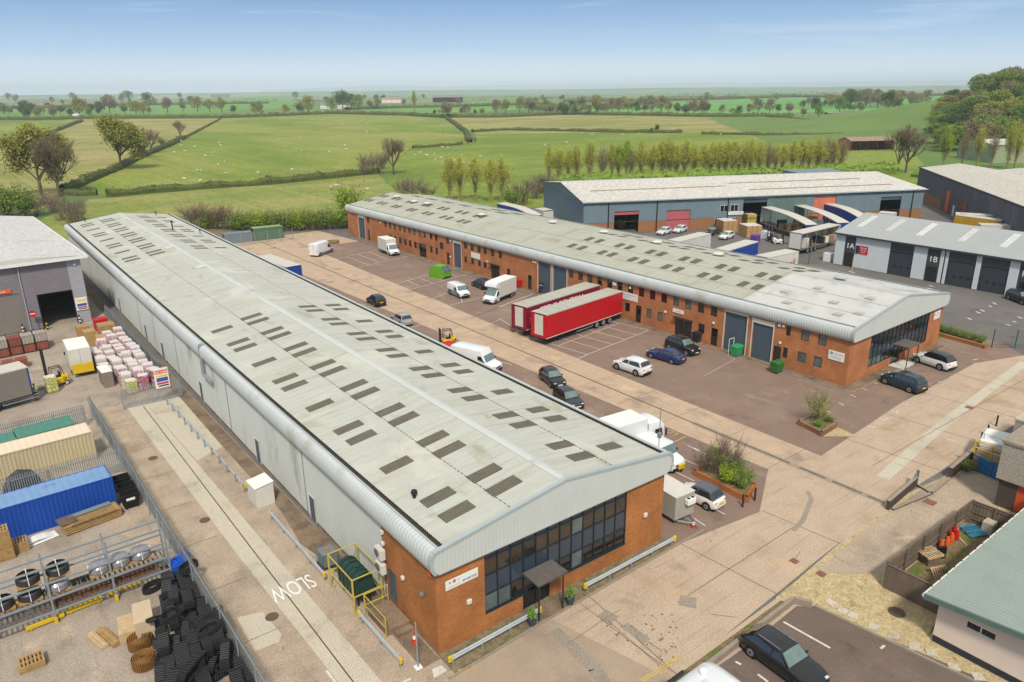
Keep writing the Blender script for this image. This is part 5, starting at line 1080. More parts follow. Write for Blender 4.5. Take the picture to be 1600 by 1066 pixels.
        mb = MB(); mb.bbox(X(a0)-.32, s_*(w+.02)-.08, zb, X(a0)-.18, s_*(w+.02)+.08, zb+.14, .03); mb.build('wing_mirror', col, r)
        if rails: mb = MB(); mb.tube([(X(a1)-.1, s_*wt*.9, zr), (X(c1)+.2, s_*wt*.9, zr)], .025, 6); mb.build('roof_rail', 'steel', r)
    mb = MB(); mb.box(X(.485), -w*.5, .38, X(.502), w*.5, .56); mb.build('grille', 'plastic', r); mb = MB(); mb.box(X(.503)+.01, -.26, .4, X(.506)+.02, .26, .5); mb.build('number_plate', 'plate_white', r)
    mb = MB(); mb.box(X(-.506)-.012, -.26, .6, X(-.5)-.006, .26, .71); mb.build('number_plate', 'plate_yellow', r); mb = MB(); mb.bbox(X(-.503), -w*.8, .28, X(-.485), w*.8, .48, .01); mb.build('bumper', 'plastic' if style == 'suv' else col, r)
    return r
def vset(r, px, py, front, label, group=None, z=0, cat='car', rear=None):
    """put a vehicle with its middle over ground pixel, nose pointing to ground pixel 'front'"""
    p = G(px, py, 0); q = G(*front, 0); r.location = (p.x, p.y, z+.02); r.rotation_euler.z = math.atan2(q.y-p.y, q.x-p.x); r['label'] = label; r['category'] = cat
    if group: r['group'] = group
    return r
GC = 'cars parked on the estate'
vset(make_car('suv', 'parked_car', 'p_white'), 987, 580, (964, 572), 'white crossover car parked in the middle of the tarmac court', GC)
vset(make_car('sedan', 'parked_car', 'p_navy'), 1040, 562, (1016, 555), 'dark blue saloon car beside the black estate at the brick unit', GC)
vset(make_car('suv', 'parked_car', 'p_black', rails=True), 1066, 549, (1088, 557), 'black sport utility car nearest the orange brick wall', GC)
vset(make_car('hatch', 'parked_car', 'p_black'), 588, 475, (577, 469), 'black hatchback parked alone beside the concrete road far up', GC)
vset(make_car('hatch', 'parked_car', 'p_silver'), 628, 505, (614, 497), 'silver grey hatchback half hidden by the long shed roof', GC)
vset(make_car('hatch', 'parked_car', 'p_black'), 863, 598, (874, 607), 'black hatchback parked beside the road facing the camera', GC)
vset(make_car('hatch', 'parked_car', 'p_dkgrey'), 888, 631, (902, 641), 'dark grey car beside the black hatchback behind the shed eave', GC)
vset(make_car('mini', 'parked_car', 'p_cream', roofcol='p_grey'), 1094, 783, (1070, 772), 'cream small car with a grey fabric roof beside the trailer', GC)
vset(make_car('suv', 'parked_car', 'p_teal', rails=True), 1410, 605, (1385, 596), 'dark teal sport utility car by the glazed brick end wall', GC)
vset(make_car('suv', 'parked_car', 'p_white', roofcol='p_black'), 1458, 571, (1434, 563), 'white crossover with black roof beside the glazed brick end', GC)
vset(make_car('estate', 'parked_car', 'p_black', rails=True), 1222, 1041, (1262, 1070), 'large glossy black estate car in the lower right car park', GC)
vset(make_car('hatch', 'parked_car', 'p_black'), 752, 449, (740, 444), 'black car behind the white box van near the glass entrance', GC)
vset(make_car('hatch', 'parked_car', 'p_white'), 1037, 366, (1027, 369), 'white car left of two by the pink closed roller door', 'cars in the haulage yard')
vset(make_car('hatch', 'parked_car', 'p_white'), 1062, 363, (1052, 366), 'white car right of two below the pink closed roller door', 'cars in the haulage yard')
vset(make_car('suv', 'parked_car', 'p_black'), 1114, 366, (1104, 370), 'black car in front of the haulage depot office', 'cars in the haulage yard')
vset(make_car('hatch', 'parked_car', 'p_white'), 1135, 373, (1121, 377), 'white car beside the stacked pallets in the haulage yard', 'cars in the haulage yard')
vset(make_car('suv', 'parked_car', 'p_black', rails=True), 1594, 472, (1610, 478), 'dark car cut by the right edge beside the trade units', GC)
# vans
def make_van(name, Lc, Wc_, Hc, col='whitepaint', stripe=None, high=False, nose=.95, wr=.34, lwb=False, cat='van', winrow=False):
    w = Wc_/2; r = thing(name, (0, 0, 0), '-', cat); x1 = Lc/2; x0 = -Lc/2; xw = x1-nose; zc = 1.1 if Hc > 2 else .98; xt = xw-(Hc-zc)*.55
    def sec(ww, z, zs=.25, tum=.93):
        if z < 1.35: return section(ww, z, zs)
        return [(ww*.93, zs), (ww*.99, zs+.14), (ww, .9), (ww*.985, 1.15), (ww*.94, z-.2), (ww*.90, z-.07), (ww*.62, z), (0, z+.03)]
    sc_ = [(x1, .74, .62, .38), (x1-.05, .86, .8, .27), (x1-.3, .95, zc-.14, .24), (xw+.02, .99, zc, .24), (xw-.02, .99, zc+.03, .24)]
    secs = [(x, sec(w*ww, z, zs)) for x, ww, z, zs in sc_]
    for t in (.33, .66, 1.0):
        z = zc+(Hc-zc)*t; secs.append((xw-(Hc-zc)*.6*t, sec(w*(.99), max(z, 1.36), .24)))
    secs += [(x0+.5, sec(w*.995, Hc+.02)), (x0+.08, sec(w*.985, Hc-.02)), (x0, sec(w*.95, Hc-.1, .3))]
    loft(sorted(secs, key=lambda s: s[0])).build('body', col, r, smooth=True, ang=40)
    mb = MB(); mb.box(x0+.1, -w*.88, .12, x1-.25, w*.88, .34); mb.build('underbody_shade', 'black', r)  # black box added beneath the van, keeps light out so the ground there darkens
    def pane(nm, pts, m): mb = MB(); mb.add(pts, [tuple(range(len(pts)))]); mb.build(nm, m, r)
    t0, t1 = .12, .80; xa = xw-(Hc-zc)*.6*t0+.05; xb = xw-(Hc-zc)*.6*t1+.07; za, zb_ = zc+(Hc-zc)*t0+.02, zc+(Hc-zc)*t1+.05
    if Hc > 2.2: zb_ = min(zb_, 1.95); t1 = (zb_-zc-.05)/(Hc-zc); xb = xw-(Hc-zc)*.6*t1+.07
    pane('windscreen', [(xa, -w*.88, za), (xa, w*.88, za), (xb, w*.8, zb_), (xb, -w*.8, zb_)], 'screen')
    for s_ in (1, -1):
        zt_ = min(Hc-.35, 1.85); yl, yh = s_*(w*.99+.006), s_*(w*.955+.01)
        pane('side_window', [(xw-.25, yl, zc+.08), (xw-1.15, yl, zc+.05), (xw-1.15, yh, zt_), (xw-.25-(zt_-zc-.08)*.6, yh, zt_)], 'autoglass')
        for x in (x1-.85, x0+.95): wheel(r, x, s_*(w-.11), wr, .22, s_); mb = MB(); mb.cyl((x, s_*(w-.2), wr+.02), (x, s_*(w+.003), wr+.02), wr+.07, 16); mb.build('wheel_arch', 'plastic', r)
        mb = MB(); mb.bbox(x1-.22, s_*w*.68-.13, zc-.42, x1-.03, s_*w*.68+.13, zc-.2, .03); mb.build('headlight', 'light_white', r)
        mb = MB(); mb.bbox(x0-.01, s_*w*.88-.05, .8, x0+.05, s_*w*.88+.05, 1.3, .01); mb.build('tail_light', 'light_red', r)
        mb = MB(); mb.bbox(xw-.35, s_*(w+.1)-.1, zc+.05, xw-.2, s_*(w+.1)+.08, zc+.33, .03); mb.build('wing_mirror', 'plastic', r)
        mb = MB(); mb.box(x0+.3, s_*(w+.004)-.008, .42, x1-.4, s_*(w+.004)+.008, .56); mb.build('side_moulding', 'plastic', r)
        if stripe: mb = MB(); mb.box(x0+.3, s_*(w+.003)-.006, .72, xw, s_*(w+.003)+.006, .88); mb.build('stripe', stripe, r)
    mb = MB(); mb.bbox(x1-.12, -w*.8, .24, x1+.03, w*.8, .5, .04); mb.build('bumper', 'plastic', r); mb = MB(); mb.box(x1-.02, -w*.45, .55, x1+.012, w*.45, .72); mb.build('grille', 'plastic', r)
    mb = MB(); mb.box(x0-.014, -.012, .35, x0-.004, .012, Hc-.25); mb.build('door_seam', 'plastic', r)
    return r
vset(make_van('panel_van', 5.6, 2.0, 2.45), 503, 397, (522, 390), 'white long panel van parked by itself near the far containers', 'vans', cat='van')
vset(make_van('panel_van', 4.3, 1.8, 1.85, stripe='ink_navy'), 717, 462, (733, 469), 'small white van with a dark side stripe', 'vans', cat='van')
vset(make_van('panel_van', 5.9, 2.05, 2.5), 745, 575, (780, 583), 'white long van beside the forklift behind the shed eave', 'vans', cat='van')
vset(make_van('panel_van', 5.2, 1.9, 2.05), 1023, 720, (1050, 733), 'white van behind the near right corner of the long shed', 'vans', cat='van')
# box trucks
def make_box_truck(name, Lb, Hb, big=False, luton=False, col='whitepaint', boxm='offwhite', wb=2.1, base=.75):
    r = thing(name, (0, 0, 0), '-', 'truck'); w = wb/2; cabL = 2.0 if big else 2.1
    x1 = (Lb+cabL)/2; xb1 = x1-cabL+(0 if big else .35); x0 = xb1-Lb
    if big:
        Hc = 2.75
        secs = [(x1, section(w*.93, 1.0, .45)), (x1-.02, [(w*.93, .42), (w*.97, .6), (w*.98, 1.2), (w*.96, 1.9), (w*.94, 2.2), (w*.9, 2.3), (w*.5, 2.36), (0, 2.37)]), (x1-.35, [(w*.95, .42), (w*.99, .6), (w, 1.2), (w*.98, 1.9), (w*.95, 2.4), (w*.9, 2.6), (w*.5, 2.68), (0, 2.7)]), (x1-1.75, [(w*.95, .42), (w*.99, .6), (w, 1.2), (w*.98, 1.9), (w*.95, 2.45), (w*.9, 2.68), (w*.5, 2.75), (0, 2.77)])]
        secs = secs[1:]
        loft(sorted(secs, key=lambda s: s[0])).build('cab', col, r, smooth=True, ang=35)
        mb = MB(); mb.quad((x1+.004, -w*.88, 1.35), (x1+.004, w*.88, 1.35), (x1-.0, w*.84, 2.15), (x1-.0, -w*.84, 2.15)); mb.build('windscreen', 'autoglass', r)
        for s_ in (1, -1):
            mb = MB(); mb.quad((x1-.2, s_*(w+.006), 1.35), (x1-1.1, s_*(w+.006), 1.35), (x1-1.1, s_*(w*.985+.006), 2.05), (x1-.35, s_*(w*.985+.006), 2.05)); mb.build('side_window', 'autoglass', r)
            mb = MB(); mb.bbox(x1-.05, s_*(w+.18)-.1, 1.3, x1+.05, s_*(w+.18)+.08, 1.95, .03); mb.build('wing_mirror', 'plastic', r)
        mb = MB(); mb.bbox(x1-.1, -w*.95, .4, x1+.06, w*.95, .75, .04); mb.build('bumper', 'plastic', r); mb = MB(); mb.box(x1, -w*.55, .85, x1+.02, w*.55, 1.15); mb.build('grille', 'plastic', r)
    else:
        zc = 1.1; xw = x1-.85; Hc = 2.1
        def sec(ww, z, zs=.25):
            if z < 1.35: return section(ww, z, zs)
            return [(ww*.93, zs), (ww*.99, zs+.14), (ww, .9), (ww*.985, 1.15), (ww*.94, z-.2), (ww*.90, z-.07), (ww*.62, z), (0, z+.03)]
        W2 = .98
        sc_ = [(x1, .74, .62, .38), (x1-.05, .86, .8, .27), (x1-.3, .95, zc-.14, .24), (xw+.02, .99, zc, .24), (xw-.02, .99, zc+.03, .24), (xw-.25, .99, 1.45, .24), (xw-.62, .99, Hc, .24), (xb1-.05, .99, Hc, .24)]
        loft(sorted([(x, sec(W2*a, z, zs)) for x, a, z, zs in sc_], key=lambda s: s[0])).build('cab', col, r, smooth=True, ang=40)
        mb = MB(); mb.quad((xw+.03, -W2*.88, zc+.12), (xw+.03, W2*.88, zc+.12), (xw-.47, W2*.82, 1.92), (xw-.47, -W2*.82, 1.92)); mb.build('windscreen', 'screen', r)
        for s_ in (1, -1):
            mb = MB(); mb.quad((xw-.2, s_*(W2+.004), zc+.08), (xw-.95, s_*(W2+.004), zc+.05), (xw-.95, s_*(W2*.95+.012), 1.78), (xw-.5, s_*(W2*.95+.012), 1.78)); mb.build('side_window', 'autoglass', r)
            mb = MB(); mb.bbox(xw-.3, s_*(W2+.14)-.1, zc+.05, xw-.17, s_*(W2+.14)+.1, zc+.4, .03); mb.build('wing_mirror', 'plastic', r)
            mb = MB(); mb.bbox(x1-.22, s_*W2*.68-.13, zc-.42, x1-.03, s_*W2*.68+.13, zc-.2, .03); mb.build('headlight', 'light_white', r)
        mb = MB(); mb.bbox(x1-.12, -W2*.8, .24, x1+.03, W2*.8, .5, .04); mb.build('bumper', 'plastic', r); mb = MB(); mb.box(x1-.02, -W2*.45, .55, x1+.012, W2*.45, .74); mb.build('grille', 'plastic', r)
    zt = base+Hb; mb = MB(); mb.bbox(x0, -w, base, xb1, w, zt, .035); 
    bo = mb.build('cargo_box', boxm, r)
    mb = MB(); mb.box(x0+.02, -w+.02, zt+.001, xb1-.02, w-.02, zt+.03); mb.build('roof_sheet', 'white', bo)
    for s_ in (1, -1): mb = MB(); mb.box(x0, s_*(w+.004)-.008, base, xb1, s_*(w+.004)+.008, base+.1); mb.build('side_rail', 'steel', bo)
    if luton:
        q = [(xb1, 2.15), (xb1+.55, 2.2), (xb1+.85, zt-.55), (xb1+.7, zt-.12), (xb1+.35, zt-.01), (xb1, zt-.005)]
        mb = MB(); mb.extr([(x, z) for x, z in q], -w*.96, w*.96); mb.build('luton_head', col, r, smooth=True, ang=50)
    mb = MB(); mb.box(x0+.1, -.45, base-.25, x1-.6, -.3, base-.02); mb.build('chassis_rail', 'chassis', r); mb = MB(); mb.box(x0+.1, .3, base-.25, x1-.6, .45, base-.02); mb.build('chassis_rail', 'chassis', r)
    wr = .45 if big else .34
    for s_ in (1, -1):
        for x in (x1-(1.15 if big else .85), x0+(1.9 if big else 1.3)): wheel(r, x, s_*(w-.16 if big or x < 0 else .86), wr, .28 if x < 0 else .24, s_, 'whitepaint' if big else 'rim')
    mb = MB(); mb.box(x0-.02, -w*.95, .45, x0+.1, w*.95, .55); mb.build('rear_bar', 'steel', r)
    mb = MB(); mb.box(x0-.012, -.01, base+.1, x0-.004, .01, zt-.1); mb.build('door_seam', 'chassis', bo)
    return r
vset(make_box_truck('box_van', 3.9, 2.25, base=.62), 608, 396, (623, 402), 'cream white box van facing the camera at the far bays', 'box vans', cat='box van')
vset(make_box_truck('box_van', 4.5, 2.3, luton=True, wb=2.15, base=.72), 781, 468, (757, 478), 'white luton box van with rust stained roof by the red trailer', 'box vans', cat='box van')
t_ = vset(make_box_truck('refrigerated_truck', 5.0, 2.35, big=True, wb=2.3, base=.95, boxm='whitepaint'), 975, 708, (1030, 690), 'large white box lorry behind the near eave of the long shed', cat='truck')
text('fp', .7, 'ink_blue', t_, frame((-.4, -1.165, 1.9), (1, 0, 0), (0, 0, 1)), name='logo_lettering')
# articulated trailers, local x from rear (-) to nose (+)
defm('curtain_red', 'b0101c', rough=.38, var=.06, scale=.4, stretch=(1.2, 1, .2)); defm('curtain_dark', '7c1230', rough=.4, var=.08); defm('curtain_blue', '1c3f8c', rough=.4, var=.06); defm('trailer_roof', 'a5a296', rough=.7, var=.08, scale=.6, stretch=(3, .6, 1)); defm('trailer_roof_white', 'bab6ac', rough=.6, var=.05, scale=.5)
def make_trailer(Lt, side, Ht=4.0, rear='offwhite', roofm='trailer_roof', floor=1.15, open_side=False, curved=False, wb=2.55, name='curtain_trailer', wheels_at=None, load=None):
    r = thing(name, (0, 0, 0), '-', 'trailer'); w = wb/2; x0, x1 = -Lt/2, Lt/2; n_ = int(Lt/.3)
    zt = lambda x: Ht-(0 if not curved else max(0, (x-(x1-Lt*.62))/(Lt*.62))**1.9*.95)
    for s_ in (1, -1):
        if open_side and (s_ == open_side or name != 'box_trailer'): 
            continue
        mb = MB()
        for i in range(n_):
            xa, xb = x0+.1+(Lt-.2)*i/n_, x0+.1+(Lt-.2)*(i+1)/n_; d0, d1_ = (.012 if i % 2 else 0), (0 if i % 2 else .012)
            mb.quad((xa, s_*(w-.03+d0), floor-.15), (xb, s_*(w-.03+d1_), floor-.15), (xb, s_*(w-.03+d1_), zt(xb)-.12), (xa, s_*(w-.03+d0), zt(xa)-.12))
        mb.build('curtain_side', side, r)
    mb = MB(); k = 14
    for i in range(k):
        xa, xb = x0+Lt*i/k, x0+Lt*(i+1)/k; mb.quad((xa, -w, zt(xa)), (xb, -w, zt(xb)), (xb, w, zt(xb)), (xa, w, zt(xa)))
        for s_ in (1, -1): mb.quad((xa, s_*w, zt(xa)-.13), (xb, s_*w, zt(xb)-.13), (xb, s_*w, zt(xb)), (xa, s_*w, zt(xa)))
    mb.build('roof', roofm, r)
    if roofm == 'trailer_roof':
        mb = MB()
        for i in range(9): x = x0+Lt*(i+1)/10; mb.box(x-.03, -w+.05, Ht+.003, x+.03, w-.05, Ht+.02)
        tag(mb.build('roof_bows', 'trailer_roof', r))
    mb = MB(); mb.box(x1-.08, -w, floor-.15, x1, w, zt(x1)-.13); mb.build('front_wall', side, r)
    if open_side:
        rl = random.Random(int(Lt*100))
        for i in range(7):
            x = x0+1+rl.random()*(Lt-3); hh = rl.uniform(.8, 1.9); mb = MB(); mb.bbox(x, -w+.3, floor-.15, x+1.2, w-.4, floor-.15+hh, .02); mb.build('load', rl.choice(['cardboard', 'white', 'wood', 'cardboard', 'chassis']), r)
        for i in range(4):
            x = x0+Lt*(i+.6)/4.3
            for s_ in (1, -1): mb = MB(); mb.box(x-.04, s_*(w-.05)-.03, floor-.15, x+.04, s_*(w-.05)+.03, zt(x)-.14); mb.build('side_post', 'galv', r)
    mb = MB(); mb.box(x0+.02, -w+.12, floor-.05, x0+.06, w-.12, Ht-.2); mb.build('rear_door', rear, r)
    mb = MB(); mb.box(x0, -w, floor-.15, x0+.1, -w+.12, Ht-.13); mb.build('corner_post', side if not open_side else 'steel', r); mb = MB(); mb.box(x0, w-.12, floor-.15, x0+.1, w, Ht-.13); mb.build('corner_post', side if not open_side else 'steel', r)
    mb = MB(); mb.box(x0, -w, floor-.28, x1, w, floor-.16); mb.build('floor', 'chassis' if not open_side else 'wood_grey', r)
    if side == 'curtain_red' or side == 'curtain_dark':
        for s_ in (1, -1): mb = MB(); mb.box(x0+.1, s_*w-.01, floor-.17, x1, s_*w+.01, floor-.11); mb.build('load_strip', 'white', r)
    for s_ in (.45, -.45): mb = MB(); mb.box(x0+.3, s_-.06, floor-.6, x1-.5, s_+.06, floor-.29); mb.build('chassis_rail', 'chassis', r)
    ax = wheels_at or [x0+2.6, x0+3.95, x0+5.3]
    for x in ax:
        for s_ in (1, -1): wheel(r, x, s_*(w-.24), .5, .38, s_, 'galv')
    for s_ in (1, -1):
        mb = MB(); a = ax[-1]+.9
        for z in (.5, .8): mb.box(a, s_*(w-.08)-.02, z, a+3.2, s_*(w-.08)+.02, z+.09)
        mb.box(a, s_*(w-.08)-.03, .5, a+.06, s_*(w-.08)+.03, floor-.28); mb.build('side_guard', 'galv', r)
        mb = MB(); mb.box(x1-2.8, s_*.8-.07, .1, x1-2.66, s_*.8+.07, floor-.28); mb.build('landing_leg', 'chassis', r)
    mb = MB(); mb.box(x0+.02, -w+.1, .42, x0+.14, w-.1, .56); mb.build('rear_bar', 'chassis', r)
    return r
def aligned(r, a, b, label, group=None, z=0):
    """a: ground point under the -x end, b: under the +x end (world xy)"""
    a, b = Vector(a), Vector(b); m_ = (a+b)/2; r.location = (m_.x, m_.y, z+.02); r.rotation_euler.z = math.atan2(b.y-a.y, b.x-a.x); r['label'] = label
    if group: r['group'] = group
    return r
a = (Vector(G(834, 486, 4)[:2])+Vector(G(849, 493.7, 4)[:2]))/2; b = (Vector(G(971, 456, 4)[:2])+Vector(G(952, 449, 4)[:2]))/2
t1 = make_trailer((b-a).length, 'curtain_red', name='curtain_trailer', wheels_at=None)
# in the photo the wheels stand at the end by the wall: nose (+x) is the road end
aligned(t1, b, a, 'bright red curtain sided trailer, the nearer of the two, with plain side', 'red curtain sided trailers')
a2 = (Vector(G(801, 474, 4)[:2])+Vector(G(820, 481.5, 4)[:2]))/2; b2 = (Vector(G(935, 446, 4)[:2])+Vector(G(917, 440, 4)[:2]))/2
t2 = make_trailer((b2-a2).length, 'curtain_dark', name='curtain_trailer'); aligned(t2, b2, a2, 'dark red lettered trailer parked behind the bright red one', 'red curtain sided trailers')
Lt2 = (b2-a2).length
text('STEVE BENTON', 1.15, 'ink_white', t2, frame((.5, 1.285, 3.0), (-1, 0, 0), (0, 0, 1)), xs=1.08); mb = MB(); mb.box(2, 1.27, 2.3, Lt2/2-.8, 1.285, 2.38); mb.build('underline', 'white', t2)
mb = MB()
for k in range(5): x = -1.27+.25*k; mb.box(Lt2/2+.004, -1.0+.4*k, 1.1, Lt2/2+.01, -.8+.4*k, 1.9)
for t__ in (t1, t2):
    L_ = (b-a).length if t__ is t1 else Lt2; mb = MB(); mb.box(L_/2+.004, -.62, 1.3, L_/2+.03, .75, 3.8); mb.build('front_panel', 'offwhite', t__)
def trailer_px(A, Bp, z, label, group=None, **k):
    """A, Bp: photo points on the roof centre line at height z (rear end, nose end)"""
    a = G(*A, z); b = G(*Bp, z); r = make_trailer((b-a).length, Ht=z, **k); return aligned(r, a[:2], b[:2], label, group)
trailer_px((411, 399), (459, 416), 4.0, 'white roofed blue trailer standing behind the long shed eave', 'trailers', side='curtain_blue', roofm='trailer_roof_white', rear='curtain_blue')
gy = 'trailers in the haulage yard'
GY = dict(roofm='trailer_roof_white')
trailer_px((1198, 323), (1270, 344), 4.4, 'open sided trailer with curved white roof, left one of two', gy, side='curtain_blue', curved=True, open_side=-1, **GY)
trailer_px((1245, 319), (1320, 341), 4.4, 'open sided trailer with curved white roof loaded with boxes, beside the blue curtain one', gy, side='curtain_blue', curved=True, open_side=-1, **GY)
trailer_px((1291, 317), (1350, 332), 4.4, 'blue curtain sided trailer with curved white roof by the orange door', gy, side='curtain_blue', curved=True, **GY)
trailer_px((1244, 364), (1304, 350), 4.0, 'white open trailer on wheels beside the 1A unit', gy, side='offwhite', open_side=-1, name='box_trailer', **GY)
trailer_px((1175, 376), (1122, 392), 4.0, 'blue curtain sided trailer half hidden behind the brick block roof', gy, side='curtain_blue', rear='curtain_blue', **GY)
trailer_px((1238, 391), (1190, 401), 4.0, 'white trailer with red lettering behind the brick block roof', gy, side='offwhite', name='box_trailer', **GY)
text('roll', 1.6, 'ink_red', COL.objects[-1] if 0 else [o for o in COL.objects if o.get('label', '').startswith('white trailer with red lettering')][0], frame((-2.2, 1.3, 2.3), (-1, 0, 0), (0, 0, 1)))
trailer_px((1102, 364), (1050, 377), 4.0, 'long white trailer in front of the pink roller door', gy, side='offwhite', name='box_trailer', **GY)
trailer_px((1569, 344), (1497, 335), 4.0, 'yellow sided trailer behind the trade units', gy, side=defm('curtain_yellow', 'b18a1e', rough=.5), **GY)
trailer_px((1556, 336.5), (1493, 333), 4.0, 'blue grey trailer behind the yellow one', gy, side='blue_clad', **GY)
trailer_px((1584, 352), (1530, 350), 3.6, 'low white roofed trailer right of the yellow one', gy, side='offwhite', name='box_trailer', **GY)
trailer_px((784, 317), (839, 330), 4.2, 'blue trailer with curved white roof left of the depot', gy, side='curtain_blue', curved=True, **GY)
trailer_px((857, 329), (843, 325), 3.2, 'small white box trailer at the left corner of the depot', gy, side='offwhite', name='box_trailer', wheels_at=[-.5, .6], **GY)
trailer_px((1400, 333), (1375, 331), 3.6, 'white rounded trailer roof in front of the open depot door at the right', gy, side='offwhite', name='box_trailer', wheels_at=[-1, .3], **GY)
# left yard lorries
t_ = make_trailer(9.0, 'curtain_blue', Ht=3.9, roofm='trailer_roof_white', name='curtain_truck'); p = G(-20, 622); aligned(t_, (-5.0, 84.4), (3.9, 86.2), 'blue and grey curtain sided lorry at the left edge beside the two workers'); t_['category'] = 'truck'
mb = MB(); mb.box(1.2, -1.275, 1.0, 4.35, -1.262, 3.75); mb.build('grey_panel', 'shutter_grey', t_)
t_ = make_box_truck('box_truck', 4.6, 2.3, wb=2.2, base=.85); vset(t_, 126, 575, (117, 556), 'small grey and white box lorry with yellow rear tail lift', cat='truck')
mb = MB(); mb.box(-3.45, -1.05, .5, -3.3, 1.05, 1.55); mb.build('tail_lift', 'yellow', t_); 
# horse-box style trailer beside the cream car
t_ = thing('box_trailer', (0, 0, 0), 'grey box trailer with a cooling unit beside the brick corner', 'trailer'); p = G(1043, 800); t_.location = (p.x, p.y, 0); t_.rotation_euler.z = R(-4); t_.scale = (.86, .86, .88)
mb = MB(); mb.bbox(-1.1, -1.9, .45, 1.1, 1.5, 2.55, .04); mb.build('body', defm('trailer_grey', '9a978e', rough=.6, var=.06), t_); mb = MB(); mb.box(-1.12, -1.92, 2.552, 1.12, 1.52, 2.6); mb.build('roof', 'offwhite', t_)
mb = MB(); mb.bbox(-.1, -2.35, 1.7, .85, -1.92, 2.25, .05); u_ = mb.build('cooling_unit', 'white', t_)
for x in (.15, .6): mb = MB(); mb.cyl((x, -2.13, 2.251), (x, -2.13, 2.27), .15, 14); mb.build('fan', 'chassis', u_)
for s_ in (1, -1): wheel(t_, 0, 0, .3, .2, s_).location = (s_*1.0, 0, 0)
mb = MB(); mb.tube([(-.8, -1.9, .4), (.1, -3.1, .42)], .05, 6); mb.tube([(.9, -1.9, .4), (.1, -3.1, .42)], .05, 6); mb.tube([(.1, -1.9, .4), (.1, -3.6, .42)], .05, 6); mb.cyl((.1, -3.3, .05), (.1, -3.3, .6), .035, 6); mb.build('tow_frame', 'galv', t_)
# motorhome at the bottom edge
t_ = thing('motorhome', (0, 0, 0), 'white motorhome roof with solar panel cut by the bottom edge', 'motorhome'); a = G(1105, 1062, 2.6); t_.location = (a.x, a.y, 0); t_.rotation_euler.z = R(-35)
def bump(px, z): p = G(*px, z); q = t_.matrix_basis.inverted() @ p; return q
t_.rotation_euler.z = R(1)
a = G(1097, 1031, 2.7); t_.location = (a.x-.9, a.y-1.1, 0)
loft([(-4.2, [(1.08, .4), (1.12, .8), (1.12, 1.6), (1.1, 2.3), (1.05, 2.6), (.9, 2.72), (.5, 2.76), (0, 2.78)]), (.9, [(1.08, .4), (1.12, .8), (1.12, 1.6), (1.1, 2.3), (1.05, 2.55), (.9, 2.68), (.5, 2.72), (0, 2.74)]), (1.45, [(1.06, .4), (1.1, .8), (1.1, 1.5), (1.05, 2.1), (.98, 2.3), (.85, 2.42), (.5, 2.46), (0, 2.48)]), (2.1, [(1.0, .4), (1.04, .8), (1.04, 1.1), (1.0, 1.4), (.94, 1.5), (.8, 1.55), (.5, 1.57), (0, 1.58)]), (2.6, [(.9, .4), (.95, .6), (.95, .8), (.92, .95), (.88, 1.0), (.75, 1.04), (.5, 1.06), (0, 1.07)])]).build('body', 'whitepaint', t_, smooth=True, ang=35)
mb = MB(); mb.quad((1.5, -.85, 2.32), (1.5, .85, 2.32), (2.08, .8, 1.58), (2.08, -.8, 1.58)); mb.build('windscreen', 'screen', t_)
mb = MB(); mb.box(-2.6, -.85, 2.79, -1.2, -.05, 2.83); so_ = mb.build('solar_panel', defm('solar', '20202c', rough=.15, var=.3, scale=4), t_)
mb = MB(); mb.bbox(-.9, -.5, 2.76, -.1, .1, 2.86, .03); mb.build('roof_hatch', 'offwhite', t_); mb = MB(); mb.lathe([(.2, 2.74), (.2, 2.84), (.15, 2.88)], 16, Matrix.Translation((.25, .5, 0))); mb.build('vent_dome', 'white', t_)
mb = MB(); mb.cyl((-3.4, 1.2, 2.65), (-.4, 1.2, 2.65), .09, 10); mb.build('awning', 'chassis', t_)
for s_ in (1, -1):
    for x in (1.75, -2.2): wheel(t_, x, s_*.95, .34, .24, s_)
# forklifts
def make_forklift(col, label, loc, rz, mast=2.2, person=False):
    r = thing('forklift', loc, label, 'forklift', rz=rz)
    mb = MB(); mb.bbox(-1.1, -.5, .3, .5, .5, .95, .06); mb.bbox(-1.25, -.5, .4, -.6, .5, 1.15, .08); mb.build('body', col, r)
    mb = MB()
    for x, y in ((-.9, -.42), (-.9, .42), (.35, -.42), (.35, .42)): mb.cyl((x, y, .9), (x*.75, y*.9, 2.1), .035, 6)
    for y in (-.38, .38): mb.cyl((-.68, y, 2.1), (.27, y, 2.1), .035, 6)
    mb.cyl((-.68, -.38, 2.1), (-.68, .38, 2.1), .035, 6); mb.cyl((.27, -.38, 2.1), (.27, .38, 2.1), .035, 6)
    for k in range(4): mb.cyl((-.5+.2*k, -.38, 2.1), (-.5+.2*k, .38, 2.1), .02, 5)
    mb.build('roll_cage', 'chassis', r); mb = MB(); mb.bbox(-.5, -.25, .95, 0, .25, 1.1, .03); mb.bbox(-.58, -.25, 1.05, -.45, .25, 1.55, .03); mb.build('seat', 'black', r)
    for y in (-.3, .3): mb = MB(); mb.box(.62, y-.06, .1, .76, y+.06, mast); mb.build('mast_rail', 'chassis', r)
    mb = MB(); mb.box(.62, -.3, mast-.12, .76, .3, mast); mb.box(.62, -.3, mast*.5, .76, .3, mast*.5+.1); mb.build('mast_crossbar', 'chassis', r)
    for y in (-.22, .22): mb = MB(); mb.box(.78, y-.05, .12, 1.9, y+.05, .17); mb.build('fork', 'chassis', r)
    mb = MB(); mb.box(.76, -.45, .12, .82, .45, .65); mb.build('carriage', 'chassis', r)
    for s_ in (1, -1):
        wheel(r, .3, s_*.45, .3, .2, s_, 'white'); wheel(r, -.95, s_*.42, .24, .18, s_, 'white')
    return r
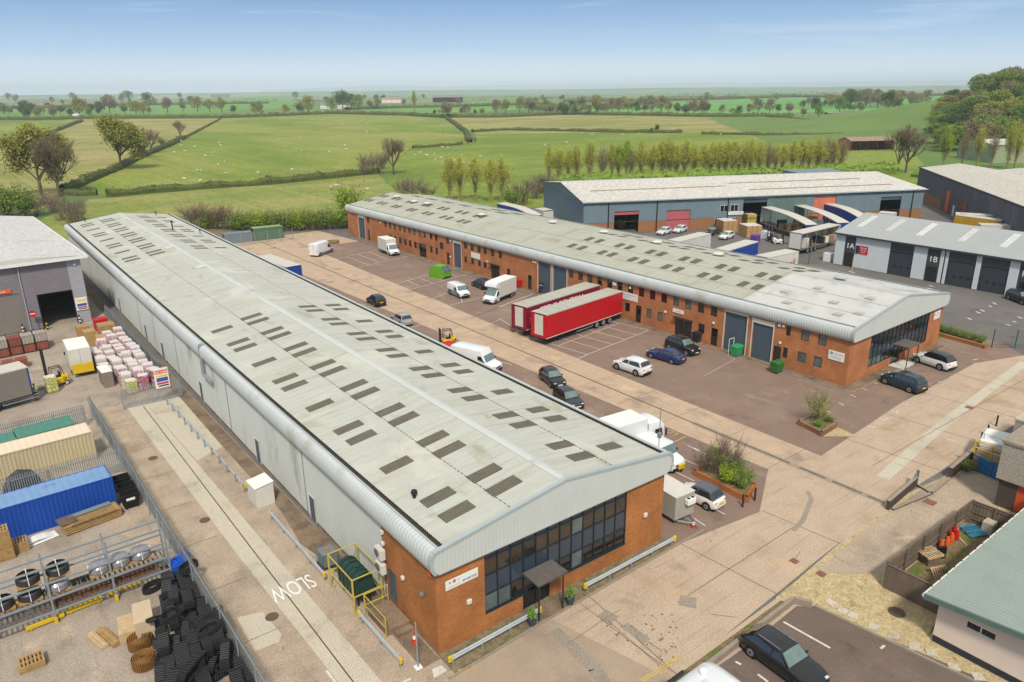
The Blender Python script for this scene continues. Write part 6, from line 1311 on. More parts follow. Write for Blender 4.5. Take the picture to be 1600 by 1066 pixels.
p = G(88, 603); make_forklift('yellow', 'yellow and black forklift with a tall mast carrying a wrapped pallet', (p.x, p.y, 0), R(190), 4.4)
p = G(697, 541); make_forklift('yellow', 'yellow forklift with a black cage beside the road', (p.x, p.y, .0), R(160), 2.3)
p = G(1217, 381); make_forklift('white', 'white forklift turning in the haulage yard', (p.x, p.y, 0), R(-40), 2.3); p = G(1203, 377); make_forklift('chassis', 'dark forklift beside the purple wrapped goods', (p.x, p.y, 0), R(60), 2.6)
# ------------------------------------------------------------------ yard things
def container(x1, y0, L_, label, m, mtop=None, rz=0, Hc=2.6, name='shipping_container', wdt=2.44):
    r = thing(name, (x1, y0, 0), label, 'container', rz=rz)
    mb = MB(); e_ = .06
    mb.corr([(-L_+.1, .02, .15), (-L_+.1, .02, Hc-.1)], [(0, -1, 0)]*2, (1, 0, 0), L_-.2, .28, -.036); mb.corr([(-L_+.1, wdt-.02, .15), (-L_+.1, wdt-.02, Hc-.1)], [(0, 1, 0)]*2, (1, 0, 0), L_-.2, .28, -.036); mb.build('side_panel', m, r)
    mb = MB(); 
    mb.corr([(-L_+.06, .06, Hc-.03), (-L_+.06, wdt-.06, Hc-.03)], [(0, 0, 1)]*2, (1, 0, 0), L_-.12, .5, .018); mb.build('roof_panel', mtop or m, r)
    mb = MB()
    for y in (0, wdt-e_): mb.box(-L_, y, 0, 0, y+e_, .14); mb.box(-L_, y, Hc-.1, 0, y+e_, Hc)
    for x in (-L_, -e_*1.6):
        for y in (0, wdt-e_*1.6): mb.box(x, y-.003, .0, x+e_*1.6, y+e_*1.6+.003, Hc+.004)
    for x in (-L_, -e_): mb.box(x, .1, Hc-.09, x+e_, wdt-.1, Hc-.003); mb.box(x, .1, .003, x+e_, wdt-.1, .14)
    mb.build('corner_frame', m, r)
    mb = MB(); mb.box(-.05, .1, .14, -.02, wdt-.1, Hc-.09); d = mb.build('end_door', m, r)
    mb = MB(); 
    for y in (.5, 1.0, 1.45, 1.95): mb.cyl((.0, y, .2), (.0, y, Hc-.15), .02, 6)
    mb.build('lock_rods', 'steel', d); return r
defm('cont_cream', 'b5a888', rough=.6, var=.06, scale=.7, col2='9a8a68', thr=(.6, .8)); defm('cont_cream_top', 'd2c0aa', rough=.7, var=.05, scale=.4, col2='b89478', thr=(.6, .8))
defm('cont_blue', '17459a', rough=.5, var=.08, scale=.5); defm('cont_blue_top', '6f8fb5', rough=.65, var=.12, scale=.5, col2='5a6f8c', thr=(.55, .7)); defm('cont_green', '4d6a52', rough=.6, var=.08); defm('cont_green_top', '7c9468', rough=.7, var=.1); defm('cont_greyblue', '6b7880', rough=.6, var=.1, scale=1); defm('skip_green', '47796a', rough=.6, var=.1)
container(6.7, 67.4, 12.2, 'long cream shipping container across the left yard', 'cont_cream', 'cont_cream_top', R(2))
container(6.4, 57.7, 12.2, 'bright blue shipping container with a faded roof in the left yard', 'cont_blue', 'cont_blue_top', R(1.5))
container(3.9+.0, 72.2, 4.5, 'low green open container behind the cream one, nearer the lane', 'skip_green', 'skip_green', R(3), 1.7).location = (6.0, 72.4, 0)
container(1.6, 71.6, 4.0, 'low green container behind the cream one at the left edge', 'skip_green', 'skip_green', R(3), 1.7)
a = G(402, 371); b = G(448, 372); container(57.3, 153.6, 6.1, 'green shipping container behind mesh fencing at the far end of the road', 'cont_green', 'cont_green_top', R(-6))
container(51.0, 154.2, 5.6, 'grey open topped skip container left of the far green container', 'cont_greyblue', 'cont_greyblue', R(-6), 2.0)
# palisade fencing
def palisade(a, b, h, label, m='galv', pitch=.155, group='palisade fences', gate=False, name='palisade_fence'):
    a, b = Vector((*a, 0)), Vector((*b, 0)); L_ = (b-a).length; r = thing(name, a, label, 'gate' if gate else 'fence', group, rz=math.atan2(b.y-a.y, b.x-a.x))
    mb = MB(); n_ = int(L_/pitch)
    for i in range(n_):
        x = (i+.5)*L_/n_; w_ = .035
        mb.add([(x-w_, -.012, .05), (x, -.03, .05), (x+w_, -.012, .05), (x-w_, -.012, h-.12), (x, -.03, h-.06), (x+w_, -.012, h-.12), (x, -.015, h)], [(0, 1, 4, 3), (1, 2, 5, 4), (3, 4, 6), (4, 5, 6), (2, 0, 3, 5)])
    mb.build('pales', m, r)
    for z in (.3, h-.45): mb = MB(); mb.box(0, 0, z, L_, .04, z+.05); mb.build('rail', m, r)
    k = max(1, int(round(L_/2.75)))
    for i in range(k+1): x = L_*i/k; mb = MB(); mb.box(x-.04, .042, 0, x+.04, .11, h-.25); mb.build('post', m, r)
    return r
palisade((8.25, 27), (8.0, 77.5), 2.3, 'long galvanised palisade fence along the left side of the lane'); palisade((7.9, 63.6), (-5, 63.2), 2.3, 'palisade fence between the cream and blue containers'); palisade((7.2, 75.6), (-.5, 73.6+1.4), 2.2, 'palisade fence behind the low green containers')
palisade((10.8, 77.4), (16.3, 77.2), 2.2, 'open palisade gate across the lane under the orange notice', gate=True, name='palisade_gate'); palisade((15.9, 84), (15.8, 112.5), 2.2, 'palisade fence between wrapped pallets and the long grey wall')
defm('mesh_green', '24503f', rough=.6)
def meshfence(a, b, h, label, m='mesh_green'):
    a, b = Vector((*a, 0)), Vector((*b, 0)); L_ = (b-a).length; r = thing('mesh_fence', a, label, 'fence', rz=math.atan2(b.y-a.y, b.x-a.x))
    mb = MB(); n_ = int(L_/.25)
    for i in range(n_): x = i*L_/n_; mb.box(x, -.006, .05, x+.012, .006, h)
    for k in range(int(h/.35)+1): mb.box(0, -.008, .05+k*.35, L_, .008, .065+k*.35)
    mb.build('mesh', m, r)
    for i in range(int(L_/2.6)+1): x = min(L_, i*2.6); mb = MB(); mb.box(x-.05, .01, 0, x+.05, .09, h+.08); mb.build('post', m, r)
    return r
meshfence((96.2, 31.4), (103, 25), 2.2, 'green mesh fence at the right edge beyond the white striped car park'); meshfence((58.2, 150.8), (44, 152.3), 2.4, 'grey mesh fence in front of the far green container', 'galv'); meshfence((105, 76), (121.5, 68.5), 2.0, 'green mesh fence dividing the haulage yard from the trade units')
notice(frame((14.6, 77.0, 2.55), (1, 0, 0), (0, 0, 1)), 1.35, 2.1, 'orange and white site rules notice on the palisade gate', True)
# no entry sign
p = Vector((7.3, 112.2, 0)); r = thing('road_sign', p, 'round red no entry sign on a post by the dark loading door', 'sign'); mb = MB(); mb.cyl((0, 0, 0), (0, 0, 2.3), .05, 8); mb.build('post', 'galv', r)
mb = MB(); mb.cyl((0, -.06, 2.5), (0, -.1, 2.5), .42, 20); d = mb.build('disc', 'red', r); mb = MB(); mb.box(-.28, -.115, 2.44, .28, -.101, 2.57); mb.build('bar', 'white', d)
def striped_post(p, label, h=1.2, r_=.11, m2='yellow', grp='striped posts'):
    r = thing('bollard', (p[0], p[1], 0), label, 'bollard', grp)
    for k in range(5): mb = MB(); mb.cyl((0, 0, h*k/5), (0, 0, h*(k+1)/5), r_, 10); mb.build('stripe', m2 if k % 2 else 'black', r)
    return r
striped_post((5.9, 112.6), 'black and white striped post left of the no entry sign', m2='white'); striped_post((8.6, 112.4), 'yellow and black striped post at the left jamb of the loading door'); striped_post((12.5, 112.6), 'black and white striped post at the right jamb of the loading door', m2='white')
striped_post((59.4, 16.6), 'short black and yellow striped post before the blue gates', 1.0)
for p, l in (((43.3, 28.2), 'black bollard beside the brick planter, nearer the camera'), ((44.8, 28.2), 'black bollard at the road side of the brick planter'), ((68.2, 21.6), 'black bollard nearest the yellow platform railing'), ((70.3, 21.9), 'black bollard between two others behind the white cabinet'), ((73.1, 22.2), 'black bollard farthest from the platform')):
    mb = MB(); mb.lathe([(.075, 0), (.075, 1.0), (.06, 1.08), (.02, 1.1)], 10); tag(mb.build('bollard', defm('bollard_brown', '2a211e', rough=.6), loc=(*p, 0)), l, 'bollard', 'black bollards')
def cone(p, label):
    r = thing('traffic_cone', (*p, 0), label, 'traffic cone', 'traffic cones'); mb = MB(); mb.bbox(-.2, -.2, 0, .2, .2, .04, .02); mb.lathe([(.15, .04), (.115, .25)], 12); mb.build('base', defm('cone_red', 'b23a24', rough=.5), r)
    mb = MB(); mb.lathe([(.115, .25), (.075, .48)], 12); mb.build('sleeve', 'white', r); mb = MB(); mb.lathe([(.075, .48), (.03, .72)], 12); mb.build('tip', 'cone_red', r)
q = G(648, 1003); cone((q.x, q.y), 'red and white traffic cone by the near brick corner'); q = G(1083, 824); cone((q.x, q.y), 'red and white traffic cone beside the trailer tow bar'); q = G(429, 387); cone((q.x, q.y), 'small distant traffic cone on the road drain near the far containers'); q = G(716, 550); cone((q.x, q.y), 'traffic cone beside the forklift behind the shed')
# lamp and aerial posts
def post(p, h, label, r_=.06, m='galv', base=True, name='steel_post'):
    r = thing(name, (*p, 0), label, 'post'); mb = MB(); mb.cyl((0, 0, 0), (0, 0, h), r_, 8, r_*.7); mb.build('shaft', m, r)
    if base: mb = MB(); mb.bbox(-.2, -.2, 0, .2, .2, .08, .02); mb.build('base_plate', 'white', r)
    return r
post((15.75, 29.2), 3.0, 'slim grey post standing in a white base at the brick corner', .055); q = G(894, 517 - 69); post((100, 51.7), 7.0, 'tall thin lamp post beside the white roofed brick end', .09, 'wood_pale', False, 'lamp_post')
r = post((35.75, 30.2), 9.6, 'tall thin aerial mast rising at the front right corner of the long shed', .035, 'steel', False, 'aerial_mast'); mb = MB(); mb.bbox(-.12, -.12, 7.3, .12, .12, 7.7, .03); mb.build('aerial_head', 'steel', r)
# planters
def quadwall(name, pts, h, w, m, label, cat='planter', soil='soil'):
    o = Vector((sum(p[0] for p in pts)/len(pts), sum(p[1] for p in pts)/len(pts), 0)); r = thing(name, o, label, cat)
    mb = MB(); n_ = len(pts); P = [Vector((*p, 0))-o for p in pts]
    for i in range(n_):
        a, b = P[i], P[(i+1) % n_]; L_ = (b-a).length; T_ = Matrix.Translation(a) @ Matrix.Rotation(math.atan2(b.y-a.y, b.x-a.x), 4, 'Z'); mb.box(0.0, 0.0, 0, L_-w*0, w, h, T_)
    mb.build('wall', m, r); mb = MB(); q = [(p.x*.97, p.y*.97) for p in P]; mb.poly(q, h-.08); mb.build('planting_bed', soil, r); return r
pb = quadwall('brick_planter', [(44.0, 28.3), (46.3, 29.2), (47.0, 34.2), (44.2, 33.6)], .5, .22, 'brick', 'long low brick planter full of shrubs by the small cream car')
pb2 = quadwall('brick_planter', [(58.7, 31.0), (61.6, 31.2), (63.3, 33.6), (59.3, 33.8)], .45, .22, 'brick_old', 'square brick planter with a young willow like tree in the court')
pb3 = quadwall('brick_planter', [(95.0, 31.6), (96.2, 32.5), (97.5, 41.5), (96.2, 41.5)], .45, .22, 'brick', 'brick edged planting strip beside the glazed brick end')
sheet('planter_apron', [(58.8, 30.9), (61.6, 31.1), (61.2, 28.9)], .03, 'gravel'); sheet('grass_verge', [(94.5, 36.6), (99.5, 38.4), (99.5, 45), (94.0, 44)], .02, defm('lawn', '56742c', rough=.95, var=.25, scale=2, space='World'))
r = thing('sign_stand', (43.9, 34.6, 0), 'yellow barrier post beside the long brick planter', 'barrier'); mb = MB(); mb.bbox(-.35, -.12, .3, .35, .12, .75, .05); mb.build('board', 'yellow', r); mb = MB(); mb.box(-.05, -.05, 0, .05, .05, .3); mb.build('leg', 'chassis', r)
q_ = quadwall('round_planter', [(62.8+1.5*math.cos(a), 141.6+1.3*math.sin(a)) for a in [k*.6283 for k in range(10)]], .5, .2, 'brick_old', 'low round brick planter with a green mound at the far end of the bays', soil='leaf_green')
# plant pots at the door
defm('pot', '3a4148', rough=.7)
def pot(x, label):
    r = thing('potted_shrub', (x, 27.95, .05), label, 'potted plant', 'potted shrubs at the door'); mb = MB(); mb.lathe([(.2, 0), (.27, .35), (.3, .62), (.26, .62), (.25, .55)], 14); mb.build('pot', 'pot', r, smooth=True)
    mb = MB(); rnd = random.Random(x)
    for i in range(260):
        t = rnd.random(); a = rnd.random()*6.28; rr = (.3*(1-t)+.04)*math.sqrt(rnd.random()); c = Vector((rr*math.cos(a), rr*math.sin(a), .6+t*.75)); u = Vector((rnd.uniform(-1, 1), rnd.uniform(-1, 1), rnd.uniform(-.6, 1))).normalized()*.07; v_ = u.orthogonal().normalized()*.05; mb.add([c-u, c+v_, c+u, c-v_], [(0, 1, 2, 3)])
    mb.build('foliage', 'leaf_green', r)
pot(22.75, 'small conifer in a dark pot left of the canopied entrance'); pot(25.75, 'small conifer in a dark pot right of the canopied entrance')
# ---- goods in the upper yard
defm('wrap_white', 'b9aea9', rough=.35, var=.12, scale=3, speck=9, spec=.6); defm('wrap_pink', 'b4868e', rough=.35, var=.3, scale=5, speck=10, spec=.6, col2='c4bab6', thr=(.45, .6), scale2=2.5); defm('bottles_green', 'a0a24c', rough=.35, var=.3, scale=6, speck=12, spec=.6, col2='c9c7ac', thr=(.5, .6), scale2=4); defm('wrap_red', '8f4a55', rough=.35, var=.35, scale=6, speck=11, spec=.6, col2='b59aa0', thr=(.5, .6), scale2=4)
defm('top_sheet', 'c9c3c0', rough=.4, var=.06, scale=3)
def crate_pallet(side, top='top_sheet', h=1.75, n=4, s=1.05):
    r = thing('wrapped_pallet', (0, 0, 0), '-', 'pallet load'); rnd = random.Random(h*97)
    mb = MB()
    for k in range(3): mb.box(-s/2, -s/2+k*(s/2-.05), 0, s/2, -s/2+k*(s/2-.05)+.1, .1)
    mb.box(-s/2, -s/2, .1, s/2, s/2, .13); mb.build('pallet_base', 'wood', r)
    mb = MB(); lh = (h-.13)/n
    for k in range(n): d = rnd.uniform(-.015, .015); mb.bbox(-s/2+.02+d, -s/2+.02, .135+k*lh, s/2-.02+d, s/2-.02, .135+(k+1)*lh-.012, .05)
    mb.build('wrapped_goods', side, r); mb = MB(); mb.bbox(-s/2+.06, -s/2+.06, h, s/2-.06, s/2-.06, h+.03, .012); mb.build('top_sheet', top, r); return r
CP = {k: crate_pallet(k) for k in ('wrap_white', 'wrap_pink', 'wrap_red', 'bottles_green')}
used_ = set()
def putp(k, x, y, rz=0, dz=0, sz=1):
    o = CP[k]
    if k in used_: o = clone(o, (x, y, dz), R(rz))
    used_.add(k); o.location = (x, y, dz); o.rotation_euler.z = R(rz); o.scale.z = sz; o['group'] = 'film wrapped pallets stacked in the yard'; return o
rnd = random.Random(5)
lab = {'wrap_white': 'white film wrapped pallet load in the block beside the long grey wall', 'wrap_pink': 'pink and white wrapped pallet load in the block beside the long grey wall', 'wrap_red': 'dark red bottles under clear film at the near edge of the block', 'bottles_green': 'yellow green bottles under clear film on a pallet'}
cells = []
for j in range(15):
    y = 81.5+j*1.32
    xs2 = [14.9, 13.65] + ([12.4] if j >= 0 else []) + ([11.2] if 4 <= j <= 10 else [])
    if j > 12: xs2 = [14.9, 13.65]
    for x in xs2: cells.append((x, y, j))
for x, y, j in cells:
    if j == 0: k = 'wrap_red' if x > 12.5 else 'bottles_green'
    elif j == 1 and x > 13: k = 'wrap_pink'
    elif j > 10: k = 'wrap_pink'
    else: k = rnd.choice(['wrap_white', 'wrap_white', 'wrap_pink'])
    o = putp(k, x+rnd.uniform(-.08, .08), y+rnd.uniform(-.12, .12), rnd.uniform(-8, 8), sz=rnd.uniform(.78, 1.2)); o['label'] = lab[k]
o = putp('bottles_green', 5.9, 87.2, 10); o['label'] = 'yellow green bottles on a pallet carried by the tall mast forklift'; o['group'] = ''; del o['group']
for x, y, l in ((10.9, 85.3, 'grey steel cabinet with a white top at the near corner of the pallet block'), (10.85, 86.6, 'grey steel cabinet with a white top behind the first one'), (12.0, 87.2+.1, None)):
    if l is None: continue
    r = thing('storage_cabinet', (x, y, 0), l, 'cabinet'); mb = MB(); mb.bbox(-.5, -.55, 0, .5, .55, 1.7, .02); mb.build('carcass', defm('cab_taupe', '7e7468', rough=.5), r); mb = MB(); mb.bbox(-.53, -.58, 1.701, .53, .58, 1.78, .02); mb.build('top', 'white', r)
def carton(x, y, w, d, h, label, m='cardboard', rz=0, z=0, cat='carton stack', n=2):
    r = thing('carton_stack', (x, y, z), label, cat, rz=R(rz))
    for k in range(n): mb = MB(); mb.bbox(-w/2, -d/2, h*k/n+.004, w/2, d/2, h*(k+1)/n-.004, .015); mb.build('carton', m, r)
    return r
carton(12.0, 101.8, 1.3, 1.5, 1.9, 'tan carton stack at the far left of the pallet block', rz=4); carton(12.9, 99.4, 1.2, 1.4, 1.6, 'open brown carton left of the pink wrapped pallets', rz=-6); carton(14.3, 104.2, 1.9, 1.9, 1.7, 'bulging net of golden goods beyond the pink pallets', 'wood', n=1); carton(14.3, 108, 1.6, 1.4, 1.5, 'red crates stacked beyond the golden goods', 'red', n=3); carton(11.9, 106.3, 1.4, 1.4, 1.4, 'pile of timber pallets by the warehouse corner', 'wood', n=5)
# rack of red brown crates in mesh, upper left
defm('redbrown', '80473a', rough=.7, var=.2, scale=3); defm('greywrap', '9c9488', rough=.6, var=.2, scale=3)
for i in range(8):
    x = 7.0-1.35*i; m_ = ['greywrap', 'greywrap', 'redbrown', 'greywrap', 'greywrap', 'redbrown', 'greywrap', 'redbrown'][i]
    r = thing('caged_goods', (x, 104.4-.1*i, 0), 'mesh caged stack of goods in the back row under the grey shutter', 'caged goods', 'caged stacks by the warehouse')
    mb = MB(); mb.bbox(-.62, -1.1, .1, .62, 1.1, 1.1, .03); mb.build('lower_load', 'redbrown', r)
    for k in range(4): mb = MB(); mb.bbox(-.6+.3*k, -1.08, 1.12, -.32+.3*k, 1.08, 2.0, .02); mb.build('upright_bundle', m_, r)
    mb = MB()
    for y in (-1.15, 1.15):
        for xx in (-.65, .65): mb.box(xx-.02, y-.02, 0, xx+.02, y+.02, 2.15)
        for z in (.1, 1.1, 2.1): mb.box(-.65, y-.02, z, .65, y+.02, z+.04)
    mb.build('cage_frame', 'black', r)
for i in range(4):
    x = 4.3-1.3*i; r = thing('tile_pallet', (x, 98.2-.1*i, 0), 'low red brown tile pallet in the front row by the cages', 'pallet load', 'low tile pallets'); mb = MB()
    for k in range(4): mb.bbox(-.6+.3*k, -.7, .1, -.32+.3*k, .7, 1.0, .02)
    mb.build('tiles', 'redbrown', r); mb = MB(); mb.box(-.62, -.72, 0, .62, .72, .09); mb.build('pallet_base', 'wood', r)
# ---- plant yard: cantilever rack
RK = thing('storage_rack', (.7, 45.7, 0), 'long galvanised storage rack with yellow feet across the lower left yard', 'rack', rz=R(.8))
for i in range(-4, 3):
    x = i*3.28
    for y in (0, 1.2):
        mb = MB(); mb.box(x-.05, y-.05, 0, x+.05, y+.05, 4.25); up = mb.build('upright', 'galv', RK)
        if y == 0: mb = MB(); mb.box(x-.09, y-.09, 0, x+.09, y-.052, .42); mb.box(x-.09, y+.052, 0, x+.09, y+.09, .42); mb.build('foot_guard', 'yellow', up)
    mb = MB(); mb.cyl((x, 0, .5), (x, 1.2, 1.4), .02, 5); mb.cyl((x, 0, 2.4), (x, 1.2, 1.5), .02, 5); mb.cyl((x, 0, 2.5), (x, 1.2, 3.5), .02, 5); mb.build('cross_brace', 'galv', RK)
for z in (.75, 1.65, 2.7, 3.75):
    for y in (-.03, 1.17): mb = MB(); mb.box(-13.1, y, z, 6.6, y+.06, z+.12); mb.build('beam', 'galv', RK)
for z in (.75, 1.65):
    mb = MB()
    for i in range(60): x = -10+i*.275; mb.box(x, .04, z+.02, x+.1, 1.16, z+.05)
    tag(mb.build('deck_slats', 'wood_grey', RK))
defm('rust', '6b4630', rough=.9, var=.3, scale=4)
def linktrack(L_, w, label, loc, rz, m='rust', h=.22):
    r = thing('steel_track', loc, label, 'steel track', rz=R(rz)); mb = MB(); n_ = int(L_/.17)
    for i in range(n_): mb.bbox(-L_/2+i*.17, -w/2, 0, -L_/2+i*.17+.13, w/2, h, .02)
    mb.build('links', m, r); mb = MB(); mb.box(-L_/2, -w*.2, h+.002, L_/2, w*.2, h+.05); mb.build('chain', m, r); return r
linktrack(6, .5, 'rusty steel track lying along the lowest rack shelf, right part', (3.6, 46.4, .83), 1); linktrack(5, .5, 'dark steel track on the middle rack shelf', (2.0, 46.45, 1.72), 1, 'chassis'); linktrack(4.5, .5, 'rusty steel track along the lowest rack shelf at the left', (-4.5, 46.3, .83), 1)
q = G(165, 1003); linktrack(2.1, .5, 'sandy steel track lying on the concrete, nearer the brown coils', (G(170, 998).x, G(170, 998).y, 0), 105, 'wood', .25); linktrack(1.8, .45, 'shorter sandy steel track left of its twin on the concrete', (G(153, 1003).x, G(153, 1003).y, 0), 105, 'wood_pale', .2)
defm('film', '7d7d83', rough=.25, var=.25, scale=3, spec=.8); defm('rubber_lug', '252527', rough=.45, var=.2, scale=3); defm('rubber_gloss', '2c2c2e', rough=.5, var=.2, scale=4, spec=.5)
def roll(loc, label, m='rubber_gloss', strap='white', r_=.62, h=.5, wrapped=False):
    r = thing('track_roll', loc, label, 'rubber track roll', 'rolled rubber tracks'); mb = MB(); prof = [(r_*.9, 0), (r_, .08), (r_, h-.08), (r_*.88, h), (r_*.3, h)] if not wrapped else [(r_*.9, 0), (r_, .08), (r_, h-.1), (r_*.8, h+.05), (r_*.2, h+.07)]
    mb.lathe(prof, 20); mb.build('coil', m, r, smooth=True)
    for k in range(3 if not wrapped else 0): mb = MB(); rr = r_*(.82-.2*k); mb.lathe([(rr, h+.004), (rr, h+.02), (rr-.05, h+.02), (rr-.05, h+.004)], 20); mb.build('layer', 'rubber', r)
    mb = MB(); mb.box(-r_-.008, -.02, .04, r_+.008, .02, h+.03); mb.box(-.02, -r_-.008, .04, .02, r_+.008, h+.034); mb.build('strap', strap, r); mb = MB(); mb.box(-.6, -.5, -.12, .6, .5, -.005); mb.build('pallet_base', 'wood', r); return r
for px, z, w_, l in (((38, 885), 2.85, 0, 'black track roll with white straps on the upper shelf of the rack'), ((42, 912), 1.82, 0, 'black track roll with white straps on the lower shelf directly under another'), ((83, 868), 2.85, 0, 'loosely coiled black track on the upper rack shelf'), ((85, 898), 1.82, 1, 'grey film wrapped lump below the loose coil'), ((151, 876), 2.0, 1, 'grey film wrapped disc, left of three'), ((182, 864), 2.0, 1, 'grey film wrapped disc, middle of three'), ((212, 850), 2.0, 1, 'grey film wrapped disc, right of three'), ((0, 930), 1.82, 0, 'dark track roll cut by the left edge on the rack')):
    p = G(*px, z+.4); roll((p.x, 46.3 if abs(p.y-46.3) < 2.5 else p.y, z+.12), l, 'film' if w_ else 'rubber_gloss', wrapped=bool(w_), h=.5)
for px, l in (((72, 976), 'yellow steel beam on the floor under the left end of the rack'), ((133, 950), 'yellow steel beam on the floor between the yellow rack feet'), ((195, 922), 'yellow steel beam on the floor right of the second rack foot'), ((40, 945), 'orange steel beam resting on the rack at the left')):
    p = G(*px); r = thing('steel_beam', (p.x, p.y, 0), l, 'steel beam', rz=R(3)); mb = MB(); mb.bbox(-1.0, -.1, .1, 1.0, .1, .35, .02); mb.build('beam', 'yellow' if l[0] == 'y' else defm('beam_orange', 'b57a20'), r); mb = MB(); mb.box(-.8, -.15, 0, -.7, .15, .1); mb.box(.7, -.15, 0, .8, .15, .1); mb.build('bearers', 'wood', r)
# rubber tracks heaped on the right
def loop_track(L_, w, h, label):
    r = thing('rubber_track', (0, 0, 0), label, 'rubber track', 'folded rubber tracks along the fence'); mb = MB(); n_ = 10; out = []
    for k in range(n_+1): a = -math.pi/2+math.pi*k/n_; out.append((L_/2-h/2+h/2*math.cos(a), h/2+h/2*math.sin(a)))
    for k in range(n_+1): a = math.pi/2+math.pi*k/n_; out.append((-L_/2+h/2+h/2*math.cos(a), h/2+h/2*math.sin(a)))
    inn = [(x*.95, h/2+(z-h/2)*.72) for x, z in out]; m_ = len(out); vs = []
    for ring, s_ in ((out, -w/2), (out, w/2), (inn, w/2), (inn, -w/2)): vs += [(x, s_, z) for x, z in ring]
    fs = []
    for q in range(4):
        for i in range(m_): fs.append((q*m_+i, q*m_+(i+1) % m_, ((q+1) % 4)*m_+(i+1) % m_, ((q+1) % 4)*m_+i))
    mb.add(vs, fs); mb.build('belt', 'rubber', r)
    mb = MB(); n2 = int((L_-h)/.18)
    for i in range(n2): x = -(L_-h)/2+i*.18; mb.bbox(x, -w/2+.01, h+.002, x+.09, w/2-.01, h+.08, .015)
    for k in range(1, n_):
        a = -math.pi/2+math.pi*k/n_
        for s_ in (1, -1): c = (s_*(L_/2-h/2+(h/2+.02)*math.cos(a)), h/2+(h/2+.02)*math.sin(a)); mb.cbox((c[0], 0, c[1]), (.06, w-.02, .05))
    mb.build('tread_bars', 'rubber_lug', r); return r
LT = [loop_track(2.4, .75, .6, '-'), loop_track(1.8, .6, .5, '-'), loop_track(2.1, .5, .68, '-')]; first = [True]*3
spots = [((262, 900), 0, 80, 0), ((288, 908), 0, 85, 0), ((300, 925), 0, 84, 0), ((318, 950), 0, 84, 0), ((336, 985), 0, 82, 1), ((365, 1020), 0, 80, 0), ((258, 945), 2, 82, 0), ((268, 960), 2, 84, 1), ((292, 930), 1, 84, 1), ((280, 975), 1, 80, 0), ((255, 1000), 1, 78, 1), ((247, 1010), 1, 76, 0),
         ((303, 1000), 0, 82, 0), ((306, 1018), 1, 84, 1), ((262, 1040), 0, 78, 0), ((300, 968), 1, 84, 0), ((345, 1000), 1, 82, 0), ((380, 1050), 0, 82, 0), ((250, 1055), 2, 78, 0), ((290, 1050), 1, 100, 0), ((270, 925), 1, 80, 1), ((330, 1030), 1, 60, 0),
         ((278, 945), 0, 86, 0), ((290, 985), 2, 80, 0), ((320, 1000), 2, 86, 1), ((272, 1005), 1, 70, 0), ((315, 975), 1, 95, 1), ((285, 1025), 0, 82, 1), ((352, 1020), 2, 70, 1), ((268, 1060), 1, 60, 1), ((318, 1062), 0, 85, 0), ((345, 965), 2, 84, 1), ((248, 975), 1, 84, 0), ((300, 1040), 2, 40, 1), ((370, 1060), 1, 82, 1), ((260, 915), 1, 76, 1)]
names_ = ['against the palisade fence', 'beside the cream box', 'in the middle of the heap', 'near the bottom edge']
for i, (px, k, rz, up) in enumerate(spots):
    z = .62 if up else 0; p = G(*px, z+.5); o = LT[k]
    if not first[k]: o = clone(o, p, R(rz))
    first[k] = False; o.location = (p.x, p.y, z); o.rotation_euler.z = R(rz)
    o['label'] = 'folded black rubber track '+('on top of another, ' if up else '')+(names_[0] if px[0] > 310 else names_[1] if px[1] < 960 else names_[3] if px[1] > 1030 else names_[2])
for px, l in (((238, 915), 'open loop of black rubber track behind the tall cream box'), ((305, 1052), 'open loop of worn brown track at the bottom edge, left'), ((338, 1050), 'open loop of black track at the bottom edge, middle'), ((354, 1040), 'upright loop of black track at the bottom edge, right'), ((298, 908), 'open loop of black track lying on the heap near the blue blocks'), ((272, 985), 'open loop of black track lying on the heap beside the brown coils'), ((330, 1010), 'open loop of black track lying on the heap by the palisade fence')):
    p = G(*px, .3); r = thing('rubber_track', (p.x, p.y, 1.15 if 'heap' in l else 0), l, 'rubber track', rz=R(20)); mb = MB(); n_ = 24; vs = []; rx, ry, h = .62, .38, .42
    for (s_, z) in ((1, 0), (1, h), (.9, h), (.9, 0)): vs += [(rx*s_*math.cos(6.2832*i/n_), ry*s_*math.sin(6.2832*i/n_), z) for i in range(n_)]
    fs = [(q*n_+i, q*n_+(i+1) % n_, ((q+1) % 4)*n_+(i+1) % n_, ((q+1) % 4)*n_+i) for q in range(4) for i in range(n_)]; mb.add(vs, fs); mb.build('belt', 'rubber', r)
    mb = MB(); 
    for i in range(n_): a = 6.2832*i/n_; mb.cbox((rx*1.03*math.cos(a), ry*1.03*math.sin(a), h/2), (.05, .05, h-.04), a)
    mb.build('tread_bars', 'rubber_gloss', r)
def spiral(px, label, m='rust2'):
    p = G(*px, .4); r = thing('coiled_track', (p.x, p.y, 0), label, 'coiled steel track', 'coiled brown steel tracks'); mb = MB(); n_ = 96; h = .62; vs = []
    for i in range(n_+1): a = i/n_*6.2832*4; rr = .62-.11*a/6.2832; vs += [(rr*math.cos(a), rr*math.sin(a), 0), (rr*math.cos(a), rr*math.sin(a), h), ((rr-.05)*math.cos(a), (rr-.05)*math.sin(a), h), ((rr-.05)*math.cos(a), (rr-.05)*math.sin(a), 0)]
    fs = [(4*i+q, 4*i+4+q, 4*i+4+(q+1) % 4, 4*i+(q+1) % 4) for i in range(n_) for q in range(4)]; mb.add(vs, fs); mb.build('coil', m, r)
    mb = MB()
    for i in range(36): a = i/36*6.2832; mb.cbox((.635*math.cos(a), .635*math.sin(a), h/2), (.035, .06, h-.03), a)
    mb.build('link_plates', m, r); return r
defm('rust2', '7d5a2c', rough=.8, var=.3, scale=6)
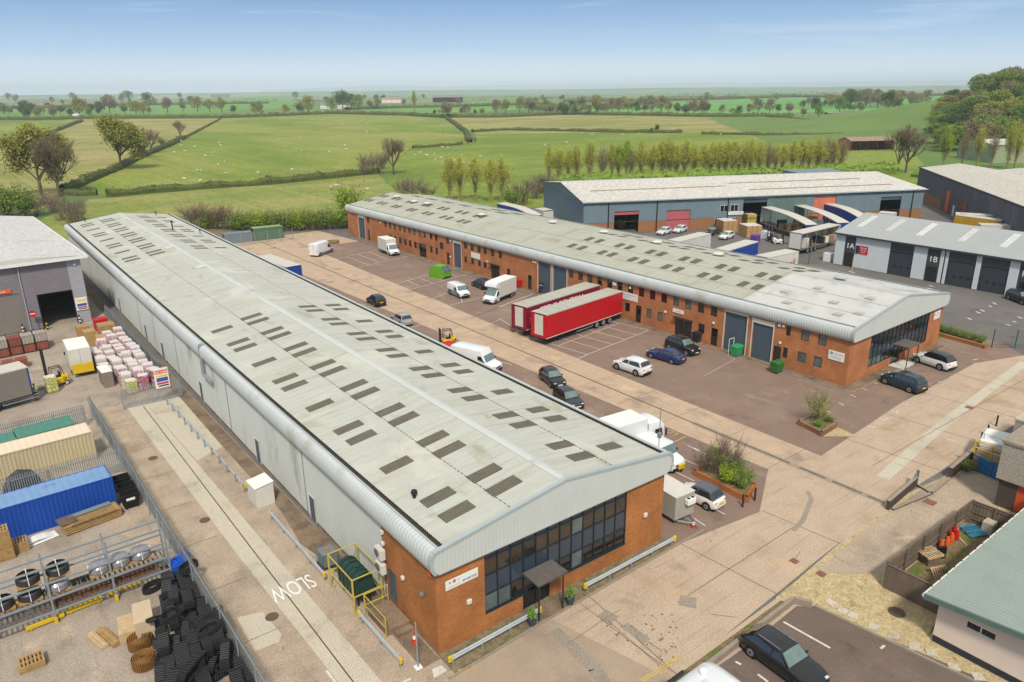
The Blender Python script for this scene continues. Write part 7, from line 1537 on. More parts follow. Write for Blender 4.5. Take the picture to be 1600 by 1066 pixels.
spiral((218, 1000), 'coiled brown steel track, the farther of two'); spiral((225, 1030), 'coiled brown steel track, nearest the bottom edge')
p = G(222, 955, 1.4); carton(p.x, p.y, 1.0, 2.0, 1.4, 'tall pale cardboard clad crate beside the rubber tracks', defm('crate_pale', 'b5a388', rough=.8, var=.08), rz=-8, n=1)
p = G(198, 975, .7); r = carton(p.x, p.y, .95, 1.7, .75, 'low crate with crumpled paper lining left of the tall crate', 'wood_pale', rz=-8, n=1)
r = thing('coil_of_hose', (*G(237, 970, 1.4)[:2], 1.42), 'black plastic sheet crumpled on the tall pale crate', 'plastic sheet'); mb = MB(); mb.bbox(-.3, -.2, 0, .3, .2, .12, .05); mb.bbox(-.2, -.3, .05, .25, .1, .2, .05); mb.build('sheet', 'black', r)
for k, px in enumerate(((272, 885), (283, 880), (288, 868))):
    p = G(*px, .6); r = thing('plastic_block', (p.x, p.y, 0), ['bright blue plastic panel leaning below the rack end', 'bright blue plastic block nearest the palisade fence', 'bright blue ridged plastic block farthest back by the fence'][k], 'plastic block', rz=R(5)); mb = MB(); mb.bbox(-.25, -.5, 0, .25, .5, .9, .04)
    for i in range(3): mb.bbox(-.2, -.4+.3*i, .9, .2, -.22+.3*i, 1.0, .02)
    mb.build('block', defm('plastic_blue', '1551b5', rough=.4), r)
# bins, timber pile, white sheet, tarpaulin, pallet stacks
for k, (x, y, z, l) in enumerate(((7.2, 57.2, 0, 'black wheeled bin with a white label, nearest of the nest'), (7.25, 58.6, 0, 'open black wheeled bin in the middle of the nest'), (7.2, 60.2, 0, 'black wheeled bin at the back of the nest by the blue container'))):
    r = thing('wheeled_bin', (x, y, z), l, 'bin', 'black wheeled bins'); mb = MB(); mb.add([(-.5, -.4, .15), (.5, -.4, .15), (.5, .4, .15), (-.5, .4, .15), (-.66, -.52, 1.2), (.66, -.52, 1.2), (.66, .52, 1.2), (-.66, .52, 1.2), (-.58, -.44, 1.2), (.58, -.44, 1.2), (.58, .44, 1.2), (-.58, .44, 1.2), (-.48, -.36, .5), (.48, -.36, .5), (.48, .36, .5), (-.48, .36, .5)], [(0, 3, 2, 1), (0, 1, 5, 4), (1, 2, 6, 5), (2, 3, 7, 6), (3, 0, 4, 7), (4, 5, 9, 8), (5, 6, 10, 9), (6, 7, 11, 10), (7, 4, 8, 11), (8, 9, 13, 12), (9, 10, 14, 13), (10, 11, 15, 14), (11, 8, 12, 15), (12, 13, 14, 15)]); mb.build('tub', 'black', r)
    for a in (-.4, .4): mb = MB(); mb.cyl((a, -.35, .08), (a+.06, -.35, .08), .08, 8); mb.build('castor', 'rubber', r)
    if k == 0: mb = MB(); mb.box(-.3, -.5, .75, .3, -.49, .95); mb.build('label_plate', 'white', r)
def pallet(mb, T=None, w=1.2, d=1.0):
    for k in range(7): mb.box(-w/2+k*(w-.1)/6, -d/2, .12, -w/2+k*(w-.1)/6+.1, d/2, .14, T)
    for y in (-d/2, -.05, d/2-.1): mb.box(-w/2, y, .0, w/2, y+.1, .12, T)
r = thing('timber_pile', (4.4, 56.6, 0), 'pile of timber frames and grey pipes in front of the blue container', 'timber pile', rz=R(8))
mb = MB(); 
for k in range(4): mb.bbox(-1.9, -.75, .08+.17*k, 1.9, .55, .2+.17*k, .01)
mb.build('frames', 'wood', r); mb = MB()
for k in range(26): mb.box(-1.5+.12*k, -.9, .72, -1.44+.12*k, .6, .8)
mb.build('slats', 'wood', r); mb = MB()
for k in range(5): mb.cyl((-1.3, .1+.1*k, .87), (1.5, .1+.1*k, .87+.02*(k % 2)), .05, 7)
mb.build('pipes', 'cont_greyblue', r); mb = MB()
for k in range(6): mb.box(-2.1, -.6+.2*k, .85, -1.0, -.5+.2*k, .95)
mb.build('loose_boards', 'wood_grey', r)
for (x, y, n_, l) in ((-1.1, 55.4, 15, 'tall stack of timber pallets at the left edge by the blue container'), (-.2, 55.9, 5, 'short stack of timber pallets beside the tall one'), (-.9, 42.6, 3, 'low stack of pale pallets at the left edge below the rack')):
    r = thing('pallet_stack', (x, y, 0), l, 'pallet stack'); 
    for k in range(n_): mb = MB(); pallet(mb, Matrix.Translation((random.uniform(-.03, .03), random.uniform(-.03, .03), .15*k))); mb.build('pallet', 'wood', r)
r = thing('white_panels_stack', (.9, 56.3, 0), 'white moulded panels lying on the concrete before the blue container', 'white panels', rz=R(12)); mb = MB(); mb.bbox(-1.3, -.45, 0, 1.3, .5, .06, .02); mb.build('lower_panel', 'white', r)
mb = MB(); mb.extr([(-1.0, .07), (-.6, .2), (0, .27), (.6, .22), (1.0, .1), (1.0, .07), (0, .2), (-1.0, .065)], -.3, .45, 'y'); mb.build('upper_panel', 'white', r)
r = thing('covered_plant', (1.0, 64.6, 0), 'dark tarpaulin covered machine between the containers', 'covered machine', rz=R(10)); 
loft([(-1.3, [(.3, .1), (.35, .5), (.3, .8), (0, .9)]), (-.8, [(.7, .1), (.75, .9), (.55, 1.5), (0, 1.7)]), (0, [(.8, .1), (.85, 1.1), (.6, 1.9), (0, 2.1)]), (.8, [(.7, .1), (.75, 1.0), (.5, 1.6), (0, 1.8)]), (1.2, [(.4, .1), (.45, .6), (.3, 1.0), (0, 1.1)])]).build('tarpaulin', defm('tarp', '3a3a38', rough=.6, var=.3, scale=3), r); mb = MB(); mb.box(-1.2, -.9, 0, 1.1, .9, .08); mb.build('base', 'chassis', r)
# ---- junk enclosure
for k, (px, l) in enumerate((((1471, 853), 'orange gas bottle at the near end of the group'), ((1480, 848), 'orange gas bottle second from the near end'), ((1487, 842), 'orange gas bottle in the middle of the group'), ((1484, 838), 'red gas bottle at the back by the timber fence'), ((1494, 838), 'red gas bottle on the right of the group'), ((1491, 832), 'red gas bottle at the far end of the group'))):
    p = G(*px, .3); r = thing('gas_bottle', (p.x, p.y, .03), l, 'gas bottle', 'gas bottles'); mb = MB(); mb.lathe([(.15, 0), (.16, .05), (.16, .5), (.12, .6), (.05, .64)], 12); mb.build('cylinder', 'orange' if k < 3 else 'red', r, smooth=True); mb = MB(); mb.lathe([(.1, .62), (.1, .72), (.08, .72)], 10); mb.build('collar', 'orange' if k < 3 else 'red', r)
p = G(1470, 888, .5); r = thing('leaning_pallet', (p.x, p.y, .05), 'timber pallet leaning in the junk enclosure', 'pallet', rz=R(-20)); mb = MB(); pallet(mb, Matrix.Rotation(R(48), 4, 'X')); mb.build('boards', 'wood_pale', r)
p = G(1452, 868, .5); r = thing('pallet_hutch', (p.x, p.y, .03), 'flat pale pallet top propped beside the leaning pallet', 'pallet', rz=R(-20)); mb = MB(); pallet(mb, Matrix.Translation((0, 0, .6)), 1.3, 1.1); mb.build('boards', 'wood_pale', r); mb = MB(); mb.box(-.5, -.45, 0, .5, .45, .58); mb.build('prop', 'wood_grey', r)
p = G(1467, 868, .4); r = thing('black_crate', (p.x+.35, p.y, .03), 'black plastic crate standing on edge by the leaning pallet', 'crate', rz=R(-30)); mb = MB(); mb.bbox(-.3, -.08, 0, .3, .1, .9, .02); mb.build('shell', 'black', r)
p = G(1521, 828, .3); r = thing('blue_pallet', (p.x, p.y, .03), 'flat blue pallet at the far end of the enclosure', 'pallet', rz=R(-25)); mb = MB(); pallet(mb, Matrix.Translation((0, 0, .1)) @ Matrix.Rotation(R(8), 4, 'X'), 1.3, 1.1); mb.build('boards', defm('pallet_blue', '2c7898', rough=.7), r)
p = G(1508, 822, .4); r = thing('board_sheet', (p.x, p.y+.2, .03), 'grey board leaning on the timber fence', 'board', rz=R(0)); mb = MB(); mb.box(-.6, 0, 0, .6, .05, 1.2, Matrix.Rotation(R(-15), 4, 'X')); mb.build('sheet', 'patch_grey', r)
p = G(1545, 825, .4); r = thing('store_box', (p.x, p.y, .03), 'pale concrete box beside the blue pallet', 'box'); mb = MB(); mb.bbox(-.4, -.35, 0, .4, .35, .9, .02); mb.build('box', 'conc_pale', r)
p = G(1505, 848, 0); r = thing('plank', (p.x, p.y, .03), 'pale plank lying in the enclosure grass', 'plank', rz=R(50)); mb = MB(); mb.box(-.5, -.06, 0, .5, .06, .04); mb.build('board', 'wood_pale', r)
# ---- estate: skip, bins
p = G(688, 433); r = thing('waste_skip', (p.x, p.y, 0), 'lime green enclosed skip with grey lids on the parking bays', 'skip', rz=R(-75))
mb = MB(); mb.extr([(-1.7, .35), (-1.2, 0), (1.2, 0), (1.7, .35), (1.75, 1.2), (.9, 2.0), (-.9, 2.0), (-1.75, 1.2)], -.9, .9); mb.build('skip_body', defm('lime', '5f9a1c', rough=.45, var=.06), r); mb = MB()
for y in (-.85, .05): mb.add([(.95, y, 2.01), (1.8, y, 1.2), (1.8, y+.8, 1.2), (.95, y+.8, 2.01)], [(0, 1, 2, 3)])
mb.build('lid', 'door_grey', r); mb = MB()
for y in (-.93, .93): mb.box(-.1, y-.03, .3, .1, y+.03, 1.9)
mb.build('lifting_lug', 'lime', r)
def wheelie(px, label, m, s=1, w=1.2):
    p = G(*px); r = thing('wheeled_bin', (p.x, p.y, .03), label, 'bin'); mb = MB(); mb.add([(-.45*w, -.38, .15), (.45*w, -.38, .15), (.45*w, .38, .15), (-.45*w, .38, .15), (-.55*w, -.5, 1.15), (.55*w, -.5, 1.15), (.55*w, .5, 1.2), (-.55*w, .5, 1.2)], [(0, 3, 2, 1), (0, 1, 5, 4), (1, 2, 6, 5), (2, 3, 7, 6), (3, 0, 4, 7), (4, 5, 6, 7)]); mb.build('tub', m, r)
    mb = MB(); mb.extr([(-.54, 1.16), (-.3, 1.26), (.3, 1.3), (.54, 1.21)], -.58*w, .58*w, 'x'); mb.build('lid', m, r)
    for a in (-.4, .4): mb = MB(); mb.cyl((a*w, -.3, .08), (a*w+.06, -.3, .08), .08, 8); mb.build('castor', 'rubber', r)
    return r
wheelie((1213, 582), 'dark green four wheeled bin against the brick wall near the corner', defm('bin_green', '2f6b2f', rough=.5))
r = wheelie((1150, 556), 'bright green tub with a white frame in front of the grey roller door', defm('tub_green', '2f8f5a', rough=.5)); mb = MB(); mb.tube([(-.7, .6, 0), (-.7, .6, 2.0), (.2, .6, 2.0), (.2, .6, 0)], .03, 6); mb.build('white_frame', 'white', r)
wheelie((811, 449), 'red wheeled bin beside the door at the tall grey shutters', 'red'); wheelie((1090, 534), 'low dark planter against the brick wall behind the black car', 'chassis')
r = thing('timber_sheet', (*G(812, 520)[:2], .03), 'grey board lying on the tarmac by the red trailers', 'board', rz=R(30)); mb = MB(); mb.bbox(-.7, -.6, 0, .7, .6, .1, .02); mb.build('board', 'wood_pale', r)
# haulage yard goods
for k, (px, l, s_) in enumerate((((1135, 352), 'long stack of orange brown pallet loads with pale tops, farther part', (3.2, 3.6, 2.4)), ((1172, 360), 'long stack of orange brown pallet loads with pale tops, nearer part', (3.4, 3.6, 2.4)), ((1168, 343), 'yellow wrapped timber stack behind the brown pallet loads', (2.2, 4, 2.6)))):
    p = G(*px, 1.2); r = thing('pallet_block', (p.x, p.y, 0), l, 'goods stack', rz=an)
    for i in range(3):
        for j in range(2): mb = MB(); w_ = s_[0]/3; mb.bbox(-s_[0]/2+i*w_+.03, -s_[1]/2, j*s_[2]/2+.02, -s_[0]/2+(i+1)*w_-.03, s_[1]/2, (j+1)*s_[2]/2, .03); mb.build('load', ['cardboard', 'cardboard', 'paleyellow'][k], r)
    mb = MB(); mb.box(-s_[0]/2+.05, -s_[1]/2+.05, s_[2]+.004, s_[0]/2-.05, s_[1]/2-.05, s_[2]+.03); mb.build('top_sheet', 'top_sheet', r)
for px, l, m_ in (((1180, 374), 'purple wrapped pallet at the near end of the brown stacks', defm('purple', '5d3a8c', rough=.5)), ((1196, 368), 'pale blue wrapped pallet beside the forklifts', 'panel_pale'), ((1295, 403), 'white wrapped pallet against the trade unit gable', 'white'), ((955, 345), 'pallet stack left of the open depot door', 'wood'), ((971, 350), 'mixed pallets in the open depot doorway', 'cardboard')):
    p = G(*px, .6); carton(p.x, p.y, 1.4, 1.4, 1.5, l, m_, n=3)
r = thing('flag_board', (*G(1004, 362)[:2], 0), 'white board standing by the depot brick wall', 'board'); mb = MB(); mb.box(-.7, -.05, 0, .7, .05, 2.6); mb.build('panel', 'white', r)
# ------------------------------------------------------------------ vegetation
def leafmat(k, a, b, var=.3): return defm(k, a, rough=.85, var=var, scale=.35, space='World', col2=b, thr=(.4, .65), scale2=.9, spec=.15)
leafmat('lf_oak', '918f42', '7c7f34'); leafmat('lf_dark', '50652f', '425526'); leafmat('lf_mid', '748a38', '5f7430'); leafmat('lf_lime', '8fa32e', '7b9228'); leafmat('lf_pop', 'aeb044', '999c3a'); leafmat('lf_brown', '867b58', '77704e'); leafmat('lf_hedge', '4c5a2a', '5e5a34'); leafmat('lf_willow', '95a04a', '7e8a3c')
defm('twig', '76675a', rough=.95, var=.15); defm('twig_pop', '857858', rough=.95, var=.15)
def leafq(mb, c, s, rnd):
    u = Vector((rnd.gauss(0, 1), rnd.gauss(0, 1), rnd.gauss(0, 1))).normalized(); v = u.orthogonal().normalized(); v = (v*math.cos(rnd.random()*6)+u.cross(v)*math.sin(rnd.random()*6)).normalized()
    a = s*rnd.uniform(.6, 1.2); mb.add([c-u*a, c+v*a*.6, c+u*a, c-v*a*.6], [(0, 1, 2, 3)])
def twigq(mb, a, b, w): 
    d = (b-a).normalized(); s_ = d.cross(Vector((random.random()-.5, random.random()-.5, .3))).normalized()*w; mb.add([a-s_, a+s_, b+s_*.4, b-s_*.4], [(0, 1, 2, 3)])
def grow(tr, tw, p, d, L_, r_, lev, tips, rnd, spread=.7, up=.25, kids=(3, 4)):
    q = p+d*L_; tr.cyl(p, q, r_, 5 if lev > 1 else 4, r_*.62, caps=False)
    if lev == 0: tips.append((q, d)); return
    for k in range(rnd.randint(*kids)):
        nd = (d+Vector((rnd.gauss(0, spread), rnd.gauss(0, spread), rnd.gauss(0, spread*.6)+up))).normalized(); st_ = p+d*L_*rnd.uniform(.55, 1)
        grow(tr, tw, st_, nd, L_*rnd.uniform(.6, .8), r_*.58, lev-1, tips, rnd, spread, up, kids)
def make_tree(kind, seed, H=14):
    rnd = random.Random(seed); random.seed(seed); tr, cr_, tw = MB(), MB(), MB(); tips = []; r = thing('tree', (0, 0, 0), '-', 'tree')
    if kind in ('oak', 'bare', 'round', 'dark'):
        bare = kind == 'bare'; lev = 3; p = Vector((0, 0, 0)); tr.cyl(p, (0, 0, H*.2), H*.028, 8, H*.022, caps=False)
        for k in range(6): 
            a = k*1.05+rnd.uniform(-.3, .3); el_ = rnd.uniform(.5, 1.2) if k else 1.5; d = Vector((math.cos(a)*math.cos(el_), math.sin(a)*math.cos(el_), math.sin(el_))); grow(tr, tw, Vector((0, 0, H*rnd.uniform(.15, .22))), d, H*.25, H*.014, lev, tips, rnd, .55 if not bare else .5, .22)
        R_ = max(math.hypot(t_[0].x, t_[0].y) for t_ in tips); zt = max(t_[0].z for t_ in tips); f = Matrix.Diagonal((H*.46/R_, H*.46/R_, H*.95/zt, 1))
        for m_ in (tr,): m_.v = [tuple(f @ Vector(v)) for v in m_.v]
        tips = [(f @ q, d) for q, d in tips]
        for q, d in tips:
            nl = {'oak': 60, 'bare': 10, 'round': 60, 'dark': 60}[kind]; rad = H*(.062 if not bare else .05)
            for i in range(nl): leafq(cr_, q+Vector((rnd.gauss(0, rad), rnd.gauss(0, rad), rnd.gauss(0, rad*.75))), H*.02 if kind != 'bare' else H*.010, rnd)
            for i in range(9 if bare else 3): twigq(tw, q-d*H*.02, q+(d+Vector((rnd.gauss(0, .6), rnd.gauss(0, .6), rnd.gauss(.2, .4))))*H*.05, H*.0016)
        leaf = {'oak': 'lf_oak', 'bare': 'lf_brown', 'round': 'lf_mid', 'dark': 'lf_dark'}[kind]; tm = 'bark'
    elif kind in ('poplar', 'poplar_b', 'poplar_g'):
        tr.cyl((0, 0, 0), (0, 0, H*.32), H*.03, 7, H*.025, caps=False); n_ = 120
        for i in range(n_):
            a = rnd.random()*6.283; s0 = rnd.uniform(.12, .35)*H; out_ = rnd.uniform(.02, .27)*H*(.6+.4*rnd.random()); top = H*rnd.uniform(.62, 1)*(1-.35*(out_/(H*.27))**2)
            pts = [Vector((0, 0, s0))]; 
            for t_ in (.3, .6, 1): rr = out_*(t_**.6); pts.append(Vector((rr*math.cos(a)+rnd.gauss(0, .08), rr*math.sin(a)+rnd.gauss(0, .08), s0+(top-s0)*t_)))
            for u_, v_ in zip(pts[:-1], pts[1:]): twigq(tw, u_, v_, H*.0035)
            for k in range(40 if kind != 'poplar_b' else 14):
                t_ = rnd.uniform(.25, 1.03)**.7; b_ = pts[1].lerp(pts[3], t_); leafq(cr_, b_+Vector((rnd.gauss(0, .3), rnd.gauss(0, .3), rnd.gauss(0, .35))), .15 if kind != 'poplar_g' else .2, rnd)
        for i in range(420): leafq(cr_, Vector((rnd.gauss(0, .38), rnd.gauss(0, .38), rnd.uniform(0, .36)*H)), .16, rnd)
        leaf = {'poplar': 'lf_pop', 'poplar_b': 'lf_brown', 'poplar_g': 'lf_lime'}[kind]; tm = 'twig_pop'
    elif kind in ('shrub', 'shrub_b', 'shrub_l', 'shrub_w') or kind == 'shrub_b' or kind == 'shrub_l':
        for i in range(60): a = rnd.random()*6.28; d = Vector((math.cos(a)*rnd.uniform(.1, .8), math.sin(a)*rnd.uniform(.1, .8), 1)).normalized(); e_ = d*H*rnd.uniform(.6, 1); twigq(tw, Vector((rnd.gauss(0, H*.08), rnd.gauss(0, H*.08), 0)), e_, H*.004); tips.append((e_*rnd.uniform(.6, 1), d)); 
        for q, d in tips:
            for k in range({'shrub_b': 6, 'shrub_w': 26}.get(kind, 40)): leafq(cr_, q*rnd.uniform(.45, 1)+Vector((rnd.gauss(0, H*.07), rnd.gauss(0, H*.07), rnd.gauss(0, H*.06))), H*.028 if kind in ('shrub', 'shrub_l') else H*.015, rnd)
            for k in range({'shrub_b': 8, 'shrub_w': 3}.get(kind, 1)): twigq(tw, q*.7, q+Vector((rnd.gauss(0, H*.08), rnd.gauss(0, H*.08), rnd.gauss(0, H*.05))), H*.003)
        tr.cyl((0, 0, 0), (0, 0, H*.3), H*.02, 6, H*.01, caps=False); leaf = {'shrub': 'lf_mid', 'shrub_b': 'lf_brown', 'shrub_l': 'lf_lime', 'shrub_w': 'lf_willow'}[kind]; tm = 'bark'
    elif kind.startswith('far'):
        tr.cyl((0, 0, 0), (0, 0, H*.4), H*.03, 5, H*.02, caps=False)
        lobes = [(Vector((rnd.gauss(0, H*.17), rnd.gauss(0, H*.17), H*rnd.uniform(.38, .8))), H*rnd.uniform(.13, .21)) for k in range(15)]
        for c, rad in lobes:
            for i in range(170): 
                v = Vector((rnd.gauss(0, 1), rnd.gauss(0, 1), rnd.gauss(0, 1))).normalized()*rad*rnd.uniform(.6, 1.05); leafq(cr_, c+v, H*.027, rnd)
        leaf = {'far_g': 'lf_dark', 'far_b': 'lf_brown', 'far_o': 'lf_oak', 'far_m': 'lf_mid'}[kind]; tm = 'bark'
    to = tr.build('trunk', tm, r, smooth=True, ang=60); co = cr_.build('crown', leaf, r)
    if tw.v: tw.build('twigs', 'twig' if not kind.startswith('pop') else 'twig_pop', r)
    return r
PROTO = {}
def tree(kind, px, label, group=None, h=None, hp=None, var=2, name=None, wide=1.0, z0=None):
    """px: foot of the trunk in the photo; h: height in metres (or hp: height in photo pixels)"""
    p = G(px[0], px[1], 0); zz = land(p.x, p.y)-.45
    if p.y < 165 and p.x < 130: zz = 0
    if hp: h = hp/(CF/p.length)
    v = random.Random(int(px[0]*7+px[1])).randrange(var); key = (kind, v)
    if key not in PROTO: PROTO[key] = make_tree(kind, 11+v*5+len(kind), 14); o = PROTO[key]
    else: o = copy_tree(PROTO[key])
    s_ = h/14; o.location = (p.x, p.y, zz); o.scale = (s_*wide, s_*wide, s_); o.rotation_euler.z = (px[0]*1.7) % 6.28; o['label'] = label; o['category'] = 'tree'
    if group: o['group'] = group
    elif 'group' in o: del o['group']
    if name: o.name = name
    return o
tree('oak', (65, 303), 'broad olive green oak at the left edge of the pasture', h=21, wide=1.0); tree('bare', (93, 305), 'bare brown tree right beside the broad left oak', h=19, wide=.8)
tree('oak', (190, 263), 'olive oak standing alone on the field hedge', h=21, wide=1.05); tree('bare', (226, 245), 'leafless tree behind the oak on the hedge', h=14); tree('bare', (237, 238), 'smaller leafless tree on the hedge right of the oak', h=12)
tree('shrub', (253, 226), 'small round green tree on the diagonal hedge', h=5.5, name='tree'); tree('bare', (282, 217), 'leafless brown tree at the top of the diagonal hedge', h=12)
tree('bare', (615, 271), 'thin leaved tree at the hedge corner below the big meadow', h=13.5, wide=1.0)
for px, h_, k in (((574, 268), 9, 'shrub_b'), ((590, 270), 10, 'shrub_b'), ((598, 262), 8, 'shrub_b'), ((570, 272), 6, 'shrub_b')): tree(k, px, 'brown thorn bush in the clump left of the hedge corner tree', 'brown thorn bushes', h=h_, name='bush', wide=1.1)
for px, h_ in (((645, 310), 8.5), ((668, 312), 7), ((628, 306), 6.5)): tree('shrub_b', px, 'large bare grey bush behind the far end of the brick block', 'bare grey bushes', h=h_, name='bush', wide=1.2)
gp = 'row of pollard poplars behind the depot'
for px, k in (((703, 312), 'poplar'), ((719, 311), 'poplar'), ((743, 310), 'poplar'), ((767, 314), 'poplar'), ((784, 312), 'poplar')): tree(k, px, 'upright thin poplar left of the depot with bare lower stems', 'poplars left of the depot', hp=70, wide=1.0, name='poplar')
for i, (x, k, w_) in enumerate(((873, 'poplar', 1.0), (901, 'poplar', .9), (941, 'poplar_b', .95), (966, 'poplar_g', .8), (978, 'poplar_g', .6), (1001, 'poplar', 1.0), (1034, 'poplar', 1.0), (1045, 'poplar', .9), (1069, 'poplar', .85), (1098, 'poplar', 1), (1110, 'poplar', .9), (1132, 'poplar', .85), (1143, 'poplar', .85), (1162, 'poplar', .9), (1171, 'poplar', .8), (1198, 'poplar_b', .95), (1221, 'poplar', .9), (1252, 'poplar', .95), (1262, 'poplar', .8), (1290, 'poplar_b', .9), (1312, 'poplar_b', .7), (858, 'poplar', .8), (888, 'poplar', .8), (921, 'poplar', .85), (956, 'poplar', .7), (986, 'poplar_b', .8), (1018, 'poplar', .9), (1056, 'poplar', .8), (1083, 'poplar', .9), (1122, 'poplar', .8), (1153, 'poplar_b', .8), (1185, 'poplar', .9), (1210, 'poplar', .8), (1236, 'poplar', .9), (1275, 'poplar', .9), (1300, 'poplar', .8))):
    y = 284-(x-873)*.031; jr = random.Random(x); tree(k, (x, y), 'fan shaped pollard poplar in the row behind the depot roof', gp, h=(13 if x != 966 else 14)*jr.uniform(.86, 1.08), wide=w_*jr.uniform(1.0, 1.45), name='poplar')
tree('bare', (1402, 270), 'large dark bare tree at the far right end of the poplar row', h=17, wide=.9); tree('bare', (1415, 268), 'second bare tree rising close beside the large dark one', h=16, wide=.8)
for px, k, h_ in (((1473, 263), 'poplar_g', 16), ((1502, 262), 'poplar_b', 15), ((1525, 262), 'poplar', 16), ((1548, 262), 'poplar_b', 14), ((1573, 262), 'poplar', 17), ((1585, 262), 'poplar', 16)): tree(k, px, 'tall poplar behind the dark grey warehouse', 'poplars behind the dark grey warehouse', h=h_, wide=.7, name='poplar')
for px, h_, k in (((818, 318), 8, 'shrub_b'), ((838, 308), 8, 'shrub_b'), ((800, 322), 6, 'shrub'), ((853, 300), 8, 'shrub_b')): tree(k, px, 'scrubby bush at the left corner behind the depot', 'scrub behind the depot corner', h=h_, name='bush', wide=1.2)
for px, h_, k in (((10, 336), 9, 'shrub'), ((38, 337), 10, 'shrub'), ((0, 330), 9, 'shrub'), ((60, 335), 7, 'shrub_b'), ((97, 342), 8, 'shrub_b'), ((112, 345), 8, 'shrub_b'), ((124, 348), 7, 'shrub_b'), ((84, 330), 7, 'shrub_b')): tree(k, px, 'rough bush behind the left warehouse and long shed', 'bushes behind the left warehouse', h=h_, name='bush', wide=1.05)
for i, x in enumerate(range(300, 566, 14)):
    k = 'shrub_b' if x in (300, 314, 342, 356) else ('shrub' if i % 4 else 'shrub_l'); tree(k, (x, 362-abs(x-430)*.05), 'dense green shrub in the tall hedge behind the far containers', 'tall hedge shrubs behind the far containers', h=7.5 if k == 'shrub_b' else 5.6, name='hedge_shrub', wide=1.15)
tree('shrub_l', (548, 348), 'bright lime green conical tree by the far end of the brick block', h=11.5, wide=.75, name='tree')
# planting in the estate
def bush_at(kind, x, y, z, h, label, cat='shrub', wide=1, group=None):
    key = (kind, 0)
    if key not in PROTO: PROTO[key] = make_tree(kind, 17, 14); o = PROTO[key]
    else: o = copy_tree(PROTO[key])
    o.location = (x, y, z); o.scale = (h/14*wide, h/14*wide, h/14); o.rotation_euler.z = x*3+y; o.name = 'shrub'; o['label'] = label; o['category'] = cat
    if group: o['group'] = group
    elif 'group' in o: del o['group']
    return o
gb_ = 'shrubs in the long brick planter'
for x, y, h, k in ((45.6, 29.7, 1.7, 'shrub'), (46.0, 32.0, 2.1, 'shrub_l'), (44.9, 30.6, 1.8, 'shrub_l'), (46.4, 31.2, 1.9, 'shrub'), (45.0, 29.6, 1.5, 'shrub'), (45.6, 31.0, 2.0, 'shrub'), (45.3, 32.4, 2.4, 'shrub_b'), (46.2, 30.2, 1.6, 'shrub_b'), (46.3, 33.2, 2.0, 'shrub'), (45.0, 33.6-.4, 2.6, 'shrub_b')): bush_at(k, x, y, .4, h, 'green and brown shrub in the long brick planter', group=gb_, wide=1.2)
bush_at('shrub_b', 46.0, 31.6, .4, 4.2, 'tall thin twiggy shrub rising from the long brick planter', wide=.8)
bush_at('shrub_w', 60.6, 32.6, .35, 4.4, 'young yellow green tree in the square planter', 'tree', .8)
for x, y, k in ((59.8, 32.0, 'shrub'), (61.3, 31.9, 'shrub'), (60.9, 33.0, 'shrub_b'), (61.9, 32.9, 'shrub_b')): bush_at(k, x, y, .35, .8, 'low shrub at the foot of the young tree in the square planter', group='low shrubs in the square planter', wide=1.5)
for x, y in ((96.1, 32.6), (96.3, 33.6), (96.4, 34.6), (96.5, 35.6), (96.7, 36.6), (96.8, 37.6), (96.9, 38.6), (97, 39.6), (97.1, 40.6)): bush_at('shrub', x, y, .3, 1.25, 'low green shrub in the strip beside the glazed brick end', group='strip shrubs beside the glazed end', wide=1.4)
bush_at('shrub', 62.0, 20.2, 0, 1.3, 'small green bush growing against the blue gates', wide=1.0); bush_at('shrub', 53.2, 14.0, 0, 1.6, 'green bush in the far corner of the junk enclosure', wide=1.3)
bush_at('shrub', 46.6, 14.9, 0, .6, 'weed clump in the middle of the junk enclosure', wide=2)
# hedges
HEDGE_LATER = []
def hedge(px, h, w, label, m='lf_hedge', leaves=3, z=-.5, name='hedge', ls=.35, step=3):
    pts = [G(x, y, z) for x, y in px]; o_ = pts[0]; mb = MB(); rnd = random.Random(int(px[0][0])); rows = []
    for a, b in zip(pts[:-1], pts[1:]):
        L_ = (b-a).length; n_ = max(2, int(L_/step)); d = (b-a).normalized(); s_ = Vector((-d.y, d.x, 0))
        for i in range(n_+1):
            p = a+d*L_*i/n_-o_; hh = h*(.82+.36*noise.noise((p+o_)*.16)+.2*noise.noise((p+o_)*.7)); ww = w*(.9+.4*noise.noise((p+o_)*.21+Vector((9, 0, 0)))); p = p+s_*noise.noise((p+o_)*.1)*.4
            rows.append([p-s_*ww/2, p-s_*ww*.55+Vector((0, 0, hh*.55)), p-s_*ww*.3+Vector((0, 0, hh*.95)), p+s_*ww*.3+Vector((0, 0, hh)), p+s_*ww*.55+Vector((0, 0, hh*.5)), p+s_*ww/2])
    for r_ in rows: mb.v += [tuple(p) for p in r_]
    for i in range(len(rows)-1):
        for j in range(5): mb.f.append((i*6+j, (i+1)*6+j, (i+1)*6+j+1, i*6+j+1)); mb.m.append(0)
    for i in range(len(rows)-1):
        for k in range(leaves*6):
            a, b = rows[i], rows[i+1]; j = rnd.randrange(1, 5); t_ = rnd.random(); c = a[j].lerp(b[j], t_)+Vector((rnd.gauss(0, .7*ls), rnd.gauss(0, .7*ls), rnd.gauss(0, .7*ls))); leafq(mb, c, ls, rnd)
    return tag(mb.build(name, m, loc=o_), label, 'hedge')
hedge([(168, 308), (240, 301), (330, 295), (420, 289), (500, 281), (592, 271)], 2.6, 2.2, 'clipped dark hedge along the near edge of the big sheep meadow')
hedge([(96, 305), (128, 306), (152, 305)], 2.4, 2.0, 'short length of hedge right of the bare tree beside the left oak')
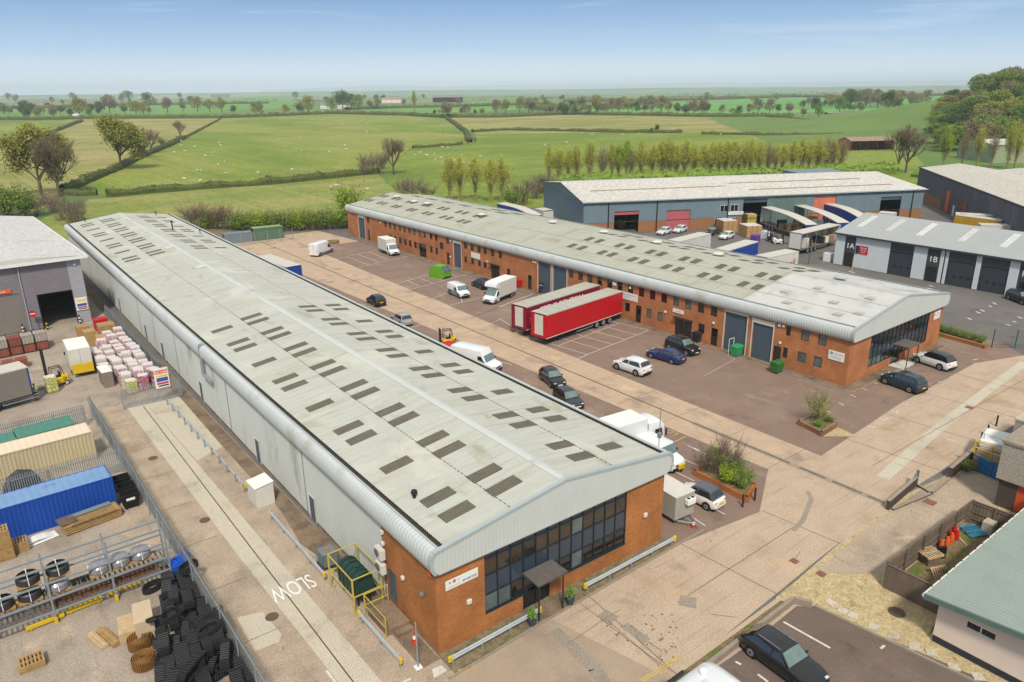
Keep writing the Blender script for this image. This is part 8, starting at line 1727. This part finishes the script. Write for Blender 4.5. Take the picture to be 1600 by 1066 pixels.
hedge([(100, 302), (140, 284), (190, 263), (222, 246), (262, 230), (288, 217)], 2.9, 2.4, 'dark hedge climbing diagonally past the lone oak'); hedge([(288, 217), (320, 200), (344, 187)], 1.2, 1.2, 'thin upper end of the diagonal hedge')
hedge([(-60, 187), (60, 188), (140, 186), (345, 185)], 4.5, 4, 'far hedge along the top of the left fields'); hedge([(345, 185), (430, 182), (520, 178), (640, 181), (700, 185)], 4.5, 4, 'far hedge along the crest above the sheep meadow'); hedge([(700, 184), (780, 184), (880, 179), (1000, 181), (1100, 183), (1240, 183)], 4.5, 5, 'far hedge along the top of the tan field')
hedge([(734, 223), (728, 208), (712, 196), (698, 186)], 3.0, 3, 'dark hedge running down between meadow and tan field'); hedge([(722, 226), (690, 229), (645, 232)], 1.8, 1.8, 'low gappy hedge below the sheep meadow on the right')
hedge([(738, 207), (790, 204), (860, 205), (940, 207), (1066, 208)], 2.4, 2.4, 'dark hedge along the lower edge of the tan field'); hedge([(1096, 210), (1200, 212), (1320, 213)], 2.2, 2.2, 'dark hedge continuing right towards the brick barn')
hedge([(1190, 182), (1240, 190), (1290, 199), (1345, 207), (1400, 209)], 4, 4, 'bushy hedge falling towards the brick barn'); hedge([(56, 218), (75, 212), (92, 204), (128, 190)], 2.6, 2.6, 'short hedge between the striped hayfield and pasture'); hedge([(-60, 236), (10, 230)], 3, 3, 'hedge fragment at the far left edge')
hedge([(0, 171), (200, 165), (420, 162)], 6, 8, 'distant hedge line across the left farmland', leaves=2, ls=.9); hedge([(540, 172), (620, 169), (700, 168), (860, 163)], 5, 6, 'distant hedge line by the farm', leaves=2, ls=.8); hedge([(880, 160), (1050, 158), (1240, 152), (1330, 153), (1500, 149)], 6, 8, 'distant hedge line on the right skyline', leaves=2, ls=1)
hedge([(848, 303), (900, 292), (1000, 287), (1150, 281), (1300, 275), (1400, 272)], 4.2, 4, 'scrubby hedge running under the row of pollard poplars', m='lf_mid', leaves=8, ls=.45)
hedge([(1500, 292), (1460, 282), (1430, 276)], 2.5, 3, 'rough bank of scrub behind the dark grey warehouse', m='lf_mid')
# far woods and shelter belts, each one mass
rw = random.Random(3)
for yb in (144.5, 146, 147.5, 149, 150.5, 152, 154, 156.5, 159):
    x = -40+rw.uniform(0, 120)
    while x < 1480:
        w_ = rw.uniform(60, 240); dy = -(x-700)*.0095
        if not (yb < 147 and x < 500): o = hedge([(x, yb+dy+2.5), (x+w_*.5, yb+dy+2.4-w_*.003), (x+w_, yb+dy+2.5-w_*.0095)], 11, 34, 'far off belt of trees on the hazy farmland', rw.choice(['lf_dark', 'lf_brown', 'lf_hedge']), 1, name='far_wood', ls=3.2, z=-10-30*max(0, (156-yb)/12), step=26); o['kind'] = 'stuff'; del o['category']
        x += w_+rw.uniform(20, 160)
# hedgerow and distant trees
rnd = random.Random(21)
far = [((44, 187), 18, 'far_g'), ((85, 185), 17, 'far_b'), ((60, 184), 12, 'far_b'), ((125, 183), 26, 'far_o'), ((112, 184), 14, 'far_g'), ((140, 183), 14, 'far_m'), ((172, 177), 26, 'far_b'), ((155, 180), 12, 'far_g'), ((196, 178), 12, 'far_g'), ((213, 180), 20, 'far_o'), ((233, 172), 24, 'far_b'), ((262, 176), 22, 'far_b'), ((286, 174), 14, 'far_m'), ((309, 175), 22, 'far_o'), ((328, 175), 18, 'far_o'), ((347, 175), 20, 'far_o'), ((365, 178), 13, 'far_g'), ((399, 180), 20, 'far_o'),
       ((482, 178), 27, 'far_o'), ((470, 178), 18, 'far_g'), ((519, 174), 21, 'far_m'), ((536, 172), 30, 'far_g'), ((549, 172), 24, 'far_g'), ((560, 173), 24, 'far_m'), ((578, 170), 14, 'far_b'), ((590, 170), 15, 'far_m'), ((697, 184), 26, 'far_b'), ((728, 180), 18, 'far_b'), ((775, 178), 22, 'far_b'), ((790, 177), 22, 'far_o')]
x = 812
while x < 1110: far.append(((x, 178+rnd.uniform(-3, 2)), rnd.uniform(14, 26), rnd.choice(['far_b', 'far_b', 'far_o', 'far_g']))); x += rnd.uniform(10, 19)
for x, y, h, k in ((932, 178, 30, 'far_o'), (1154, 182, 16, 'far_g'), (1128, 178, 14, 'far_b'), (1100, 176, 16, 'far_b'), (1170, 178, 15, 'far_b'), (1184, 177, 20, 'far_b'), (1202, 178, 22, 'far_b'), (1216, 177, 14, 'far_g'), (1232, 178, 16, 'far_b'), (1274, 177, 22, 'far_g'), (1254, 170, 12, 'far_g'), (1311, 180, 24, 'far_m'), (1386, 183, 26, 'far_g'), (1345, 183, 12, 'far_b'), (1278, 191, 14, 'far_m'), (1254, 186, 12, 'far_b'), (1382, 186, 12, 'far_b'), (1297, 158, 10, 'far_g'), (1465, 180, 18, 'far_m'), (1309, 157, 8, 'far_g'), (1026, 206, 12, 'far_g'), (1018, 207, 8, 'far_g'), (730, 224, 14, 'far_b'), (742, 222, 8, 'far_b')): far.append(((x, y), h, k))
for i in range(26): far.append(((rnd.uniform(1320, 1450), rnd.uniform(163, 169)), rnd.uniform(14, 24), rnd.choice(['far_b', 'far_b', 'far_g', 'far_o'])))
for i in range(50): far.append(((rnd.uniform(0, 1250), rnd.uniform(154, 166)), rnd.uniform(6, 13), rnd.choice(['far_b', 'far_g', 'far_o', 'far_m'])))
for c_ in range(26):
    cx, cy = rnd.uniform(-10, 1420), rnd.uniform(166, 181)
    for i in range(rnd.randint(2, 6)): far.append(((cx+rnd.gauss(0, 14), cy-(cx-700)*.003+rnd.uniform(-.8, .8)), rnd.uniform(6, 17), rnd.choice(['far_b', 'far_g', 'far_g', 'far_o', 'far_m'])))
nm = {'far_g': 'dark green', 'far_b': 'brownish leafless', 'far_o': 'olive green', 'far_m': 'mid green'}
JOBS = []
for px, hp, k in far: JOBS.append((hp, (k, px, nm[k]+' hedgerow tree far off in the farmland', nm[k]+' distant trees'), dict(hp=hp, wide=1.0)))
tree('poplar_g', (648, 174), 'narrow columnar poplar standing alone near the farm', hp=31, wide=.6, name='poplar')
# wood on the right: rows climbing the rise
for i in range(115):
    t_ = rnd.random(); x = rnd.uniform(1458, 1640); y = rnd.uniform(184, 238)
    if x < 1500 and y < 200: y += 16
    k = rnd.choice(['far_b', 'far_g', 'far_o', 'far_m', 'far_m']); JOBS.append((40 if i % 2 else 4, (k, (x, y), nm[k]+' tree in the wood on the right', nm[k]+' trees of the right hand wood'), dict(h=rnd.uniform(9, 12) if x < 1500 else rnd.uniform(11, 16), wide=1.3)))
for i in range(60):
    x = rnd.uniform(1508, 1660); p_ = G(x, rnd.uniform(174, 186), 0); k = rnd.choice(['far_g', 'far_m', 'far_m', 'far_b']); JOBS.append((50 if x < 1600 else 3, (k, (x, 178+rnd.uniform(-3, 6)), nm[k]+' tall tree on the rise at the upper right', nm[k]+' trees on the upper right rise'), dict(h=rnd.uniform(15, 21), wide=1.4)))
JOBS.sort(key=lambda j: -j[0]); rest_ = []
for n__, (s__, a_, kw_) in enumerate(JOBS):
    o = tree(*a_, **kw_)
    if n__ >= 205: rest_.append(o)
# everything smaller than those is one mass of far trees
vs, fs, mi, slots = [], [], [], []
for o in rest_:
    bpy.context.view_layer.update() if o is rest_[0] else None
    Mt = Matrix.Translation(o.location) @ o.rotation_euler.to_matrix().to_4x4() @ Matrix.Diagonal((*o.scale, 1))
    for ch in list(o.children):
        me_ = ch.data; mt_ = me_.materials[0]
        if mt_ not in slots: slots.append(mt_)
        o0 = len(vs); vs += [tuple(Mt @ v.co) for v in me_.vertices]; fs += [tuple(i+o0 for i in p_.vertices) for p_ in me_.polygons]; mi += [slots.index(mt_)]*len(me_.polygons); bpy.data.objects.remove(ch)
    bpy.data.objects.remove(o)
me_ = bpy.data.meshes.new('distant_trees'); me_.from_pydata(vs, [], fs)
for m_ in slots: me_.materials.append(m_)
me_.polygons.foreach_set('material_index', mi); o = bpy.data.objects.new('distant_trees', me_); COL.objects.link(o); tag(o, 'small trees scattered through the far hedgerows and the wood behind the nearer trunks', kind='stuff')
# ---- far buildings
def simple_barn(px, L_, W_, h, hr, rz, label, wall, roof, open_=False, name='barn'):
    p = G(*px, -.5); r = thing(name, (p.x, p.y, -.5), label, 'barn', rz=rz)
    mb = MB(); mb.box(-L_/2, W_/2-.3, 0, L_/2, W_/2, h); mb.box(-L_/2, -W_/2, 0, -L_/2+.3, W_/2, h); mb.box(L_/2-.3, -W_/2, 0, L_/2, W_/2, h)
    if not open_: mb.box(-L_/2+.3, -W_/2, 0, L_/2-.3, -W_/2+.3, h)
    mb.add([(-L_/2, -W_/2, h), (-L_/2, W_/2, h), (-L_/2, 0, hr)], [(0, 1, 2)]); mb.add([(L_/2, -W_/2, h), (L_/2, W_/2, h), (L_/2, 0, hr)], [(0, 1, 2)])
    mb.build('wall', wall, r)
    if open_:
        for k in range(6): x = -L_/2+L_*k/5; mb = MB(); mb.box(x-.15, -W_/2-.1, 0, x+.15, -W_/2+.2, h); mb.build('post', 'brown_frame', r)
    else:
        for k in range(3): x = -L_/2+L_*(k+.7)/3.4; mb = MB(); mb.box(x-.6, -W_/2-.05, .8, x+.6, -W_/2-.01, 2.2); mb.build('window', 'glass', r)
    mb = MB(); mb.add([(-L_/2-.3, -W_/2-.4, h-.1), (L_/2+.3, -W_/2-.4, h-.1), (L_/2+.3, 0, hr+.05), (-L_/2-.3, 0, hr+.05), (L_/2+.3, W_/2+.4, h-.1), (-L_/2-.3, W_/2+.4, h-.1)], [(0, 1, 2, 3), (3, 2, 4, 5)]); mb.build('roof', roof, r); return r
defm('slate', '7c756d', rough=.8, var=.1, scale=.4); defm('rust_roof', '8d7768', rough=.8, var=.15, scale=.4)
simple_barn((1352, 234), 22, 11, 4.6, 6.0, R(-30), 'open fronted brick barn standing in the field beyond the poplars', 'brick', 'rust_roof', True)
simple_barn((700, 160), 62, 26, 10, 15, R(-34), 'large open sided farm barn on the skyline', 'rust_roof', 'slate', True)
simple_barn((612, 161), 40, 14, 7, 11, R(-34), 'low farm building with tan roof left of the big barn', 'cream_render', 'rust_roof'); simple_barn((537, 170), 18, 9, 6, 9.5, R(-20), 'pink farmhouse between the dark trees', 'cream_render', 'slate', name='farmhouse'); simple_barn((508, 170), 14, 8, 5, 8, R(-20), 'small white farmhouse left of the dark farm trees', 'white', 'slate', name='farmhouse'); simple_barn((958, 170), 24, 9, 5, 8, R(-30), 'brown roofed farmhouse among the hedgerow trees', 'brick', 'rust_roof', name='farmhouse'); simple_barn((1010, 172), 18, 8, 4, 6, R(-30), 'low grey farm shed right of the brown roofed farmhouse', 'slate', 'slate')
simple_barn((345, 152), 70, 20, 8, 12, R(-10), 'pale shed far off on the left farmland', 'slate', 'slate'); simple_barn((1300, 183), 14, 6, 3.5, 4.6, R(-20), 'small dark roadside building beyond the tan field', 'chassis', 'slate')
simple_barn((1585, 250), 34, 24, 7, 8.4, R(-38), 'pale green factory behind the poplars at the right edge', defm('pale_green', '8c9478', rough=.7), 'rg_roof', name='factory')
r = make_van('panel_van', 6, 2.4, 2.8); vset(r, 121, 184, (140, 184), 'white lorry passing on the far lane at the upper left', cat='van'); r.scale = (1.6, 1.6, 1.6)
r = thing('field_board', (*G(1335, 197)[:2], -.4), 'white board in the small lush field', 'sign'); mb = MB(); mb.box(-1.6, -.1, 1, 1.6, .1, 4.2); mb.build('board', 'white', r); mb = MB(); mb.box(-.1, -.08, 0, .1, .08, 1); mb.build('post', 'wood', r)
# sheep
def sheep():
    mb = MB(); rows = []; 
    for x, ry, rz_, zc in ((-.5, .05, .05, .62), (-.45, .22, .22, .6), (-.2, .28, .28, .58), (.15, .28, .27, .58), (.4, .2, .22, .62), (.5, .12, .14, .68), (.68, .09, .1, .74), (.82, .05, .06, .66)):
        rows.append([(x, ry*math.cos(a), zc+rz_*math.sin(a)) for a in [k*.785 for k in range(8)]])
    for q in rows: mb.v += q
    for i in range(len(rows)-1):
        for j in range(8): mb.f.append((i*8+j, i*8+(j+1) % 8, (i+1)*8+(j+1) % 8, (i+1)*8+j)); mb.m.append(0)
    for x in (-.35, .3):
        for y in (-.14, .14): mb.cyl((x, y, .42), (x, y, 0), .045, 5, .035)
    return mb.build('sheep', defm('wool', 'c9c4b4', rough=.9), smooth=True)
sp_ = sheep(); first_ = True
pens = [(260, 460, 215, 290, 22, 'lower left part of the big meadow'), (460, 700, 180, 250, 26, 'upper right part of the big meadow'), (830, 1180, 209, 235, 18, 'meadow behind the poplars'), (640, 780, 225, 262, 8, 'meadow left of the poplars'), (500, 600, 290, 300, 3, 'band of olive pasture below the long hedge')]
for x0, x1, y0, y1, n_, w_ in pens:
    for i in range(n_):
        p = G(rnd.uniform(x0, x1), rnd.uniform(y0, y1), -.45); o = sp_ if first_ else sp_.copy()
        if not first_: COL.objects.link(o)
        first_ = False; o.location = p; o.rotation_euler.z = rnd.uniform(0, 6.28); o.scale = (1.1,)*3; tag(o, 'white sheep grazing in the '+w_, 'sheep', 'sheep in the '+w_)
# ------------------------------------------------------------------ people
defm('skin', 'b98a6e', rough=.6); defm('hivis', 'b9cf2e', rough=.6, var=.05); defm('cloth_black', '1c1d22', rough=.85); defm('hair', '2a211b', rough=.9)
def person(loc, rz, label, pose, top='hivis', legs='cloth_black'):
    r = thing('person', loc, label, 'person', rz=rz)
    J = dict(pelvis=(0, 0, .95), belly=(0, 0, 1.12), chest=(.02, 0, 1.32), neck=(.02, 0, 1.5), head0=(.03, 0, 1.6), head=(.04, 0, 1.74),
             ls=(.01, .2, 1.43), rs=(.01, -.2, 1.43), lh=(0, .1, .92), rh=(0, -.1, .92), lk=(.06, .12, .5), rk=(.02, -.12, .5), la=(0, .13, .09), ra=(-.08, -.13, .09), lt=(.2, .14, .04), rt=(.12, -.15, .04))
    J.update(le=(.02, .27, 1.14), lw=(.14, .28, .9), re=(.02, -.27, 1.14), rw=(.14, -.28, .9)); J.update(pose)
    rad = dict(pelvis=.15, belly=.14, chest=.17, neck=.06, head0=.075, head=.1, ls=.075, rs=.075, lh=.1, rh=.1, lk=.065, rk=.065, la=.045, ra=.045, lt=.04, rt=.04, le=.05, re=.05, lw=.033, rw=.033)
    E_ = [('pelvis', 'belly'), ('belly', 'chest'), ('chest', 'neck'), ('neck', 'head0'), ('head0', 'head'), ('chest', 'ls'), ('ls', 'le'), ('le', 'lw'), ('chest', 'rs'), ('rs', 're'), ('re', 'rw'), ('pelvis', 'lh'), ('lh', 'lk'), ('lk', 'la'), ('la', 'lt'), ('pelvis', 'rh'), ('rh', 'rk'), ('rk', 'ra'), ('ra', 'rt')]
    V = list(J); P_ = [Vector(J[k]) for k in V]; RR = [rad[k] for k in V]; ED = [(V.index(a), V.index(b)) for a, b in E_]
    for s_ in 'lr':
        w, e_ = Vector(J[s_+'w']), Vector(J[s_+'e']); d = (w-e_).normalized(); sd_ = Vector((1, 0, 0)) if abs(d.x) < .7 else Vector((0, 0, 1)); sd_ = (sd_-d*sd_.dot(d)).normalized(); palm = w+d*.07; ip = len(P_); P_.append(palm); RR.append(.03); ED.append((V.index(s_+'w'), ip))
        for k, L_ in enumerate((.07, .08, .075, .06)):
            q = palm+sd_*(.028-.018*k)+d*.03; i0 = len(P_); P_ += [q, q+d*L_*.6, q+d*L_*.9+Vector((0, -.02 if s_ == 'l' else .02, 0))]; RR += [.011, .009, .008]; ED += [(ip, i0), (i0, i0+1), (i0+1, i0+2)]
        i0 = len(P_); q = w+d*.03+sd_*.035; P_ += [q, q+d*.04+sd_*.02]; RR += [.012, .009]; ED += [(ip, i0), (i0, i0+1)]
    me = bpy.data.meshes.new('t'); me.from_pydata([tuple(p) for p in P_], ED, []); ob = bpy.data.objects.new('t', me); COL.objects.link(ob)
    m_ = ob.modifiers.new('s', 'SKIN'); 
    for i, v in enumerate(me.skin_vertices[0].data): v.radius = (RR[i], RR[i]); v.use_root = (i == 0)
    ss = ob.modifiers.new('u', 'SUBSURF'); ss.levels = 1
    m2 = bpy.data.meshes.new_from_object(ob.evaluated_get(bpy.context.evaluated_depsgraph_get())); bpy.data.objects.remove(ob)
    for k in ('skin', top, legs, 'black'): m2.materials.append(M[k])
    hz_ = J['head0'][2]-.07
    for f in m2.polygons:
        c = f.center; f.use_smooth = True
        f.material_index = 3 if c.z < .12 else (2 if c.z < J['pelvis'][2]+.03 and abs(c.y) < .24 else (1 if c.z < hz_ and (c-Vector(J['lw'])).length > .13 and (c-Vector(J['rw'])).length > .13 else 0))
    m2.name = 'body'; b = bpy.data.objects.new('body', m2); COL.objects.link(b); b.parent = r
    h = Vector(J['head']); mb = MB(); mb.lathe([(.098, 0), (.108, .04), (.1, .09), (.06, .13), (.01, .145)], 12, Matrix.Translation(h+Vector((-.012, 0, -.0)))); mb.build('hair', 'hair', r, smooth=True)
    mb = MB(); mb.add([(h.x+.09, -.012, h.z-.02), (h.x+.09, .012, h.z-.02), (h.x+.125, 0, h.z-.05), (h.x+.09, 0, h.z+.02)], [(0, 1, 2), (0, 2, 3), (1, 3, 2)])
    for y in (-.035, .035): mb.cbox((h.x+.098, y, h.z+.0), (.012, .018, .01))
    mb.cbox((h.x+.09, 0, h.z-.08), (.012, .04, .01)); mb.build('face', 'hair', r); return r
p = G(46, 615); person((p.x, p.y, 0), R(180), 'worker in dark clothes and yellow vest reaching towards the lorry curtain', {'chest': (.1, 0, 1.3), 'neck': (.16, 0, 1.46), 'head0': (.19, 0, 1.55), 'head': (.22, 0, 1.68), 'ls': (.1, .2, 1.4), 'rs': (.1, -.2, 1.4), 'le': (.36, .24, 1.3), 'lw': (.6, .22, 1.28), 're': (.3, -.25, 1.2), 'rw': (.52, -.2, 1.12), 'lk': (.14, .12, .5), 'la': (.12, .13, .09), 'lt': (.32, .14, .04), 'ra': (-.2, -.13, .09), 'rt': (-.02, -.14, .04), 'rk': (-.02, -.12, .5)})
p = G(58, 626); person((p.x, p.y, 0), R(60), 'worker in a bright yellow vest and black trousers facing the carried pallet', {'le': (.1, .26, 1.18), 'lw': (.28, .2, 1.1), 're': (.1, -.26, 1.18), 'rw': (.28, -.18, 1.12)})
p = G(713, 552); person((p.x, p.y, 0), R(150), 'person in dark clothing standing beside the yellow caged forklift', {}, top='cloth_black')
p = G(705, 545); carton(p.x-1.3, p.y-1.2, 2.2, 1.8, 1.2, 'red wrapped load on pallets below the forklift behind the shed', 'red', rz=10, n=2)
# ------------------------------------------------------------------ haze
hm = bpy.data.materials.new('haze'); hm.use_nodes = True; t = hm.node_tree; t.nodes.clear(); ho = t.nodes.new('ShaderNodeOutputMaterial'); hv = t.nodes.new('ShaderNodeVolumePrincipled'); t.links.new(hv.outputs[0], ho.inputs['Volume'])
hv.inputs['Color'].default_value = (.78, .92, 1, 1); hv.inputs['Density'].default_value = HAZE; hv.inputs['Anisotropy'].default_value = -.3
M['haze'] = hm; mb = MB(); mb.box(-22500, -1200, -120, 22500, 22500, 150); tag(mb.build('haze', 'haze'), kind='stuff')
